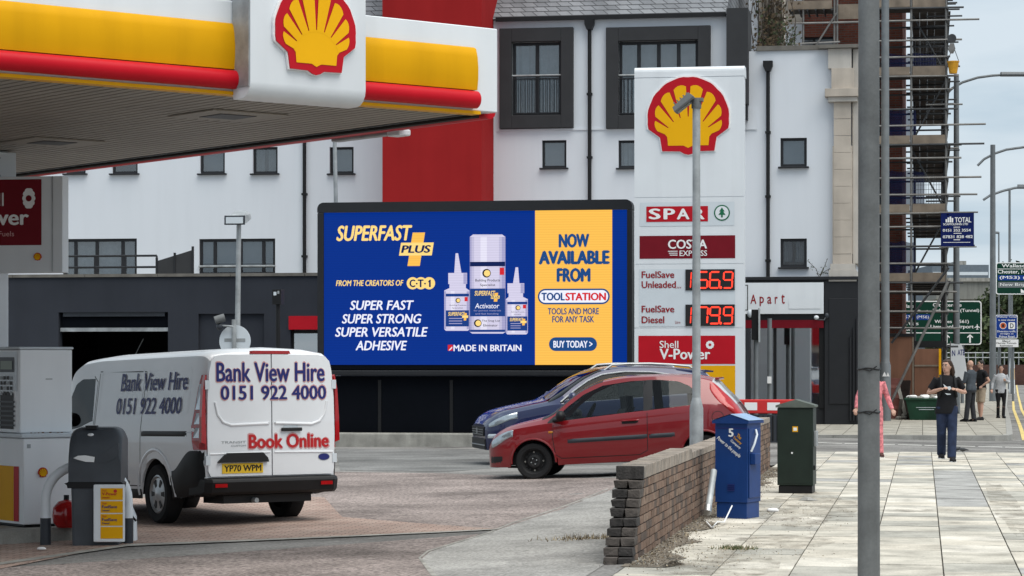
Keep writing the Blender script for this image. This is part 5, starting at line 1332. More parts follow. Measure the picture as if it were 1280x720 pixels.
# rear doors
def rdoor(y0, y1, sgn):
    """outline of a rear door: sgn -1 is the near side leaf; the outer edge leans in with the body"""
    out = lambda z: lin([(.5, .855), (1.0, .870), (1.4, .862), (1.70, .835), (1.82, .805), (1.86, .75)])(z)
    p = [(.008*sgn, .545), (.008*sgn, 1.885)]
    top = [(sgn*.64, 1.88), (sgn*.745, 1.862), (sgn*out(1.82), 1.81)]
    edge = [(sgn*out(z), z) for z in (1.70, 1.55, 1.40, 1.2, 1.0, .8, .60)] + [(sgn*(out(.5)-.03), .545)]
    return p+top+edge
TR = Trear(Lv)
for sgn in (-1, 1):
    mb = MB(); mb.prism(rdoor(0, 0, sgn), -.02, .038, van_paint, TR)
    dr = mb.build('rear_door', van, bev=.007, seg=2)
    # pressed window blank and waist swage
    mb = MB(T=TR)
    U = [(.045, 1.13), (.045, 1.12), (.55, 1.105), (.66, 1.14), (.73, 1.22), (.765, 1.36)]
    mb.tube([(sgn*u, v, .036) for u, v in U], .018, van_paint, 8); mb.tube([(sgn*u, v, .036) for u, v in ((.03, .80), (.45, .795), (.84, .79))], .012, van_paint, 8)
    for z in (.72, 1.55): mb.box(sgn*.865-.03, sgn*.865+.03, z-.05, z+.05, .0, .045, panel_grey)
    mb.build('pressing', dr)
mb = MB(T=TR); mb.box(-.008, .008, .55, 1.88, -.02, .012, print_black); mb.build('door_gap', van)
o_ = .040
mb = MB(T=TR)
for t, u0, u1, v0, v1 in (('Bank View Hire', -.745, .735, 1.585, 1.79), ('0151 922 4000', -.69, .755, 1.385, 1.535)):
    mb.text(t, (u0-.010, v0-.010, u1+.010, v1+.010), print_pink, o_, bold=.06); mb.text(t, (u0, v0, u1, v1), print_navy, o_+.003, bold=.03)
mb.build('name_lettering', van); mb = MB(T=TR)
mb.text('Book Online', (-.335, .835, .80, 1.01), print_pink, o_, bold=.075); mb.text('Book Online', (-.32, .848, .785, .996), print_red, o_+.003, bold=.05)
mb.build('red_lettering', van); mb = MB(T=TR)
mb.text('TRANSIT', (-.69, .905, -.355, .93), steel, o_, bold=.02); mb.text('CUSTOM', (-.555, .868, -.355, .888), steel, o_, bold=.01)
mb.build('model_badge', van)
mb = MB(T=TR); mb.disc(.715, .735, .075, print_navy, o_+.002, ry=.036); mb.disc(.715, .735, .082, chrome, o_+.0005, ry=.042); mb.build('badge', van)
mb = MB(T=TR); mb.prism([(-.75, .695), (-.06, .695), (-.075, .74), (-.14, .80), (-.62, .80), (-.70, .74)], .03, .075, print_black); mb.build('plate_housing', van, bev=.012)
mb = MB(T=TR); mb.box(-.68, -.13, .575, .685, .036, .046, plate_yellow)
mb.text('YP70 WPM', (-.655, .597, -.155, .665), print_black, .049, bold=.03); mb.build('number_plate', van)
mb = MB(T=TR); mb.disc(.255, 1.08, .10, panel_grey, o_, ry=.05); mb.box(.12, .40, 1.03, 1.068, .045, .075, print_black); mb.build('rear_handle', van, bev=.008)
mb = MB(T=TR); mb.prism([(-.27, 1.89), (.27, 1.89), (.25, 1.925), (-.25, 1.925)], -.08, .035, red_lamp); mb.build('brake_light', van, bev=.006)
for sd in (-1, 1):
    def ring(z, x0, a, b):   # wraps the corner from the flank round to the rear
        yo = vn.yhalf(4.80, z)
        return [(x0, sd*(yo+.014), z), (Lv-.05, sd*(yo-.008), z), (Lv+.018, sd*(yo-.055), z), (Lv+.02, sd*(yo-b), z), (x0, sd*(yo-.12), z)]
    tl = None
    spec = [(.84, 4.78, .0, .10), (.94, 4.74, 0, .115), (1.10, 4.71, 0, .115), (1.12, 4.72, 0, .105), (1.30, 4.76, 0, .095), (1.52, 4.80, 0, .085), (1.66, 4.86, 0, .075)]
    mb = MB(); mb.loft([ring(*q) for q in spec][::1 if sd > 0 else -1], red_lamp, smooth=False)
    tl = mb.build('tail_light', van, bev=.006)
    mb = MB()
    for z0, z1 in ((1.28, 1.56), (.97, 1.08), (1.12, 1.24)):
        y0_, y1_ = vn.yhalf(4.80, z0), vn.yhalf(4.80, z1)
        mb.add([(Lv-.045, sd*(y0_-.002), z0), (Lv+.023, sd*(y0_-.052), z0), (Lv+.023, sd*(y1_-.052), z1), (Lv-.045, sd*(y1_-.002), z1)][::-1 if sd > 0 else 1], [(0, 1, 2, 3)], clear_lamp)
        mb.add([(4.79, sd*(y0_+.018), z0), (Lv-.05, sd*(y0_-.002), z0), (Lv-.05, sd*(y1_-.002), z1), (4.83, sd*(y1_+.018), z1)][::-1 if sd > 0 else 1], [(0, 1, 2, 3)], clear_lamp)
    mb.build('clear_segment', tl)
    mb = MB(T=TR); mb.prism([(sd*.885, .90), (sd*.945, .92), (sd*.94, 1.2), (sd*.92, 1.5), (sd*.885, 1.66), (sd*.87, 1.64), (sd*.89, 1.45)], -.03, .030, red_lamp); mb.build('light_edge', tl)
    mirror(van, 1.12, sd*1.04, 1.20, black_plastic, (1.22, sd*.92, 1.10))
for sd in (-1, 1):
    mb = MB(); vn.patch(mb, .08, .55, .72, .90, clear_lamp, .012, sd, 8, 4); mb.build('headlight', van)
mb = MB(); mb.box(-.02, .12, -.6, .6, .30, .68, black_plastic); mb.build('front_bumper', van, bev=.03)
# ================================================================== BOUNDARY WALL (brick by brick)
random.seed(11)
WX1, WX0 = -2.38, -2.61         # pavement face and forecourt face
bwall = thing('boundary_wall', 'low dark brick boundary wall with a toothed broken end beside the pavement', 'wall', (WX1, 20.4, 0))
BR = [M('wall_brick_%s' % n, c, .85, var=.22, scale=9, bump=.35, bscale=60, speck=.15, sscale=70) for n, c in (('brown', (.20, .130, .094)), ('umber', (.165, .106, .076)), ('greybrown', (.215, .150, .112)), ('sooty', (.105, .078, .064)))]
SOOT = [M('sooty_brick_end', (.040, .036, .034), .75, var=.4, scale=14, bump=.5, bscale=60), M('sooty_brick_end_pale', (.082, .070, .062), .75, var=.4, scale=14, bump=.5, bscale=60)]
TOPB = [M('coping_brick_%s' % n, c, .9, var=.25, scale=7, bump=.3, bscale=50, speck=.15, sscale=60) for n, c in (('dusty', (.30, .255, .215)), ('grey', (.25, .22, .19)))]
mortar = M('dark_mortar', (.045, .042, .040), .95, var=.25, scale=10)
CHt = .0755
def jb(mb, x0, x1, y0, y1, z0, z1, m, j=.003):
    r = lambda: random.uniform(-j, j)
    v = [(x+r(), y+r(), z+r()*.6) for x in (x0, x1) for y in (y0, y1) for z in (z0, z1)]
    mb.add(v, [(0, 1, 3, 2), (4, 6, 7, 5), (0, 4, 5, 1), (2, 3, 7, 6), (0, 2, 6, 4), (1, 5, 7, 3)], m)
w_ = WX1-WX0
secs = [(0.0, 5.55, 9, .115), (5.56, 12.7, 9, .075), (12.71, 19.0, 10, .085)]      # (from, to, courses, coping height)
mb = MB(); cp = MB(); en = MB()
for si, (ya, yb, nc, ch) in enumerate(secs):
    for c in range(nc):
        z0 = c*CHt-.02
        st = ya + (0.135-.0155*c*1.0 if False else 0)
        setb = (.095*c if si == 0 else 0)                      # the broken end rakes back course by course
        y = ya + setb - (.1125 if c % 2 else 0)
        if si == 0:
            # the end bricks show two headers side by side, blackened
            y0e = ya+setb+random.uniform(-.012, .012)
            jb(en, -w_-.004, -w_/2-.006, y0e, y0e+.21, z0+.004, z0+CHt-.004, random.choice(SOOT), .009)
            jb(en, -w_/2+.004, 0.004, y0e+random.uniform(-.01, .01), y0e+.21, z0+.004, z0+CHt-.004, random.choice(SOOT), .009)
            y = y0e+.217+(.0 if c % 2 else -.107)
            if c % 2 == 0: jb(mb, -.105, 0, y0e+.217, y0e+.32, z0+.005, z0+CHt-.005, random.choice(BR)); y = y0e+.327
        while y < yb-.02:
            y1 = min(y+.215, yb)
            if y1 > ya+.02:
                yy = max(y, ya)
                jb(mb, -.105, 0, yy, y1-.008, z0+.005, z0+CHt-.005, random.choice(BR))
                jb(mb, -w_, -w_+.105, yy, y1-.008, z0+.005, z0+CHt-.005, random.choice(BR))
            y += .2235
    zt = nc*CHt-.02
    mb.box(-w_+.012, -.012, ya+(1.15 if si == 0 else 0), yb, -.1, zt, mortar)
    if si == 0:
        for c in range(nc): mb.box(-w_+.012, -.012, ya+.095*c+.2, ya+1.16, c*CHt-.02, (c+1)*CHt-.021, mortar)
    y = ya+(.90 if si == 0 else 0)
    if si == 0: jb(en, -w_-.004, .004, y, y+.09, zt+.004, zt+ch, SOOT[0], .005); y += .095
    while y < yb-.03:
        y1 = min(y+.075, yb); jb(cp, -w_, 0, y, y1-.006, zt+.004, zt+ch+random.uniform(-.004, .004), random.choice(TOPB), .002); y += .0755
    cp.box(-w_+.006, -.006, ya+(1.0 if si == 0 else 0), yb, zt, zt+ch-.008, mortar)
mb.build('brickwork', bwall); cp.build('coping', bwall, bev=.004, seg=1); en.build('broken_end', bwall, bev=.003, seg=1)

# ================================================================== STREET CABINETS
bx, by = W(914, 26.6)
bc = thing('utility_cabinet', 'bright blue steel utility cabinet with a painted white five leaning beside the wall', 'cabinet', (bx, by, 0), math.radians(-17), 'roadside utility cabinets')
wd, dp, hh = .37, .40, 1.02
blue_cab = M('blue_cabinet_paint', (.006, .040, .175), .45, var=.12, scale=4, streak=.15)
blue_lid = M('blue_cabinet_lid', (.26, .38, .56), .45, var=.12, scale=5)
mb = MB(); mb.box(-wd/2+.012, wd/2-.012, .012, dp-.012, 0, .17, blue_cab); mb.box(-wd/2, wd/2, 0, dp, .173, hh, blue_cab)
mb.box(-wd/2-.004, wd/2+.004, -.004, .003, hh-.055, hh-.045, print_navy)
mb.build('casing', bc, bev=.008)
mb = MB()
gab = [(-wd/2-.025, hh), (wd/2+.025, hh), (wd/2+.025, hh+.03), (0, hh+.095), (-wd/2-.025, hh+.03)]
mb.prism(gab, -dp-.03, .03, blue_cab, Tface()); mb.build('gable_lid', bc, bev=.006)
mb = MB()
for sg in (-1, 1):
    a = [(sg*(wd/2+.03), -.035, hh+.035), (0, -.035, hh+.103), (0, dp+.035, hh+.103), (sg*(wd/2+.03), dp+.035, hh+.035)]
    mb.add(a if sg < 0 else a[::-1], [(3, 2, 1, 0)] if sg < 0 else [(3, 2, 1, 0)], blue_lid)
mb.build('lid_top', bc)
mb = MB(T=Tface(-.002)); mb.text('5', (-.03, .88, .03, .965), print_white, .003, bold=.05)
Tq = Tr(-.155, .87, .003) @ Matrix.Rotation(math.radians(-38), 4, 'Z')
mb.text('Power to the people', (0, -.03, .33, .022), print_white, .001, T=Tq, shear=.2, bold=.02)
Tq = Tr(.07, .90, .003) @ Matrix.Rotation(math.radians(-38), 4, 'Z')
mb.text('The', (0, -.02, .06, .02), sign_yellow, .001, T=Tq, bold=.03); mb.text('Tommy', (-.02, -.065, .10, -.03), sign_yellow, .001, T=Tq, bold=.03); mb.text('Company', (-.02, -.11, .12, -.075), print_white, .001, T=Tq, bold=.02)
mb.build('painted_lettering', bc)
mb = MB()
for k in range(4): mb.box(-.04, .04, -.010, -.001, .30+.02*k, .307+.02*k, print_navy)
mb.build('vent', bc)
mb = MB(); mb.box(wd/2+.001, wd/2+.012, .03, dp-.03, .22, hh-.05, blue_cab); mb.box(wd/2+.013, wd/2+.07, .05, .22, .58, .70, blue_cab); mb.tube([(wd/2+.02, .06, .72), (wd/2+.05, .08, .80), (wd/2+.05, .16, .90), (wd/2+.02, .2, .95)], .012, panel_grey, 8); mb.build('door', bc, bev=.006)
gx, gy = W(994, 31.8)
gc = thing('utility_cabinet', 'tall dark green telecom cabinet with a small yellow warning label on its front', 'cabinet', (gx, gy, 0), math.radians(-3), 'roadside utility cabinets')
green_cab = M('dark_green_cabinet_paint', (.012, .022, .016), .5, var=.2, scale=4, streak=.15)
wd, dp, hh = .46, .42, 1.10
mb = MB(); mb.box(-wd/2+.015, wd/2-.015, .015, dp-.015, 0, .10, black_plastic); mb.box(-wd/2, wd/2, 0, dp, .103, hh, green_cab); mb.build('casing', gc, bev=.008)
mb = MB(); mb.prism([(-wd/2-.02, hh+.002), (wd/2+.02, hh+.002), (wd/2+.02, hh+.03), (0, hh+.105), (-wd/2-.02, hh+.03)], -dp-.02, .02, M('green_lid', (.10, .115, .10), .6, var=.25, scale=6), Tface()); mb.build('lid', gc, bev=.006)
mb = MB(); mb.box(-.035, .035, -.006, -.001, .79, .86, sign_yellow); mb.box(-.022, .022, -.009, -.0062, .805, .845, print_white); mb.build('warning_label', gc)
mb = MB(); mb.box(-wd/2+.03, wd/2-.03, -.004, -.001, .13, hh-.03, green_cab); mb.disc(-.04, .52, .012, print_white, .008, Tface()); mb.build('door', gc)
mb = MB(); mb.box(wd/2+.001, wd/2+.035, .08, .30, .60, .80, steel); mb.box(wd/2+.001, wd/2+.02, .05, .10, .30, .36, black_plastic); mb.build('side_box', gc, bev=.006)
# loose pipe and wire by the blue cabinet
p0 = W(884.5, 26.0); p1 = W(888, 26.6)
tag(MB().tube([(0, 0, .10), (.03, .42, .52)], .035, steel, 14).tube([(0, -.005, .098), (.0, .06, .16)], .042, chrome, 14).build('metal_pipe', None, (p0[0], p0[1], 0)), 'short silver pipe leaning in the gap between wall and blue cabinet', 'pipe')
pp = [W(883, 25.6), W(890, 24.9), W(897, 25.3), W(905, 25.5), W(915, 26.2)]
tag(MB().tube([(pp[0][0]-pp[2][0], pp[0][1]-pp[2][1], .03), (pp[1][0]-pp[2][0], pp[1][1]-pp[2][1], .012), (0, 0, .05), (pp[3][0]-pp[2][0], pp[3][1]-pp[2][1], .03), (pp[4][0]-pp[2][0], pp[4][1]-pp[2][1], .16)], .008, print_white, 6).build('loose_wire', None, (pp[2][0], pp[2][1], 0)), 'thin white wire trailing on the slabs before the blue cabinet', 'wire')

# ================================================================== POLES AND LAMPS
D = 18.4; x, y = W(1086, D)
pole = thing('street_pole', 'thick weathered steel pole standing nearest on the slabbed pavement', 'pole', (x, y, 0))
mb = MB(); mb.tube([(0, 0, -.1), (0, 0, 2.2), (.0, 0, 6.5)], [.083, .079, .075], dirty_steel, 24); mb.build('shaft', pole)
mb = MB()
for z in (1.62, 1.30): mb.tube([(.082*math.cos(t), .082*math.sin(t), z+.006*math.sin(3*t)) for t in [2*PI*k/24 for k in range(25)]], .006, black_plastic, 6, caps=False); mb.tube([(-.05, -.07, z), (.01, -.09, z-.015), (.06, -.085, z+.02)], .005, black_plastic, 6)
mb.build('cable_ties', pole)
D = 71.5; x, y = W(1106.5, D)
lc = thing('lamp_column', 'tall plain grey lighting column rising beside the scaffolding', 'lamp post', (x, y, .035))
MB().tube([(0, 0, 1.65), (0, 0, 1.72), (0, 0, 14)], [.15, .125, .105], pole_grey, 16).build('shaft', lc)
MB().tube([(0, 0, 0), (0, 0, 1.60), (0, 0, 1.68)], [.165, .16, .13], pole_grey, 16).build('base', lc)
mb = MB(); mb.prism([(-.06, 1.28), (.0, 1.42), (.06, 1.28)], .167, .170, print_white, Tface(0, -.02)); mb.prism([(-.05, 1.28), (.0, 1.40), (.05, 1.28)], .155, .158, print_white, Tface(0, .08)); mb.build('sticker', lc)
# floodlight post by the wall
D = 32.4; x, y = W(870.5, D); z0 = g(x, y)
fp_ = thing('floodlight_post', 'galvanised post behind the brick wall topped by a tilted floodlight', 'lamp post', (x, y, z0))
zt_ = Zp(124, D)-z0; zk = Zp(497, D)-z0
MB().tube([(0, 0, zk), (0, 0, zt_)], [.055, .05], steel, 16).build('shaft', fp_)
MB().tube([(0, 0, -.05), (0, 0, zk-.14), (0, 0, zk)], [.09, .09, .056], steel, 16).build('base', fp_)
mb = MB(T=Tr(-.16, -.02, zt_-.06) @ Matrix.Rotation(math.radians(-38), 4, 'Y') @ Matrix.Scale(.85, 4))
mb.loft([[(-.17, -.15, .05), (.16, -.15, .08), (.16, .15, .08), (-.17, .15, .05)], [(-.19, -.17, -.02), (.19, -.17, -.02), (.19, .17, -.02), (-.19, .17, -.02)], [(-.17, -.15, -.045), (.17, -.15, -.045), (.17, .15, -.045), (-.17, .15, -.045)]][::-1], dirty_steel, smooth=False)
mb.box(-.15, .15, -.13, .13, -.052, -.046, blind_glass)
for k in range(5): mb.box(-.12+.06*k, -.10+.06*k, -.13, .13, .06, .10, dirty_steel)
mb.build('floodlight', fp_, bev=.008)
mb = MB(); mb.tube([(-.12, 0, zt_-.03), (.02, 0, zt_-.03)], .03, steel, 10); mb.cyl(0, 0, zt_-.12, zt_+.01, .065, dirty_steel); mb.box(-.02, .09, -.05, .05, zt_-.03, zt_+.015, dirty_steel); mb.build('bracket', fp_)
# forecourt lamp near the garage
D = 47; x, y = W(298, D); z0 = g(x, y)
fl = thing('forecourt_lamp', 'slim grey lamp post with a square lantern before the grey garage', 'lamp post', (x, y, z0))
zt_ = Zp(279, D)-z0
MB().tube([(-.05, 0, 0), (.01, 0, zt_)], [.06, .045], steel, 14).build('shaft', fl)
mb = MB(); mb.loft([[(-.21, -.26, zt_-.03), (.21, -.26, zt_-.03), (.20, .2, zt_+.10), (-.20, .2, zt_+.10)], [(-.20, -.24, zt_+.02), (.20, -.24, zt_+.02), (.20, .2, zt_+.10), (-.20, .2, zt_+.10)], [(-.18, -.22, zt_+.12), (.18, -.22, zt_+.12), (.18, .2, zt_+.19), (-.18, .2, zt_+.19)], [(-.11, -.12, zt_+.16), (.11, -.12, zt_+.16), (.11, .15, zt_+.25), (-.11, .15, zt_+.25)]], steel, smooth=False); lh = mb.build('lantern', fl, bev=.01)
mb = MB(); mb.box(-.165, .165, -.285, -.262, zt_-.02, zt_+.10, panel_grey); mb.box(-.20, .20, -.262, -.245, zt_-.045, zt_+.13, dark_plastic); mb.add([(-.17, -.22, zt_+.017), (-.17, .18, zt_+.09), (.17, .18, zt_+.09), (.17, -.22, zt_+.017)], [(0, 1, 2, 3)], panel_grey); mb.build('lens', lh)
D = 46; x, y = W(292, D); z0 = g(x, y); zc_ = Zp(425, D)-z0
rs = thing('round_sign', 'round grey sign back on a short post with a swivel camera', 'sign', (x, y, z0))
MB().tube([(0, .03, 0), (0, .03, zc_+.38)], .045, steel, 12).build('post', rs)
mb = MB(); mb.prism([(.30*math.cos(2*PI*k/32), zc_-.02+.30*math.sin(2*PI*k/32)) for k in range(32)], -.105, -.085, panel_grey, Tface()); mb.box(-.2, .2, .078, .084, zc_-.03, zc_+.03, steel); mb.build('sign_plate', rs)
mb = MB(); mb.tube([(0, .0, zc_+.25), (-.25, -.02, zc_+.27)], .018, steel, 8); mb.tube([(-.34, -.06, zc_+.36), (-.17, 0, zc_+.42)], .075, dirty_steel, 12); mb.ball((-.26, 0, zc_+.25), .07, .07, .07, dark_plastic); mb.build('camera', rs)
D = 50; x, y = W(347.5, D); z0 = g(x, y)
ap = thing('camera_post', 'slim black post with a boxy black camera before the garage wall', 'camera', (x, y, z0))
zt_ = Zp(362, D)-z0
MB().tube([(0, 0, 0), (0, 0, zt_-.3)], .045, black_plastic, 12).build('post', ap)
mb = MB(); mb.box(-.09, .09, -.12, .16, zt_-.30, zt_, black_plastic); mb.box(-.06, .0, -.128, -.122, zt_-.12, zt_-.05, panel_grey); mb.box(.02, .06, -.128, -.122, zt_-.09, zt_-.03, steel); mb.build('camera_box', ap, bev=.012)
# thin pole rising behind the billboard
D = 56.3; x, y = W(421, D)
tp = tag(MB().tube([(.05, 0, 0), (0, 0, 4.5), (-.06, 0, 7.4)], [.06, .05, .045], steel, 12).build('thin_pole', None, (x, y, g(x, y))), 'thin grey pole rising from behind the billboard under the canopy corner', 'pole')
# two narrow posts in front of the shop
for px, pt, lab, kind in ((945, 388, 'dark post with a narrow signal head seen edge on before the shop window', 1), (962, 398, 'plain slim dark post before the shop window', 0)):
    D = 60.5 if kind else 62; x, y = W(px, D)
    zt_ = Zp(pt, D)-.035
    o = thing('shop_post', lab, 'post', (x, y, .035))
    MB().tube([(0, 0, 0), (0, 0, zt_)], .055, pole_grey, 12).build('shaft', o)
    if kind:
        mb = MB(); mb.box(-.10, .06, -.12, .25, zt_-.72, zt_+.02, black_plastic); mb.box(.065, .085, -.2, .3, zt_-.78, zt_+.06, steel); mb.build('signal_head', o, bev=.01)
        mb = MB(); mb.ball((-.14, -.05, zt_-.08), .07, .07, .10, panel_grey); mb.build('side_lens', o)
    else:
        MB().box(-.05, .05, -.10, -.056, 1.15, 1.32, print_white).build('label_plate', o)

# ================================================================== ROADWORKS BARRIER
D = 49.5; x0 = W(916, D); x1 = W(1000, D)
br = thing('road_barrier', 'red and white plastic roadworks barrier in front of the shop', 'barrier', (x0[0], x0[1], -.02), 0)
L_ = x1[0]-x0[0]
mb = MB(); mb.box(0, L_, -.02, .06, .12, .68, dark_plastic)
n_ = 14
for k in range(n_): mb.box(L_*(k+.25)/n_, L_*(k+.6)/n_, -.035, -.021, .16, .66, black_plastic)
mb.box(.05, .20, -.25, .25, 0, .12, dark_plastic); mb.box(L_-.20, L_-.05, -.25, .25, 0, .12, dark_plastic); mb.build('body', br, bev=.012)
mb = MB(); mb.box(-.02, L_+.02, -.04, .07, .70, .98, M('barrier_red', (.58, .03, .03), .45, var=.08)); bo = mb.build('top_board', br, bev=.02)
mb = MB()
for k in range(3): mb.box(L_*(.18+.34*k), L_*(.18+.34*k)+.25, -.046, -.041, .765, .92, print_white)
mb.build('reflector_patch', bo)

# ================================================================== FUEL PUMP, GUARD AND BIN
pump_white = M('pump_white_panel', (.84, .86, .88), .4, spec=.3, var=.03, scale=1.5, streak=.05)
def cwl(px, D): 
    x, y = W(px, D); dx, dy = x-CC[0], y-CC[1]; return dx*UX[0]+dy*UX[1], dx*VX[0]+dy*VX[1]
D = 26.3; x, y = W(25, D); zg_ = g(x, y)
isl = thing('pump_island', 'raised grey concrete kerb island under the fuel pump', 'island', (x, y, zg_), CANG)
mb = MB(); mb.prism(rr(-.62, -.42, 1.0, 3.4, .12, 4), 0, .15, concrete); isl_o = mb.build('kerb', isl, bev=.03)
pump = thing('fuel_pump', 'white petrol pump with keypad panel and yellow red base beneath the canopy', 'fuel pump', (x, y, zg_+.15), CANG)
zz = lambda py: Zp(py, D)-(zg_+.15)
uw = .62; vw = 1.1
mb = MB(); mb.box(0, uw, 0, vw, zz(545)+.03, zz(437), pump_white); mb.box(-.012, uw+.012, -.012, vw, zz(437)+.003, zz(437)+.03, panel_grey); hd = mb.build('head', pump, bev=.012)
mb = MB(); mb.box(-.06, uw+.14, -.15, vw+.1, zz(545)-.02, zz(545)+.027, panel_grey); mb.build('ledge', pump, bev=.012)
mb = MB(); mb.box(-.02, uw+.10, -.12, vw+.06, .03, zz(545)-.024, pump_white); mb.box(.0, uw+.08, -.10, vw, 0, .029, black_plastic); lo = mb.build('base', pump, bev=.012)
# left-hand face of the pump looks along -u: (v, z) plane
TL = Matrix(((0, 0, -1, 0), (-1, 0, 0, 0), (0, 1, 0, 0), (0, 0, 0, 1)))       # u -> -v axis, w -> -u
mb = MB(T=TL); 
h0, h1 = zz(545)+.05, zz(437)-.02
mb.rect(-.50, h0+.42, -.06, h1, panel_grey, .004); mb.rect(-.46, h1-.22, -.12, h1-.06, dark_plastic, .008); mb.rect(-.43, h1-.19, -.16, h1-.10, M('display_green', (.16, .20, .15), .3, var=0), .012)
for r_ in range(4):
    for c in range(4): mb.rect(-.44+.075*c, h1-.30-.055*r_, -.385+.075*c, h1-.262-.055*r_, print_black if (r_+c) % 3 else steel, .010)
mb.rect(-.45, h0+.02, -.14, h0+.40, black_plastic, .006)
mb.rect(-.95, h0+.05, -.55, h1-.05, panel_grey, .004)
for k in range(6): mb.rect(-.48, h0+.05+.05*k, -.10, h0+.07+.05*k, dark_plastic, .010)
mb.build('control_panel', hd)
TF = Tface(0)
mb = MB(T=TF)
for k in range(9): mb.box(.12+.045*k, .12+.045*k+random.uniform(.01, .03), h0-.04, h0-.025+random.uniform(0, .012), .001, .004, M('rust', (.16, .06, .025), .9, var=.3) if k == 0 else bpy.data.materials['rust'])
mb.rect(.30, h0+.55, .38, h0+.556, print_black, .003)
mb.build('rust_marks', hd)
mb = MB(T=TL @ Tr(0, 0, .02)); b0, b1 = zz(655)+.03, zz(581)
mb.rect(-1.1, .06, -.10, zz(583), sign_yellow, .004); mb.rect(-.095, .06, .02, zz(583), sign_red, .005); mb.build('colour_panel', lo)
mb = MB(T=TF); pecten(mb, -.02+.17, zz(592), .055, Tr(0, 0, .123), 0, .004) if False else None
mb.build('blank', lo) if False else None
mb = MB(); pecten(mb, .20, zz(592), .055, Tface(-.121), 0, .004); mb.build('emblem', lo)
mb = MB(); mb.box(.02, .06, -.126, -.121, zz(560), zz(555), steel); mb.box(uw+.02, uw+.06, -.126, -.121, zz(560), zz(555), steel); mb.build('lock', lo)
# hoop guard
a = gp(57, 682); D2 = -a[0]*sA+a[1]*cA; zg2 = g(*a)
hg = thing('hoop_guard', 'bent white tubular hoop guard with grey foot beside the litter bin', 'guard rail', (a[0], a[1], zg2), A)
b = W(160, D2); wdh = (160-57)/F*D2
zt_ = Zp(582, D2)-zg2
P = [(0, 0, .28), (0, 0, zt_-.36)] + [(.36-.36*math.cos(t), 0, zt_-.36+.36*math.sin(t)) for t in [PI/2*i/8 for i in range(1, 9)]] + [(wdh-.36+.36*math.sin(t), 0, zt_-.36+.36*math.cos(t)) for t in [PI/2*i/8 for i in range(0, 9)]] + [(wdh, 0, .28)]
MB().tube(P, .05, panel_white, 14).build('hoop', hg)
for x_ in (0, wdh): MB().tube([(x_, 0, 0), (x_, 0, .285)], .056, dark_plastic, 14).build('foot', hg)
bin_plastic = M('bin_grey_plastic', (.062, .069, .080), .45, var=.12, scale=5)
# litter bin
a = gp(124, 681); D3 = -a[0]*sA+a[1]*cA; zg3 = g(*a)
bn = thing('litter_bin', 'dark grey plastic litter bin with hooded top holding paper towels', 'bin', (a[0], a[1], zg3), A)
zb_ = lambda py: Zp(py, D3)-zg3
k_ = D3/F; ux_ = lambda px: (px-124)*k_
w2 = ux_(155)
mb = MB(); mb.loft([[(c*q, s_*.22, z) for c, s_ in ((-w2*1.0, -1), (w2*.95, -1), (w2*.95, 1), (-w2*1.0, 1))] for z, q in ((0, .93), (.02, .95), (zb_(605), 1.0))], bin_plastic, smooth=False); mb.build('body', bn, bev=.03)
mb = MB(); mb.loft([[(c*q, s_*.235, z) for c, s_ in ((-w2*1.12, -1), (w2*1.06, -1), (w2*1.06, 1), (-w2*1.12, 1))] for z, q in ((zb_(609), 1.0), (zb_(603), 1.04), (zb_(601), .98))], black_plastic, smooth=False)
mb.loft([[(-w2*1.25, -.235, zb_(603)), (-w2*1.0, -.24, zb_(601)), (-w2*.98, -.2, zb_(607))], [(-w2*1.15, -.2, zb_(606)), (-w2*1.0, -.2, zb_(604)), (-w2*.98, -.18, zb_(610))]], black_plastic)
mb.build('bag_rim', bn, bev=.008)
mb = MB()
def hring(y, zt, k=1.0):
    return [(u, y, v) for u, v in rr(-w2*1.08*k, zb_(601), w2*1.03*k, zt, .001, 1)[:0]] or [(x_, y, z_) for x_, z_ in [(-w2*1.08*k, zb_(601)), (w2*1.03*k, zb_(601))] + [(w2*1.03*k-.11+.11*math.cos(t), zt-.11+.11*math.sin(t)) for t in [PI/2*i/6 for i in range(7)]] + [(-w2*1.08*k+.11+.11*math.cos(t), zt-.11+.11*math.sin(t)) for t in [PI/2+PI/2*i/6 for i in range(7)]]]
mb.loft([hring(*q_) for q_ in ((.235, zb_(546), .97), (.215, zb_(538), 1.0), (.12, zb_(533.5), 1.0), (-.10, zb_(534.5), 1.0), (-.17, zb_(541), 1.0), (-.225, zb_(556), 1.0), (-.245, zb_(566), .995))], bin_plastic)
hd2 = mb.build('hood', bn, ang=50)
mb = MB(); mb.prism([(ux_(98), zb_(568)), (ux_(134), zb_(566)), (ux_(153), zb_(552)), (ux_(153), zb_(570)), (ux_(137), zb_(577)), (ux_(97), zb_(575))], .205, .252, bin_plastic, Tface()); mb.build('front_lip', hd2, bev=.015)
mb = MB(); mb.box(ux_(110), ux_(124), -.16, -.05, zb_(536), zb_(533)+.012, black_plastic); mb.ball((ux_(117), -.17, zb_(543)), .035, .02, .018, print_white); mb.build('top_slot', hd2)
mb = MB(); mb.add([(ux_(97), -.252, zb_(571.5)), (ux_(103), -.268, zb_(568.5)), (ux_(112), -.262, zb_(568)), (ux_(124), -.270, zb_(570)), (ux_(123), -.262, zb_(576.5)), (ux_(113), -.272, zb_(576)), (ux_(103), -.262, zb_(573.5))], [(0, 6, 1), (1, 6, 2), (6, 5, 2), (2, 5, 3), (5, 4, 3)], print_white, True)
tag(mb.build('paper_towel', None, (a[0], a[1], zg3), rot=(0, 0, A)), 'crumpled white paper towel poking from the litter bin slot', 'paper')
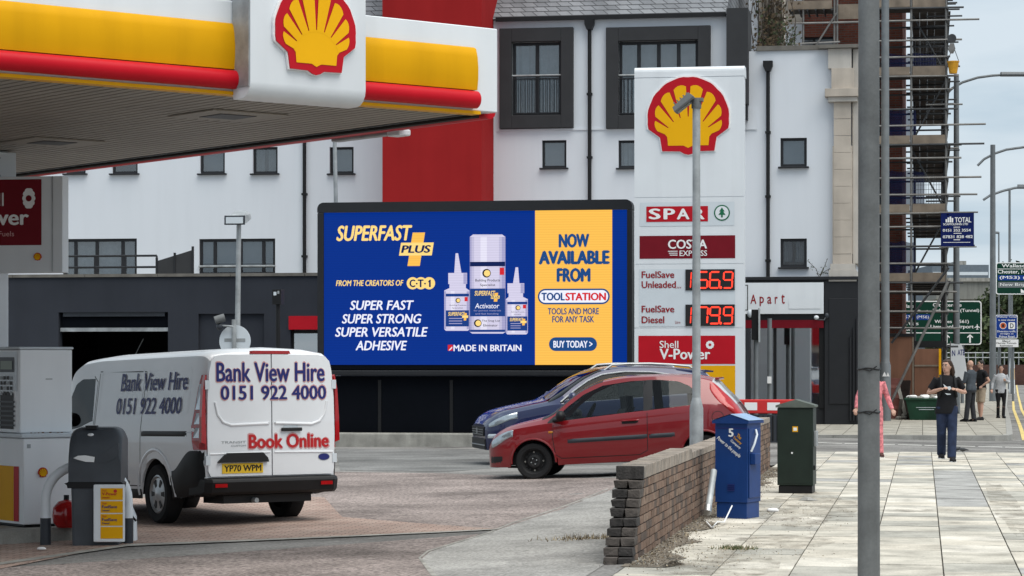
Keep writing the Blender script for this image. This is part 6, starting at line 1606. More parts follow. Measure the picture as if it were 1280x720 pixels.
# price poster case strapped to the bin
pb = thing('price_poster', 'yellow fuel grade poster in a white case strapped to the litter bin', 'poster', (a[0], a[1], zg3), A)
mb = MB(); x0, x1 = ux_(123), ux_(161); zb0, zb1 = zb_(675), zb_(604)
mb.box(x0, x1, -.31, -.24, zb0, zb1, panel_white); mb.build('case', pb, bev=.01)
mb = MB(T=Tface(-.311)); xp0 = ux_(132)
for k in range(4):
    va, vb = lerp(zb1-.03, zb0+.03, k/4), lerp(zb1-.03, zb0+.03, (k+1)/4)
    mb.rect(xp0, vb+.006, x1-.012, va-.006, sign_yellow, .003)
    if k < 3:
        mb.text('Shell', (xp0+.015, va-.04, xp0+.06, va-.018), print_red, .005); mb.text('V-Power' if k == 0 else 'FuelSave', (xp0+.015, va-.078, x1-.07, va-.048), print_red if k == 0 else print_navy, .005, bold=.03); mb.text('Diesel' if k == 2 else 'Unleaded', (xp0+.015, vb+.022, xp0+.09, vb+.04), print_red if k == 0 else print_navy, .005, bold=.02)
mb.disc(xp0+.15, zb1-.065, .018, print_red, .005, n=12)
mb.build('poster_sheet', pb)
# red fire bucket behind the guard, grey squeegee box, litter
D4 = 26.15; c = W(83, D4); zq = g(*c)+.15
fb = thing('fire_bucket', 'round red fire bucket standing on the pump island behind the guard', 'bucket', (c[0], c[1], zq))
MB().lathe([(.10, 0), (.14, .05), (.15, .13), (.14, .21), (.09, .27), (.03, .29)], red_lamp, 20).build('drum', fb); MB().tube([(.0, 0, .28), (.0, 0, .34)], .03, black_plastic, 8).build('cap', fb)
c = W(159, 26.0); zq = g(*c)
sb = thing('water_can', 'grey squeegee water can tucked behind the yellow poster', 'water can', (c[0], c[1], zq), A)
MB().loft([[(x_*q, y_*q, z) for x_, y_ in rr(-.10, -.10, .10, .10, .04, 3)] for z, q in ((0, 1.0), (.26, .92), (.36, .55), (.40, .5))], panel_grey).build('can', sb); MB().tube([(-.02, -.02, .38), (.03, -.09, .30), (.11, -.10, .22)], .012, black_plastic, 8).build('handle', sb)
c = W(52, 22.6); 
c = gp(52, 689)
tag(MB().ball((0, 0, .015), .05, .035, .018, print_white, 8, 5).build('litter_scrap', None, (c[0], c[1], g(*c)+.012)), 'scrap of white litter lying on the block paving', 'litter')
tag(MB().ball((0, 0, .02), .07, .05, .03, print_white, 8, 5).build('litter_scrap', None, (*G0(966, 640), 0)), 'small white stone chip on the slabs right of the blue cabinet', 'litter')
c = G0(1010, 626)
tag(MB().loft([[(-.12, 0, .0), (0, -.10, .01), (.13, .02, .0), (.02, .12, .0)], [(-.05, 0, .05), (0, -.05, .04), (.09, .02, .015), (.02, .05, .04)]], kerb_stone).build('broken_slab', None, (c[0], c[1], 0.002)), 'broken piece of grey slab lying in front of the green cabinet', 'rubble')
# ================================================================== BRICK BUILDING AND SCAFFOLDING
random.seed(5)
YS = 76.0
SX = lambda px, y=YS: XY(px, y)
SZ = lambda py, D=YS: Zp(py, D)
xb1 = -0.62
bk = thing('brick_building', 'tall red brick building standing behind the scaffolding with boarded openings', 'building', (0, 0, 0))
mb = MB(); hb = [(-4.0, -2.7, 9.6, 11.9), (-4.0, -2.7, 13.2, 15.4), (-2.1, -1.15, 5.0, 7.2)]
wall_holes(mb, -16, xb1, -.2, 17, 78.0, .25, hb, wall_brick)
mb.add([(xb1, 78, -.2), (xb1, 96, -.2), (xb1, 96, 17), (xb1, 78, 17)], [(0, 1, 2, 3)], wall_brick)
mb.add([(-16, 96, -.2), (-16, 78, -.2), (-16, 78, 17), (-16, 96, 17)], [(0, 1, 2, 3)], wall_brick); mb.add([(xb1, 96, -.2), (-16, 96, -.2), (-16, 96, 17), (xb1, 96, 17)], [(0, 1, 2, 3)], wall_brick)
mb.build('wall', bk)
mb = MB(); mb.box(-16.1, xb1+.1, 77.9, 96.1, 17.003, 17.3, kerb_stone); mb.build('parapet', bk)
for a, b, c, d in hb: window(bk, a, b, c, d, 78.15, ((a+b)/2,), ((c+d)/2,), .07, True, blind_glass)
mb = MB(); a = SX(988, 77.9); b = SX(1003, 77.9); mb.box(a-.9, b, 77.6, 77.99, 8, 16, sandstone); mb.box(SX(993, 77.6), SX(1004, 77.6), 77.45, 77.59, SZ(9, 77.6), SZ(-30, 77.6), panel_white); mb.box(SX(981, 77.6), SX(1003, 77.6), 77.45, 77.59, SZ(60, 77.6), SZ(33, 77.6), white_render); mb.build('pale_pilaster', bk)
# scaffolding
sc_ = thing('scaffolding', 'tall tube scaffolding with board decks standing over the pavement beside the brick building', 'scaffold', (0, 0, 0))
lifts = [2.25, 4.20, 6.28, 8.36, 10.44, 12.50, 14.6]
xL, xM, xR = SX(1098), SX(1139), SX(1182.5)
y0s, y1s, y2s, y3s = YS, YS+1.5, 84.0, 92.0
ztop_ = 17.5
for x in (xL, xM, xR):
    for y in (y0s, y1s):
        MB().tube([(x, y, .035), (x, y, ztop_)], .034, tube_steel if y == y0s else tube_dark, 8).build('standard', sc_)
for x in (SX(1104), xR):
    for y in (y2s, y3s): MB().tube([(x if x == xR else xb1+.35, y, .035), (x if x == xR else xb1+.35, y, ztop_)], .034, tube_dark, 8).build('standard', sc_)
for i, z in enumerate(lifts):
    mb = MB()
    # deck boards run across the bay and back along the street front
    n_ = 6
    for k in range(n_): mb.box(xL-.25, xR+.05, y0s+.06+k*.235, y0s+.06+k*.235+.222, z+.003, z+.041, board_wood if k == 0 else board_shade_brown)
    for k in range(5): mb.box(xb1+.30+k*.235, xb1+.30+k*.235+.232, y1s+.05, y3s, z+.003, z+.041, board_shade_brown)
    for yy in (78.6, 80.8, 83, 85.2, 87.4, 89.6): mb.tube([(xb1+.1, yy, z-.05), (xR+.12, yy, z-.05)], .03, tube_dark, 6)
    if i > 0: mb.build('board_deck', sc_)
    if i > 0:
        mb = MB(); mb.box(xL-.2, xM-.04, y0s-.045, y0s-.038+.03, z-.02, z+.225, board_wood); mb.box(xM+.04, xR-.02, y0s-.045, y0s-.008, z-.05, z+.235, board_wood); mb.build('toe_board', sc_)
    for dz, nm in ((-.06, 'ledger'), (.52, 'guard_rail'), (1.02, 'guard_rail'), (1.62, 'guard_rail')):
        e = random.uniform(.05, .55)
        if random.random() < .3: e += .7
        MB().tube([(xL-.3, y0s-.05, z+dz), (xR+e, y0s-.05, z+dz+random.uniform(-.02, .02))], .030, tube_steel if random.random() < .6 else tube_dark, 8).build(nm, sc_)
        MB().tube([(xR+.05, y0s-.3, z+dz-.06), (xR+.05, y3s, z+dz-.06)], .030, tube_dark, 8).build(nm, sc_)
        if dz > 0: MB().tube([(xL, y1s, z+dz), (xR+random.uniform(.0, .3), y1s, z+dz)], .028, tube_dark, 8).build(nm, sc_)
    for k in range(7):
        if i > 1:
            zz_ = z+random.uniform(-.2, 1.8); MB().tube([(xR-.6, y0s+.3+k*.4, zz_), (xR+random.uniform(.2, .5), y0s+.3+k*.4, zz_)], .026, random.choice((tube_steel, tube_dark)), 8).build('transom', sc_)
    if i > 0 and i < 6:
        s_ = 1 if i % 2 else -1
        MB().tube([(xM+.03, y0s+.6, z+(.1 if s_ > 0 else 1.9)), (xR-.03, y0s+.6, z+(1.9 if s_ > 0 else .1))], .028, tube_dark, 8).build('brace', sc_)
net = bpy.data.materials.new('blue_net'); net.use_nodes = True
t = net.node_tree; b_ = t.nodes['Principled BSDF']; b_.inputs['Base Color'].default_value = (.016, .024, .10, 1); b_.inputs['Roughness'].default_value = .9; b_.inputs['Alpha'].default_value = .72
for i, (xa, xb, h) in enumerate(((xL+.1, xM+.1, 1.0), (xL+.2, xM+.4, 1.1), (xL+.15, xM+.15, .9), (xL+.1, xM+.75, .55), (xL+.1, xM+.1, 1.1))):
    z = lifts[i+1]+.24
    mb = MB(); n_ = 14
    rows = [[(lerp(xa, xb, k/n_), y1s-.06+.03*math.sin(k*1.7+q), z+h*q/4+.03*math.sin(k*.9)) for k in range(n_+1)] for q in range(5)]
    mb.grid(rows, net); mb.build('debris_net', sc_)
for i in (2, 4, 5):
    z = lifts[i]+.25; mb = MB()
    for k in range(13): mb.tube([(xM+.05+(xR-xM-.1)*k/12, y0s+.05, z), (xM+.05+(xR-xM-.1)*k/12, y0s+.05, z+.85)], .006, tube_dark, 4)
    for k in range(7): mb.tube([(xM+.05, y0s+.05, z+.14*k), (xR-.05, y0s+.05, z+.14*k)], .006, tube_dark, 4)
    mb.build('mesh_guard', sc_)
p = facing(74.6); a = p(1185, 352); b = p(1104, 500)
MB().tube([(a[0], 74.6, a[1]), (b[0], 74.3, .035)], .042, tube_steel, 10).build('raking_tube', sc_)
a = p(1186, 334); MB().tube([(a[0], 74.9, a[1]), (xL+.4, 75.2, 2.3)], .036, tube_dark, 10).build('raking_tube', sc_)
# the bay along the brick gable above the shop's roof
xg0 = SX(985)
for x in (SX(1004), SX(1043), SX(1046.5)):
    MB().tube([(x, YS, 10.3), (x, YS, 17)], .034, tube_steel, 8).build('standard', sc_)
for z in (12.5, 14.6):
    mb = MB()
    for k in range(5): mb.box(xg0, SX(1095), YS+.06+k*.235, YS+.06+k*.235+.222, z+.003, z+.041, board_wood if k == 0 else board_shade_brown)
    mb.box(xg0, SX(1040), YS-.045, YS-.008, z-.02, z+.235, board_wood); mb.box(SX(1048), SX(1090), YS-.045, YS-.008, z-.35, z+.10, board_wood)
    mb.build('board_deck', sc_)
    for k in range(6): 
        x = lerp(xg0+.1, SX(1040), k/5); MB().tube([(x, YS-.1, z-.05), (x, YS+1.4, z-.05)], .028, tube_dark, 8).build('transom', sc_)
    MB().tube([(xg0, YS-.06, z-.45), (SX(1096), YS-.06, z-.45)], .03, tube_steel, 8).build('ledger', sc_)
MB().tube([(SX(1020), YS-.08, SZ(60)), (SX(1046), YS-.08, SZ(20))], .03, tube_steel, 8).build('brace', sc_)
MB().tube([(SX(985), YS-.07, SZ(57.5)), (SX(1050), YS-.07, SZ(56))], .03, tube_steel, 8).build('guard_rail', sc_)
# hoarding at the foot of the scaffold
hd_ = thing('site_hoarding', 'brown plywood hoarding round the foot of the scaffolding', 'hoarding', (0, 0, 0))
q = facing(75.4)
for a, b, tp_ in ((1098, 1142, 421), (1142.6, 1176, 436)):
    xa, xb = XY(a, 75.4), XY(b, 75.4); mb = MB(); mb.box(xa+.01, xb-.01, 75.4, 75.43, .05, q(a, tp_)[1], plywood); mb.build('panel', hd_)
mb = MB(); mb.box(XY(1098, 75.4), XY(1143, 75.4), 75.36, 75.395, q(1100, 421)[1], q(1100, 417)[1], black_plastic); mb.box(XY(1140.5, 75.4), XY(1142.2, 75.4), 75.37, 75.398, .05, q(1140, 421)[1], board_wood); mb.box(XY(1143, 75.4), XY(1176, 75.4), 75.37, 75.398, q(1150, 458)[1], q(1150, 456)[1], board_wood)
mb.box(XY(1143, 75.4), XY(1183, 75.4), 75.6, 75.7, q(1150, 434)[1], q(1150, 426)[1], black_plastic); mb.build('batten', hd_)
mb = MB(); mb.box(XY(1173.5, 75.3), XY(1176.5, 75.3), 75.25, 75.3, .035, q(1170, 436)[1], sign_yellow); mb.build('edge_marker', hd_)
# banner on the scaffold
q = facing(75.7); a = q(1176, 308); b = q(1217.5, 266)
bn_ = thing('scaffold_banner', 'dark blue contractor banner with white lettering fixed to the scaffolding', 'banner', (a[0], 75.7, a[1]))
cvl = lambda px, py: (q(px, py)[0]-a[0], q(px, py)[1]-a[1]); T = Tface(0)
banner_blue = M('banner_blue', (.006, .014, .095), .7, spec=.1, var=.08)
mb = MB(); mb.box(0, b[0]-a[0], 0, .012, 0, b[1]-a[1], banner_blue)
R_ = lambda l, t, r, bt: (*cvl(l, bt), *cvl(r, t))
for t_, rc in (('TOTAL', R_(1193.5, 271.5, 1214, 278)), ('SCAFFOLDING LTD', R_(1179, 278.8, 1210, 281.6)), ('0151 352 3554', R_(1178.5, 286, 1213.5, 289.6)), ('07831 828 482', R_(1178.5, 294, 1216, 297.8))): mb.text(t_, rc, print_white, .004, T, bold=.035)
mb.rect(*R_(1192, 283.5, 1200, 284.4), print_white, .004, T); mb.rect(*R_(1192, 291.2, 1202, 292.1), print_white, .004, T); mb.rect(*R_(1192, 299.2, 1200, 300.2), print_white, .004, T); mb.rect(*R_(1179, 302.5, 1213, 303.4), print_white, .004, T)
for k, (l, tt) in enumerate(((1182, 274), (1184.5, 272), (1187, 270.8), (1189.5, 272.5))): mb.rect(*R_(l, tt, l+2, 278), print_white, .004, T)
mb.build('sheet', bn_)
MB().tube([(-.05, .02, b[1]-a[1]+.02), (b[0]-a[0]+.12, .02, b[1]-a[1]+.02)], .025, tube_steel, 8).tube([(-.05, .02, -.02), (b[0]-a[0]+.08, .02, -.02)], .02, tube_steel, 8).build('rail', bn_)
# bucket and gin wheel on the hoist arm
q = facing(75.8); a = q(1191.5, 92)
bu = thing('hanging_bucket', 'yellow builder bucket hanging from the scaffold hoist', 'bucket', (a[0], 75.8, a[1]))
MB().lathe([(.001, 0), (.115, 0), (.17, .34), (.185, .34), (.185, .37), (.16, .37), (.11, .03)], M('bucket_yellow', (.62, .30, .02), .5, var=.2, scale=8), 20).build('tub', bu)
MB().tube([(-.17, 0, .36), (-.02, 0, .78), (.02, 0, .78), (.17, 0, .36)], .010, tube_dark, 6).build('handle', bu)
a = q(1190, 48)
gw = thing('hoist_wheel', 'small grey hoist wheel with sling high on the scaffolding', 'pulley', (a[0], 75.8, a[1]))
MB().tube([(0, -.06, 0), (0, .06, 0)], .13, tube_dark, 14).build('wheel', gw); MB().loft([[(-.06, -.05, -.15), (.06, -.05, -.15), (.06, .05, -.15), (-.06, .05, -.15)], [(-.12, -.08, -.32), (.10, -.08, -.32), (.10, .08, -.32), (-.12, .08, -.32)], [(-.05, -.05, -.45), (.04, -.05, -.45), (.04, .05, -.45), (-.05, .05, -.45)]], tube_steel).build('sling', gw)

# ivy-covered chimney behind the parapet
random.seed(3)
a = XY(968, 72.5); 
ch = thing('ivy_chimney', 'pale chimney stack overgrown with brown dead ivy behind the shop roof', 'chimney', (a, 72.5, 9.8))
mb = MB(); mb.box(-.45, .28, 0, .6, 0, 4.5, sandstone); mb.box(-.75, -.48, .1, .5, 0, 4, white_render); mb.build('stack', ch)
mb = MB()
for k in range(1500):
    zz_ = abs(random.gauss(0, 1.5)); 
    if zz_ > 3.6: continue
    x = random.gauss(-.05, .30)*(1+.3*math.exp(-zz_)); y = -.05-abs(random.gauss(0, .12))
    s_ = random.uniform(.03, .075); n_ = Vector((random.gauss(0, 1), random.gauss(-1, .7), random.gauss(0, 1))).normalized(); u = n_.orthogonal().normalized(); v = n_.cross(u)
    c = Vector((x, y, zz_)); mb.add([tuple(c+u*s_), tuple(c+v*s_*.7), tuple(c-u*s_), tuple(c-v*s_*.7)], [(0, 1, 2, 3)], leaf_brown if random.random() < .8 else leaf_dark)
mb.build('ivy', ch)
mb = MB()
for k in range(26):
    x0 = random.uniform(-.5, .3); P = [(x0, -.03, 0)]
    for j in range(1, 8): P.append((P[-1][0]+random.gauss(0, .08), -.03-random.random()*.12, j*random.uniform(.3, .5)))
    mb.tube(P, .012, bark, 5)
mb.build('stems', ch)
for (px, py, lab, sx) in ((985, 62, 'straggly dead weed growing on the shop parapet beside the scaffolding', 1), (1024, 346, 'small dark weed sprouting from the ledge beside the stone quoin', .55)):
    y_ = 69.5 if py < 100 else YW-.15; a = facing(y_)(px, py)
    wd_ = thing('wall_weed', lab, 'weed', (a[0], y_, a[1]))
    mb = MB(); lf = MB()
    for k in range(7 if sx == 1 else 4):
        d = Vector((random.uniform(-.5, .5)*(1 if sx == 1 else 1.2), random.uniform(-.2, .1), random.uniform(.4, 1.0)))*sx; P = [Vector((0, 0, -.02)), d*.5+Vector((random.gauss(0, .05), 0, 0)), d]
        mb.tube([tuple(p_) for p_ in P], .008, bark, 5)
        for j in range(14):
            c = P[0].lerp(P[2], random.random())+Vector((random.gauss(0, .05), random.gauss(0, .04), random.gauss(0, .05)))*sx*1.2; s_ = random.uniform(.03, .06)*sx
            n_ = Vector((random.gauss(0, 1), -1, random.gauss(0, 1))).normalized(); u = n_.orthogonal().normalized(); v = n_.cross(u)
            lf.add([tuple(c+u*s_), tuple(c+v*s_*.6), tuple(c-u*s_), tuple(c-v*s_*.6)], [(0, 1, 2, 3)], leaf_dark)
    mb.build('stem', wd_); lf.build('leaves', wd_)

# ================================================================== SKIP, BOARDS, BANNER
x, y = W(1158, 73.6)
sk = thing('builders_skip', 'small dark green skip heaped with white rubble beside the hoarding', 'skip', (x, 73.9, .035))
green_skip = M('skip_green', (.012, .055, .030), .6, var=.25, scale=3, streak=.3)
mb = MB(); mb.loft([[(-.48, -.4, 0), (.48, -.4, 0), (.48, .5, 0), (-.48, .5, 0)], [(-.60, -.5, .58), (.60, -.5, .58), (.60, .6, .58), (-.60, .6, .58)]], green_skip, smooth=False); mb.box(-.64, .64, -.54, .64, .583, .64, green_skip); mb.rect(-.30, .36, .30, .375, panel_grey, .0, Tface(-.475)); mb.rect(-.22, .30, .22, .315, panel_grey, .0, Tface(-.465)); mb.build('body', sk, bev=.01)
mb = MB()
for k in range(26): mb.ball((random.uniform(-.5, .5), random.uniform(-.4, .5), .63+random.random()*.07), random.uniform(.06, .14), random.uniform(.06, .12), .06, print_white if k % 2 else concrete, 7, 5)
mb.build('rubble', sk)
def leaning(name, lab, cat, px, D, wd, ht, m, rz, tilt, trim=None):
    x, y = W(px, D); o = thing(name, lab, cat, (x, y, .035)); o.rotation_euler = (tilt, 0, rz)
    mb = MB(); mb.box(-wd/2, wd/2, 0, .04, 0, ht, m); mb.build('board', o, bev=.006)
    mb = MB()
    for z in (.28, .55, .8): mb.box(-wd*.38, wd*.38, -.008, -.001, ht*z-.06, ht*z+.05, trim or m)
    mb.build('panel', o); return o
leaning('leaning_door', 'reddish brown old door leaning against the hoarding', 'door', 1117, 74.2, .62, 1.22, M('old_door_red', (.16, .055, .045), .6, var=.2), 0, math.radians(-6), M('old_door_panel', (.22, .09, .075), .6, var=.2))
leaning('leaning_door', 'dark narrow door leaning next to the reddish brown door', 'door', 1128, 73.9, .30, 1.18, M('old_door_dark', (.022, .014, .012), .6, var=.2), math.radians(-25), math.radians(-12))
for k, (px, rz, lab, hx) in enumerate(((1133, -20, 'pale plank leaning against the dark narrow door', 1.05), (1123, 12, 'short brown timber propped before the reddish brown door', .62))):
    x, y = W(px, 73.6); mb = MB(); mb.box(-.05, .05, -.02, .02, 0, hx, concrete if k == 0 else board_shade_brown)
    tag(mb.build('timber_plank', None, (x, y, .035), bev=.004, rot=(math.radians(-14), math.radians(rz*.7), 0)), lab, 'plank')
mb = MB()
for k in range(22): mb.ball((random.uniform(-.35, .45), random.uniform(-.25, .25), random.uniform(.0, .12)), random.uniform(.06, .16), random.uniform(.05, .12), random.uniform(.04, .09), random.choice((concrete, board_shade_brown, wall_brick)), 7, 5)
x, y = W(1137, 73.4); o = mb.build('rubble', None, (x, y, .035)); tag(o, 'low heap of broken rubble between the leaning doors and the skip', 'rubble', kind='stuff')
q = facing(80.5); a = q(1188, 470)
fl_ = thing('feather_banner', 'white feather banner with dark letters behind the standing men', 'banner', (a[0], 80.5, .035))
cvl = lambda px, py: (q(px, py)[0]-a[0], q(px, py)[1]-.035)
mb = MB(); mb.prism([cvl(1188.5, 478), cvl(1210, 476), cvl(1209.5, 470), cvl(1205, 438), cvl(1202, 431), cvl(1188.5, 429)], -.01, .01, panel_white, Tface())
for t_, rc in (('N', (1190, 445, 1194, 438)), ('ATE', (1197, 444, 1206, 437)), ('OPEN', (1191, 462, 1207, 455)), ('HERE', (1191, 480, 1207, 473))):
    if t_ in ('N', 'ATE'): mb.text(t_, (*cvl(rc[0], rc[1]), *cvl(rc[2], rc[3])), print_navy, .012, Tface(), bold=.03)
mb.build('flag', fl_); MB().tube([(*cvl(1188, 530)[:1], .02, 0), (cvl(1188, 430)[0], .02, cvl(0, 428)[1])], .02, tube_steel, 8).build('mast', fl_)

# ================================================================== STREET LAMPS BEYOND
def street_lamp(px, D, ytop, arm, lant, lab, r=.085):
    x, y = W(px, D); o = thing('street_lamp', lab, 'street lamp', (x, y, .0), A, 'street lamps along the main road')
    k = D/F; zt = Zp(ytop, D)
    MB().tube([(0, 0, 0), (0, 0, zt*.2), (0, 0, zt)], [r*1.25, r*1.1, r*.85], pole_grey, 12).build('column', o)
    if arm: MB().tube([((a-px)*k, 0, Zp(b, D)) for a, b in arm], .045*D/90, pole_grey, 8).build('arm', o)
    if lant:
        (l, yl), (r_, yr_) = lant; z = Zp(yl, D); h = .10*D/90
        MB().loft([[((l-px)*k+dx, yy, z+dz) for yy, dz in ((-.12, 0), (-.08, h), (.08, h), (.12, 0), (.08, -h*.6), (-.08, -h*.6))] for dx in (0, (r_-l)*k*.5, (r_-l)*k)], pole_grey, smooth=False).build('lantern', o, bev=.02)
    return o
street_lamp(1195.5, 82, 93, [(1176, 128), (1182, 119), (1190, 110.5), (1203, 103), (1222, 97), (1240, 94.5), (1256, 93.5)], ((1251, 93.5), (1296, 93.5)), 'nearest tall street lamp with its curved arm crossing beside the scaffolding', .10)
street_lamp(1241, 110, 181, [(1222, 207), (1230, 199), (1243, 192), (1258, 187), (1290, 182.5)], ((1285, 182.5), (1320, 181)), 'middle street lamp standing left of the green direction sign', .13)
street_lamp(1262, 165, 236, [(1229, 250), (1238, 244), (1254, 238.5), (1268, 235), (1276, 234)], ((1272, 234), (1300, 232.5)), 'far street lamp with a low curved arm over the green direction sign', .09)
street_lamp(1248.5, 215, 290, [(1248.5, 291), (1243, 290.5), (1238, 290.5)], None, 'thin distant lamp column with a short straight arm', .075)

# ================================================================== DIRECTION SIGNS
road_green = M('road_sign_green', (.002, .036, .021), .5, spec=.15, var=.08); road_blue = M('road_sign_blue', (.008, .042, .24), .5, spec=.15, var=.05)
def sign(name, lab, D, l, t, r, b, posts, paint, thick=.03, post_r=.06):
    q = lambda px, py: ((px-l)*D/F, Zp(py, D)-Zp(b, D))
    x, y = W(l, D); o = thing(name, lab, 'road sign', (x, y, Zp(b, D)), A)
    mb = MB(); paint(mb, q, Tface(0)); mb.build('sign_face', o)
    for px in posts: MB().tube([(q(px, 0)[0], .12, -Zp(b, D)), (q(px, 0)[0], .12, q(0, t)[1])], post_r, pole_grey, 10).build('post', o)
    return o
def fa(mb, q, T):
    a, b = q(1118, 431), q(1227, 376); mb.prism(rr(a[0], a[1], b[0], b[1], .12, 4), -.03, 0, print_white, T); mb.prism(rr(a[0]+.045, a[1]+.045, b[0]-.045, b[1]-.045, .10, 4), .0005, .004, road_green, T)
    R_ = lambda l, t, r, bt: (*q(l, bt), *q(r, t))
    for t_, rc in (('City centre', R_(1166, 379, 1202, 384.5)), ('Birkenhead (Tunnel)', R_(1166, 386, 1224, 391)), ('Widnes (A561)', R_(1168, 399.8, 1211, 405)), ('Liverpool Airport', R_(1163, 406, 1217, 411.8)),
                   ('Wallasey', R_(1122, 380.5, 1145, 386)), ('Chester (Tun.)', R_(1122, 387.5, 1160, 392)), ('North Wales', R_(1122, 402, 1148, 406.5)), ('Chester', R_(1122, 409, 1140, 413.5))): mb.text(t_, rc, print_white, .008, T, bold=.02)
    mb.rrect(*R_(1121, 393, 1142, 400), .08, road_blue, .007, T); mb.rrect(*R_(1144, 393, 1163, 400), .08, road_blue, .007, T); mb.text('(M53)', R_(1123, 394.3, 1140, 399), print_white, .010, T); mb.text('(M56)', R_(1146, 394.3, 1161, 399), print_white, .010, T); mb.text('O', R_(1176, 393.5, 1180, 398), print_white, .008, T)
    mb.rect(*R_(1121, 415.6, 1225, 416.6), print_white, .008, T)
    for c in (1183.5, 1212.5):
        mb.rect(*R_(c-1, 421, c+1, 428.5), print_white, .008, T); mb.poly([q(c-3.6, 422.5), q(c-3.6, 421), q(c, 417.8), q(c+3.6, 421), q(c+3.6, 422.5), q(c, 420.4)], print_white, .009, T)
    for k in range(3): mb.rect(*R_(1197.6, 417.5+4*k, 1198.5, 420+4*k), print_white, .008, T)
    u, v = q(1221.5, 408.5); s_ = .12
    mb.poly([(u+x_*s_, v+y_*s_) for x_, y_ in ((0, 1), (.16, .75), (.16, .3), (.95, -.2), (.95, -.4), (.16, -.15), (.13, -.65), (.4, -.85), (.4, -1), (0, -.9), (-.4, -1), (-.4, -.85), (-.13, -.65), (-.16, -.15), (-.95, -.4), (-.95, -.2), (-.16, .3), (-.16, .75))], print_white, .008, T)
sign('direction_sign', 'large green lane direction sign with airport and tunnel lines, partly behind scaffolding', 104, 1118, 376, 1227, 431, (1194, 1203.5), fa, post_r=.075)
def fb_(mb, q, T):
    a, b = q(1245, 368), q(1320, 328); mb.prism(rr(a[0], a[1], b[0], b[1], .12, 4), -.03, 0, print_white, T); mb.prism(rr(a[0]+.05, a[1]+.05, b[0]-.05, b[1]-.05, .10, 4), .0005, .004, road_green, T)
    R_ = lambda l, t, r, bt: (*q(l, bt), *q(r, t))
    for t_, rc in (('Wallasey Tunnel', R_(1252, 330, 1314, 335.5)), ('Chester, North Wales', R_(1247, 337.3, 1318, 342.5))): mb.text(t_, rc, print_white, .008, T, bold=.02)
    mb.rect(*R_(1247.5, 344, 1316, 350.5), road_blue, .008, T); mb.text('(M53) (M56)', R_(1249.5, 345, 1304, 349.6), print_white, .011, T, bold=.02); mb.rect(*R_(1247.5, 352.5, 1300, 359.5), pole_grey, .008, T); mb.text('New Brighton', R_(1250, 353.8, 1297, 358.5), print_white, .011, T)
    mb.poly([q(1276, 361), q(1276, 366), q(1282, 366), q(1281, 364.5), q(1284, 362), q(1283, 361), q(1280, 363.5)], print_white, .008, T)
    mb.rect(*R_(1247, 335.9, 1318, 336.5), print_white, .008, T)
sign('direction_sign', 'green direction sign with a blue motorway strip cut by the photo edge', 140, 1245, 328, 1320, 368, (1265, 1305), fb_, post_r=.07)
def fc(mb, q, T):
    R_ = lambda l, t, r, bt: (*q(l, bt), *q(r, t))
    a, b = q(1244.5, 423), q(1272, 393.5); mb.prism(rr(a[0], a[1], b[0], b[1], .06, 4), -.03, 0, print_white, T); mb.prism(rr(a[0]+.03, a[1]+.03, b[0]-.03, b[1]-.03, .05, 4), .0005, .004, road_blue, T)
    a, b = q(1242.5, 433.8), q(1273, 424.3); mb.prism([(a[0], a[1]), (b[0], a[1]), (b[0], b[1]), (a[0], b[1])], -.03, 0, print_white, T)
    for t_, rc, m in (('Wallasey Tunnel', R_(1246, 395, 1270.5, 397.5), print_white), ('is now closed', R_(1248, 398.8, 1268.5, 401), print_white), ('Diversion traffic', R_(1246.5, 413, 1270, 415.3), print_white), ('straight at', R_(1250, 416.3, 1267, 418.4), print_white), ('Prince Road', R_(1249, 419.4, 1268, 421.8), print_white), ('Effect of', R_(1253, 425.2, 1263, 427.3), print_black), ('Mersey Tunnels', R_(1245.5, 428, 1270.5, 430.2), print_black), ('Restrictions', R_(1250, 431, 1266, 433), print_black)): mb.text(t_, rc, m, .008, T, bold=.02)
    u, v = q(1253.8, 407); mb.disc(u, v, .155, print_white, .008, T); mb.disc(u, v, .13, M('sign_orange', (.55, .09, .02), .5, var=0), .011, T); mb.rect(u-.05, v-.07, u+.05, v+.06, print_black, .014, T)
    mb.rrect(*R_(1260.5, 402.8, 1268.8, 411.4), .04, print_white, .008, T); mb.text('D', R_(1262.5, 404.2, 1267, 410), print_black, .011, T, bold=.02)
sign('information_sign', 'blue tunnel information sign with a white plate beneath it', 112, 1244.5, 393.5, 1272, 423, (1250.5, 1267), fc, post_r=.05)

# ================================================================== FAR BACKDROP
D = 250
fo = thing('concrete_flyover', 'long grey concrete road bridge crossing in the distance', 'bridge', (*W(1215, D), 0), A)
k = D/F
mb = MB(); mb.box(-(45)*k, 160*k, 0, 8, Zp(374, D), Zp(349, D), M('flyover_concrete', (.22, .22, .20), .9, var=.15, scale=.3, streak=.3)); mb.build('deck', fo)
mb = MB(); mb.box(-(45)*k, 160*k, -.3, .6, Zp(352, D)+.003, Zp(347.5, D), concrete); mb.build('parapet', fo)
for dx in (-20, 60, 130): MB().box(dx*k-.8, dx*k+.8, 1, 6, -.1, Zp(374, D)-.003, concrete).build('pier', fo)
D = 330; k = D/F
wh_ = thing('warehouse', 'low grey blue flat roofed building on the skyline beyond the bridge', 'building', (*W(1205, D), 0), A)
mb = MB(); mb.box(-40*k, 31*k, 0, 20, 0, Zp(331, D), M('cladding_blue_grey', (.13, .16, .19), .7, var=.1)); mb.build('walls', wh_); mb = MB(); mb.box(-3*k, 8*k, 3, 9, Zp(331, D)+.01, Zp(325, D), concrete); mb.build('plant_room', wh_)
mb = MB(); mb.box(-39*k, 30*k, -.05, -.01, Zp(344, D), Zp(340, D), panel_grey); mb.build('band', wh_)
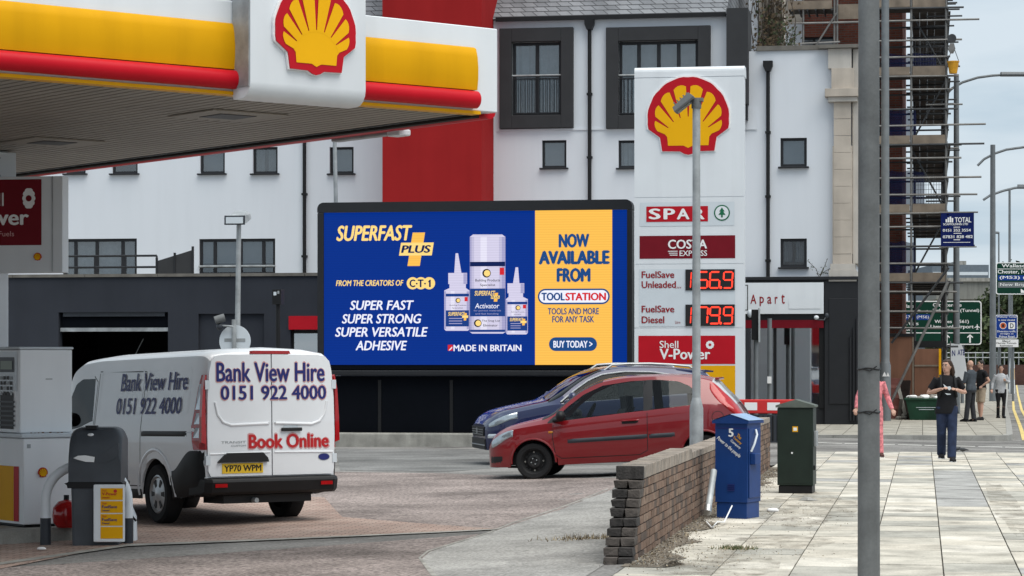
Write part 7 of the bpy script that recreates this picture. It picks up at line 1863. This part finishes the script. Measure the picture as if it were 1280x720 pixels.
# roadside boundary wall and rails
D = 215; k = D/F
rw = thing('roadside_wall', 'long dark roadside wall with railings beneath the distant trees', 'wall', (*W(1230, D), 0), A)
mb = MB(); mb.box(-60*k, 160*k, 0, .4, -.3, Zp(456, D), dark_brick); mb.build('wall', rw)
for py in (441, 447): MB().tube([(-60*k, .2, Zp(py, D)), (160*k, .2, Zp(py, D))], .05, steel, 6).build('rail', rw)
for j in range(20): MB().tube([(-55*k+j*9*k, .2, Zp(457, D)), (-55*k+j*9*k, .2, Zp(440, D))], .05, steel, 6).build('rail_post', rw)
D = 150; x, y = W(1265, D); z0 = 0
kb = thing('traffic_bollard', 'white and yellow lit traffic bollard in the road by the far wall', 'bollard', (x, y, 0), A)
MB().loft([[(a_*q, b_*q*.6, z) for a_, b_ in rr(-.16, -.16, .16, .16, .05, 3)] for z, q in ((-.1, 1.05), (.5, 1.0), (1.7, .9), (2.05, .7))], panel_white).build('shell', kb)
MB().rrect(-.13, .75, .13, 1.45, .03, sign_yellow, .11, Tface()).build('face', kb)
D = 120; x, y = W(1221, D)
yb = thing('yellow_barrier', 'low yellow works board far along the pavement', 'barrier', (x, y, .035), A); MB().box(-.28, .28, 0, .06, .95, 1.28, sign_yellow).build('board', yb)
for dx in (-.22, .22): MB().box(dx-.03, dx+.03, .065, .11, 0, 1.2, pole_grey).build('leg', yb)
# trees
def tree(px, D, zt, wr, lab, m1, m2, seed, n=2600):
    random.seed(seed); x, y = W(px, D); o = thing('dark_tree', lab, 'tree', (x, y, -.1), 0, 'trees beyond the road')
    mb = MB(); h = zt*.55; mb.tube([(0, 0, 0), (.1, 0, h*.5), (-.1, .1, h), (.0, 0, zt*.85)], [.3, .24, .16, .05], bark, 8)
    for k in range(9):
        a = random.uniform(0, 2*PI); z = random.uniform(.3, .7)*zt; r = wr*random.uniform(.5, .9); mb.tube([(0, 0, z), (r*.5*math.cos(a), r*.5*math.sin(a), z+zt*.1), (r*math.cos(a), r*math.sin(a), z+zt*.22)], [.12, .08, .03], bark, 6)
    mb.build('trunk', o)
    mb = MB()
    cl = []
    for k in range(30):
        t = random.random(); z = lerp(.12, .93, t)*zt; r = wr*math.sin(PI*min(1, max(0.0, .18+.80*t)))**.6*random.uniform(.25, .95); a = random.uniform(0, 2*PI)
        cl.append((r*math.cos(a), r*math.sin(a), z, wr*random.uniform(.22, .42)))
    for k in range(n):
        cx, cy, cz, cr = random.choice(cl); d = Vector((random.gauss(0, 1), random.gauss(0, 1), random.gauss(0, .8))).normalized()*cr*random.random()**.4; c = Vector((cx, cy, cz))+d
        s_ = random.uniform(.14, .32); n_ = (d.normalized()+Vector((random.gauss(0, .5), random.gauss(0, .5), random.gauss(0, .5)))).normalized(); u = n_.orthogonal().normalized(); v = n_.cross(u)
        mb.add([tuple(c+u*s_), tuple(c+v*s_*.7), tuple(c-u*s_), tuple(c-v*s_*.7)], [(0, 1, 2, 3)], m1 if random.random() < .7 else m2)
    mb.build('crown', o)
for i, (px, D, ptop, wr, lab) in enumerate(((1262, 228, 322, 3.2, 'tallest dark tree rising above the green direction sign'), (1238, 232, 372, 3.6, 'rounded dark tree under the bridge beside the lamp column'), (1212, 236, 382, 3.4, 'dark tree mass behind the lane direction sign'), (1280, 222, 350, 4.2, 'dense dark tree at the photo edge below the green sign'), (1190, 240, 392, 3.0, 'low dark tree behind the scaffold banner posts'), (1226, 226, 398, 3.0, 'lower bushy tree in front of the rounded dark tree'), (1256, 220, 400, 3.2, 'bushy tree behind the blue information sign'))):
    tree(px, D, Zp(ptop, D), wr, lab, leaf_dark, leaf_mid, 20+i)

# ================================================================== PEOPLE
def person(lab, px, D, z0, H, rz, top_m, leg_m, shoe_m, hair_m, armL, armR, legs, sleeve=.5, longhair=False, bald=False, shorts=False, fem=True, lean=0.0, headrot=0.0, skirt=.0, tshirt_z=.86):
    x, y = W(px, D); o = thing('person', lab, 'person', (x, y, z0), A+rz); k = H/1.70; o.scale = (k, k, k)
    sh = .165 if fem else .195
    S = lambda sd: Vector((sd*sh, 0, 1.385)); 
    (kL, aL), (kR, aR) = legs
    def ell(rings, m, mb, n=20): mb.loft([[(cx+rx*math.cos(2*PI*i/n), cy+ry*math.sin(2*PI*i/n), z) for i in range(n)] for z, rx, ry, cx, cy in rings], m)
    mb = MB()
    ell([(.84, .155, .105, 0, .01), (.92, .165, .115, 0, .01), (1.05, .135, .095, 0, 0), (1.2, .15, .10, 0, -.01), (1.34, .16, .095, 0, 0), (1.41, .10, .07, 0, .005)], skin_tone, mb)
    mb.tube([(0, .01, 1.36), (0, .0, 1.45), (0, -.015, 1.52)], [.07, .052, .052], skin_tone, 12)
    hc = Vector((0, -.015, 1.585))
    HR = Tr(*hc) @ Matrix.Rotation(headrot, 4, 'Z')
    mb.ball((0, 0, .015), .075, .093, .105, skin_tone, 16, 11, HR); mb.ball((0, -.02, -.055), .056, .066, .062, skin_tone, 12, 8, HR)
    mb.loft([[(-.008, -.088, .022), (.008, -.088, .022), (0, -.07, .03)], [(-.017, -.086, -.026), (.017, -.086, -.026), (0, -.112, -.022)], [(-.012, -.082, -.036), (.012, -.082, -.036), (0, -.095, -.036)]], skin_tone, T=HR)
    for sd in (-1, 1): mb.ball((sd*.077, .012, .0), .012, .022, .033, skin_tone, 8, 6, HR)
    for arm, sd in ((armL, -1), (armR, 1)):
        e, w_ = Vector(arm[0]), Vector(arm[1]); s_ = S(sd)
        mb.tube([tuple(s_*.93+Vector((0, 0, .055))), tuple(s_*.98), tuple(s_.lerp(e, .5)), tuple(e), tuple(e.lerp(w_, .4)), tuple(w_)], [.030, .044, .044, .038, .037, .025], skin_tone, 12)
        d = (w_-e).normalized(); up = Vector(arm[2]).normalized() if len(arm) > 2 else Vector((0, -1, 0)); pn = up; sdv = d.cross(pn).normalized()
        pc_ = w_+d*.045
        mb.loft([[tuple(w_+d*t+sdv*a_*wd+pn*b_*.014) for a_, b_ in ((-1, -1), (1, -1), (1, 1), (-1, 1))] for t, wd in ((-.005, .022), (.03, .034), (.085, .038))], skin_tone)
        for q_, (off, ln) in enumerate(((-.030, .062), (-.010, .074), (.010, .070), (.029, .054))):
            b0 = w_+d*.075+sdv*off; b1 = b0+d*ln*.5-pn*.008; b2 = b1+d*ln*.35-pn*.032
            mb.tube([tuple(b0), tuple(b1), tuple(b2)], [.0095, .009, .007], skin_tone, 8)
        t0 = w_+d*.02-sdv*.028*sd; mb.tube([tuple(t0), tuple(t0+d*.035-sdv*.025*sd-pn*.01), tuple(t0+d*.065-sdv*.022*sd-pn*.025)], [.012, .010, .008], skin_tone, 8)
    for (kn, an), sd in (((kL, aL), -1), ((kR, aR), 1)):
        h = Vector((sd*.09, .0, .90)); kn, an = Vector(kn), Vector(an)
        mb.tube([tuple(h+Vector((0, 0, .03))), tuple(h.lerp(kn, .4)), tuple(kn), tuple(kn.lerp(an, .35)), tuple(an), tuple(an+Vector((0, -.03, -.05)))], [.09, .078, .054, .055, .036, .036], skin_tone, 12)
    bo = mb.build('body', o); r_ = bo.modifiers.new('remesh', 'REMESH'); r_.mode = 'VOXEL'; r_.voxel_size = .0105; r_.use_smooth_shade = True
    sm_ = bo.modifiers.new('smooth', 'SMOOTH'); sm_.factor = .5; sm_.iterations = 2
    for sd in (-1, 1):
        eb = MB(T=HR); eb.ball((sd*.030, -.082, .018), .014, .009, .008, print_white, 8, 6); eb.ball((sd*.030, -.089, .018), .009, .005, .008, print_black, 8, 6); eb.box(sd*.030-.018, sd*.030+.018, -.094, -.080, .034, .041, hair_m); eb.build('eye', o)
    lb = MB(T=HR); lb.ball((0, -.088, -.058), .021, .007, .008, M('lips', (.35, .12, .11), .5, var=0) if 'lips' not in bpy.data.materials else bpy.data.materials['lips'], 10, 6); lb.build('mouth', o)
    # clothes
    mb = MB(); z = tshirt_z
    ell([(z, .178+skirt, .128, 0, .01), (z+.06, .178+skirt*.6, .13, 0, .01), (1.05, .16, .118, 0, 0), (1.2, .172, .122, 0, -.012), (1.33, .178, .112, 0, 0), (1.40, .145, .092, 0, .005), (1.445, .075, .065, 0, .005)], top_m, mb)
    for arm, sd in ((armL, -1), (armR, 1)):
        e, w_ = Vector(arm[0]), Vector(arm[1]); s_ = S(sd)
        if sleeve <= 1: P = [s_*.92+Vector((0, 0, .09)), s_, s_.lerp(e, sleeve*.6), s_.lerp(e, sleeve)]; R_ = [.05, .062, .060, .064]
        else: P = [s_*.92+Vector((0, 0, .09)), s_, s_.lerp(e, .5), e, e.lerp(w_, .5), w_-(w_-e)*.02]; R_ = [.05, .066, .058, .052, .048, .040]
        mb.tube([tuple(p_) for p_ in P], R_, top_m, 12)
    t_ = mb.build('top', o); r_ = t_.modifiers.new('remesh', 'REMESH'); r_.mode = 'VOXEL'; r_.voxel_size = .013; r_.use_smooth_shade = True
    sm_ = t_.modifiers.new('smooth', 'SMOOTH'); sm_.factor = .5; sm_.iterations = 3
    mb = MB()
    ell([(.80, .158, .112, 0, .012), (.86, .176, .126, 0, .012), (.95, .168, .118, 0, .01), (1.02, .15, .105, 0, 0)], leg_m, mb)
    for (kn, an), sd in (((kL, aL), -1), ((kR, aR), 1)):
        h = Vector((sd*.088, .0, .90)); kn, an = Vector(kn), Vector(an); f_ = 1.0 if not shorts else .0
        if shorts: P = [h+Vector((0, 0, .02)), h.lerp(kn, .5), kn+Vector((0, 0, .02))]; R_ = [.10, .098, .092]
        else: P = [h+Vector((0, 0, .02)), h.lerp(kn, .4), kn, kn.lerp(an, .5), an+Vector((0, 0, -.02))]; R_ = [.098, .09, .070*shorts_k(leg_m), .068*shorts_k(leg_m), .066*shorts_k(leg_m)]
        mb.tube([tuple(p_) for p_ in P], R_, leg_m, 14)
    t2 = mb.build('trousers' if not shorts else 'shorts', o); r_ = t2.modifiers.new('remesh', 'REMESH'); r_.mode = 'VOXEL'; r_.voxel_size = .012; r_.use_smooth_shade = True
    sm_ = t2.modifiers.new('smooth', 'SMOOTH'); sm_.factor = .5; sm_.iterations = 2
    for (kn, an), sd in (((kL, aL), -1), ((kR, aR), 1)):
        an = Vector(an); mb = MB()
        mb.loft([[(an.x+sd*.01+a_*wd, an.y+yy, an.z-.075+zz_) for a_, zz_ in ((-1, 0), (1, 0), (.8, h_), (-.8, h_))] for yy, wd, h_ in ((.07, .032, .07), (.03, .042, .10), (-.06, .046, .075), (-.14, .046, .05), (-.185, .028, .035))], shoe_m)
        mb.box(an.x+sd*.01-.046, an.x+sd*.01+.046, an.y-.18, an.y+.07, an.z-.09, an.z-.074, print_white if shoe_m is not black_plastic else black_plastic)
        mb.build('shoe', o, bev=.01)
    if not bald:
        mb = MB(T=HR); mb.ball((0, .018, .036), .084, .094, .096, hair_m, 16, 10); mb.ball((0, -.01, .092), .066, .07, .028, hair_m, 12, 6)
        if longhair:
            for sd in (-1, 1): mb.tube([(sd*.05, .0, .085), (sd*.082, .025, .01), (sd*.092, .045, -.09), (sd*.085, .055, -.19)], [.03, .030, .034, .018], hair_m, 10)
            mb.tube([(0, .07, .06), (0, .10, -.06), (0, .085, -.18)], [.06, .075, .04], hair_m, 12)
        else:
            mb.ball((0, .10, .06), .04, .04, .04, hair_m, 10, 6) if fem else None
        mb.build('hair', o)
    return o, HR
cloth_black = M('black_cotton', (.010, .010, .012), .9, var=.2, scale=14); denim = M('dark_denim', (.018, .028, .062), .85, var=.35, scale=9); cloth_pink = M('pink_print', (.62, .20, .22), .85, var=.45, scale=18); cloth_grey = M('grey_marl', (.40, .41, .43), .9, var=.12, scale=20); cloth_slate = M('slate_jacket', (.055, .065, .078), .85, var=.2, scale=10); cloth_char = M('charcoal_trousers', (.030, .031, .036), .85, var=.2, scale=10); cloth_beige = M('beige_cotton', (.34, .27, .20), .85, var=.12, scale=10)
hair_brown = M('brown_hair', (.045, .026, .018), .5, var=.3, scale=30); hair_dark = M('dark_hair', (.018, .012, .010), .5, var=.3, scale=30); hair_grey = M('cropped_grey_hair', (.25, .2, .17), .7, var=.2)
def shorts_k(m): return 1.14 if m is denim else (.80 if m is cloth_black else 1.05)
p1, HR = person('person with long brown hair in black tee and dark jeans walking forward gripping bag straps', 1183.5, 42.3, .0, 1.735, 0, cloth_black, denim, M('black_canvas', (.012, .012, .013), .8), hair_brown,
    ((-.30, .05, 1.145), (-.12, -.17, 1.215), (0, -.3, 1)), ((.315, .06, 1.145), (.125, -.17, 1.205), (0, -.3, 1)),
    (((-.085, .02, .485), (-.055, .20, .13)), ((.075, -.09, .49), (.05, -.17, .085))), .72, True, headrot=math.radians(-38), tshirt_z=.80, skirt=.028)
mb = MB()
for sd in (-1, 1): mb.tube([(sd*.10, .05, 1.435), (sd*.115, -.06, 1.42), (sd*.12, -.128, 1.30), (sd*.125, -.14, 1.18), (sd*.15, -.09, 1.08)], .02, black_plastic, 8)
mb.build('bag_strap', p1)
mb = MB(T=Tface(-.139)); mb.poly([(-.085, 1.30), (-.02, 1.25), (.03, 1.26), (.055, 1.225), (.02, 1.19), (-.015, 1.215), (-.055, 1.225)], panel_grey, 0); mb.poly([(-.06, 1.145), (.04, 1.135), (.045, 1.12), (-.02, 1.115)], panel_grey, .002); mb.build('shirt_print', p1)
person('person in bright pink patterned jacket and trousers mostly hidden by the steel pole', 1091.5, 44.4, .0, 1.64, math.radians(4), cloth_pink, cloth_pink, M('brown_shoe', (.07, .03, .025), .6), hair_dark,
    ((-.275, .05, 1.12), (-.325, -.04, .90)), ((.27, .03, 1.12), (.335, -.10, .88)), (((-.10, .02, .49), (-.10, .12, .10)), ((.10, -.06, .48), (.105, -.10, .085))), 1.5, True)
person('balding person in slate jacket and charcoal trousers standing side on near the skip', 1213.5, 70.4, .035, 1.74, math.radians(-135), cloth_slate, cloth_char, black_plastic, hair_grey,
    ((-.24, -.05, 1.10), (-.10, -.24, 1.08)), ((.24, -.05, 1.10), (.10, -.24, 1.10)), (((-.10, -.02, .49), (-.11, .03, .085)), ((.10, -.03, .49), (.11, -.08, .085))), 1.5, bald=True, fem=False, skirt=.02)
person('person in black tee and beige shorts standing behind the balding one with hand on hip', 1226.5, 72.2, .035, 1.74, math.radians(-75), cloth_black, cloth_beige, black_plastic, hair_dark,
    ((-.30, .10, 1.12), (-.19, -.06, .98)), ((.30, .10, 1.12), (.19, -.06, .98)), (((-.10, -.02, .49), (-.11, .03, .085)), ((.10, -.03, .49), (.11, -.06, .085))), .6, fem=False, shorts=True)
person('person in loose grey sweatshirt and black leggings walking by the kerb with one hand raised', 1251, 75.2, .035, 1.60, math.radians(3), cloth_grey, cloth_black, black_plastic, hair_dark,
    ((-.26, .04, 1.13), (-.30, -.05, .92)), ((.25, -.02, 1.14), (.10, -.20, 1.22)), (((-.09, -.02, .49), (-.07, .08, .09)), ((.09, -.06, .49), (.055, -.10, .085))), 1.5, headrot=math.radians(-10), tshirt_z=.80, skirt=.02)
# two pigeons on the pavement edge
for px, py, lab, r in ((1196, 564.5, 'dark pigeon on the pavement edge nearest the walking person', 0.4), (1203.5, 565.5, 'second dark pigeon on the pavement edge, farther from the walking person', -.3)):
    x, y = G0(px, py); o = thing('pigeon', lab, 'pigeon', (x, y, 0), r); o.scale = (.6, .6, .6)
    mb = MB(); mb.ball((0, 0, .09), .11, .06, .06, tube_dark, 12, 8); mb.ball((-.10, 0, .14), .035, .03, .035, tube_dark, 10, 6); mb.tube([(.08, 0, .09), (.19, 0, .075)], [.035, .015], tube_dark, 8); mb.tube([(-.07, 0, .10), (-.10, 0, .14)], [.045, .03], tube_dark, 8); mb.tube([(-.13, 0, .14), (-.155, 0, .13)], [.010, .004], print_black, 6)
    mb.tube([(0, -.02, .06), (0, -.02, 0)], .006, print_red, 5); mb.tube([(0, .02, .06), (0, .02, 0)], .006, print_red, 5); bo = mb.build('body', o)
    r_ = bo.modifiers.new('remesh', 'REMESH'); r_.mode = 'VOXEL'; r_.voxel_size = .005; r_.use_smooth_shade = True

# unseen station shop, added to give the far shop window something to mirror
kx = thing('mirrored_kiosk', 'unseen flat roofed station shop with red fascia and cream wall, added for the corner shop window to mirror', 'shop', (-20, -16, -.25))
MB().box(0, 16.2, 0, 10, 0, 3.0, sandstone).build('wall', kx)
MB().box(-.2, 16.4, 9.8, 10.25, 3.003, 4.2, sign_red).build('fascia', kx)
MB().box(0, 16.2, 0, 9.79, 3.003, 4.1, panel_grey).build('roof', kx)
for x0, x1 in ((1, 5), (6, 9.5), (12.6, 15)): MB().box(x0, x1, 10.003, 10.03, .6, 2.6, window_glass).build('window', kx)
MB().box(10, 12, 10.003, 10.03, .05, 2.5, dark_plastic).build('door', kx)

# ================================================================== LITTER AND DIRT ALONG THE WALL
random.seed(9)
mb = MB()
def leaflet(mb, x, y, z, s_, m):
    n_ = Vector((random.gauss(0, .5), random.gauss(0, .5), 1)).normalized(); u = n_.orthogonal().normalized(); a = random.uniform(0, 2*PI); v = n_.cross(u); u, v = u*math.cos(a)+v*math.sin(a), v*math.cos(a)-u*math.sin(a); c = Vector((x, y, z))
    mb.add([tuple(c+u*s_), tuple(c+v*s_*.5), tuple(c-u*s_), tuple(c-v*s_*.5)], [(0, 1, 2, 3)], m)
straw = M('dry_straw', (.34, .28, .19), .9, var=.35, scale=9); soil = M('dry_soil', (.17, .145, .115), .95, var=.4, scale=6, bump=.5, bscale=50, speck=.3)
for k in range(5200):
    y = 20.2+19*random.random()**1.3; d = abs(random.gauss(0, .17)); x = WX1+.01+d
    leaflet(mb, x, y, .006+random.random()*.018, random.uniform(.004, .015), random.choice((leaf_brown, soil, soil, straw, concrete)))
for cx, cy, sx, sy, n in ((G0(1000, 645)[0], G0(1000, 645)[1], .35, 1.6, 500), (G0(905, 690)[0], G0(905, 690)[1], .4, .5, 350), (G0(850, 705)[0], G0(850, 705)[1], .25, .5, 350)):
    for k in range(n): leaflet(mb, random.gauss(cx, sx), random.gauss(cy, sy), .006+random.random()*.012, random.uniform(.004, .012), random.choice((leaf_brown, soil, soil, straw)))
o = mb.build('leaf_litter'); tag(o, 'dry leaf litter and grit scattered along the foot of the brick wall', 'litter', kind='stuff')
mb = MB()
P = []
n_ = 60
for i in range(n_+1):
    y = lerp(20.1, 40, i/n_); P.append((WX1+.20+.10*math.sin(i*.9)+.07*math.sin(i*2.3)+(.12 if i < 6 else 0), y))
v = [(WX1-.05, p_[1], .0055) for p_ in P]+[(p_[0], p_[1], .0055) for p_ in P]
mb.add(v, [(i, n_+1+i, n_+2+i, i+1) for i in range(n_)], soil); 
soil_thin = bpy.data.materials.new('thin_dry_soil'); soil_thin.use_nodes = True
t = soil_thin.node_tree; b_ = t.nodes['Principled BSDF']; b_.inputs['Base Color'].default_value = (.24, .21, .17, 1); b_.inputs['Roughness'].default_value = .95; b_.inputs['Specular IOR Level'].default_value = .1
ge_ = t.nodes.new('ShaderNodeNewGeometry'); n_1 = t.nodes.new('ShaderNodeTexNoise'); n_1.inputs['Scale'].default_value = 3.2; n_1.inputs['Detail'].default_value = 9; n_1.inputs['Roughness'].default_value = .75; t.links.new(ge_.outputs['Position'], n_1.inputs['Vector'])
m_1 = t.nodes.new('ShaderNodeMapRange'); m_1.inputs[1].default_value = .46; m_1.inputs[2].default_value = .70; m_1.inputs[4].default_value = .8; t.links.new(n_1.outputs[0], m_1.inputs[0]); t.links.new(m_1.outputs[0], b_.inputs['Alpha'])
def blob(px0, py0, px1, py1, n=26, j=.22):
    a, b = G0(px0, py0), G0(px1, py1); cx, cy = (a[0]+b[0])/2, (a[1]+b[1])/2; rx, ry = abs(b[0]-a[0])/2, abs(b[1]-a[1])/2
    mb.poly([(cx+rx*math.cos(2*PI*i/n)*(1+random.uniform(-j, j)), cy+ry*math.sin(2*PI*i/n)*(1+random.uniform(-j, j))) for i in range(n)], soil_thin, .0055)
blob(1100, 636.5, 1232, 641, 44, .10); blob(1225, 605, 1300, 668); blob(960, 618, 1068, 656, 30, .3); blob(930, 668, 1030, 690, 24, .3); blob(840, 690, 960, 725)
struct('soil_strip', mb)
mb = MB()
for k in range(260):
    a = random.uniform(0, 2*PI); c = G0(918, 687); r = random.random()*.13; x, y = c[0]+r*math.cos(a)*1.6, c[1]+r*math.sin(a)*1.2
    d = Vector((random.gauss(0, .4), random.gauss(0, .4), 1)).normalized()*random.uniform(.02, .05); mb.add([(x-.004, y, .005), (x+.004, y, .005), (x+d.x, y+d.y, .005+d.z)], [(0, 1, 2)], leaf_mid if random.random() < .6 else straw)
c = gp(740, 675)
for k in range(220):
    x, y = random.gauss(c[0], .22), random.gauss(c[1], .10); d = Vector((random.gauss(0, .5), random.gauss(0, .5), 1)).normalized()*random.uniform(.02, .07); z = g(x, y)+.012; mb.add([(x-.005, y, z), (x+.005, y, z), (x+d.x, y+d.y, z+d.z)], [(0, 1, 2)], straw if random.random() < .6 else leaf_brown)
o = mb.build('weeds'); tag(o, 'tufts of dry grass and weeds in the joints of paving and tarmac', 'weeds', kind='stuff')
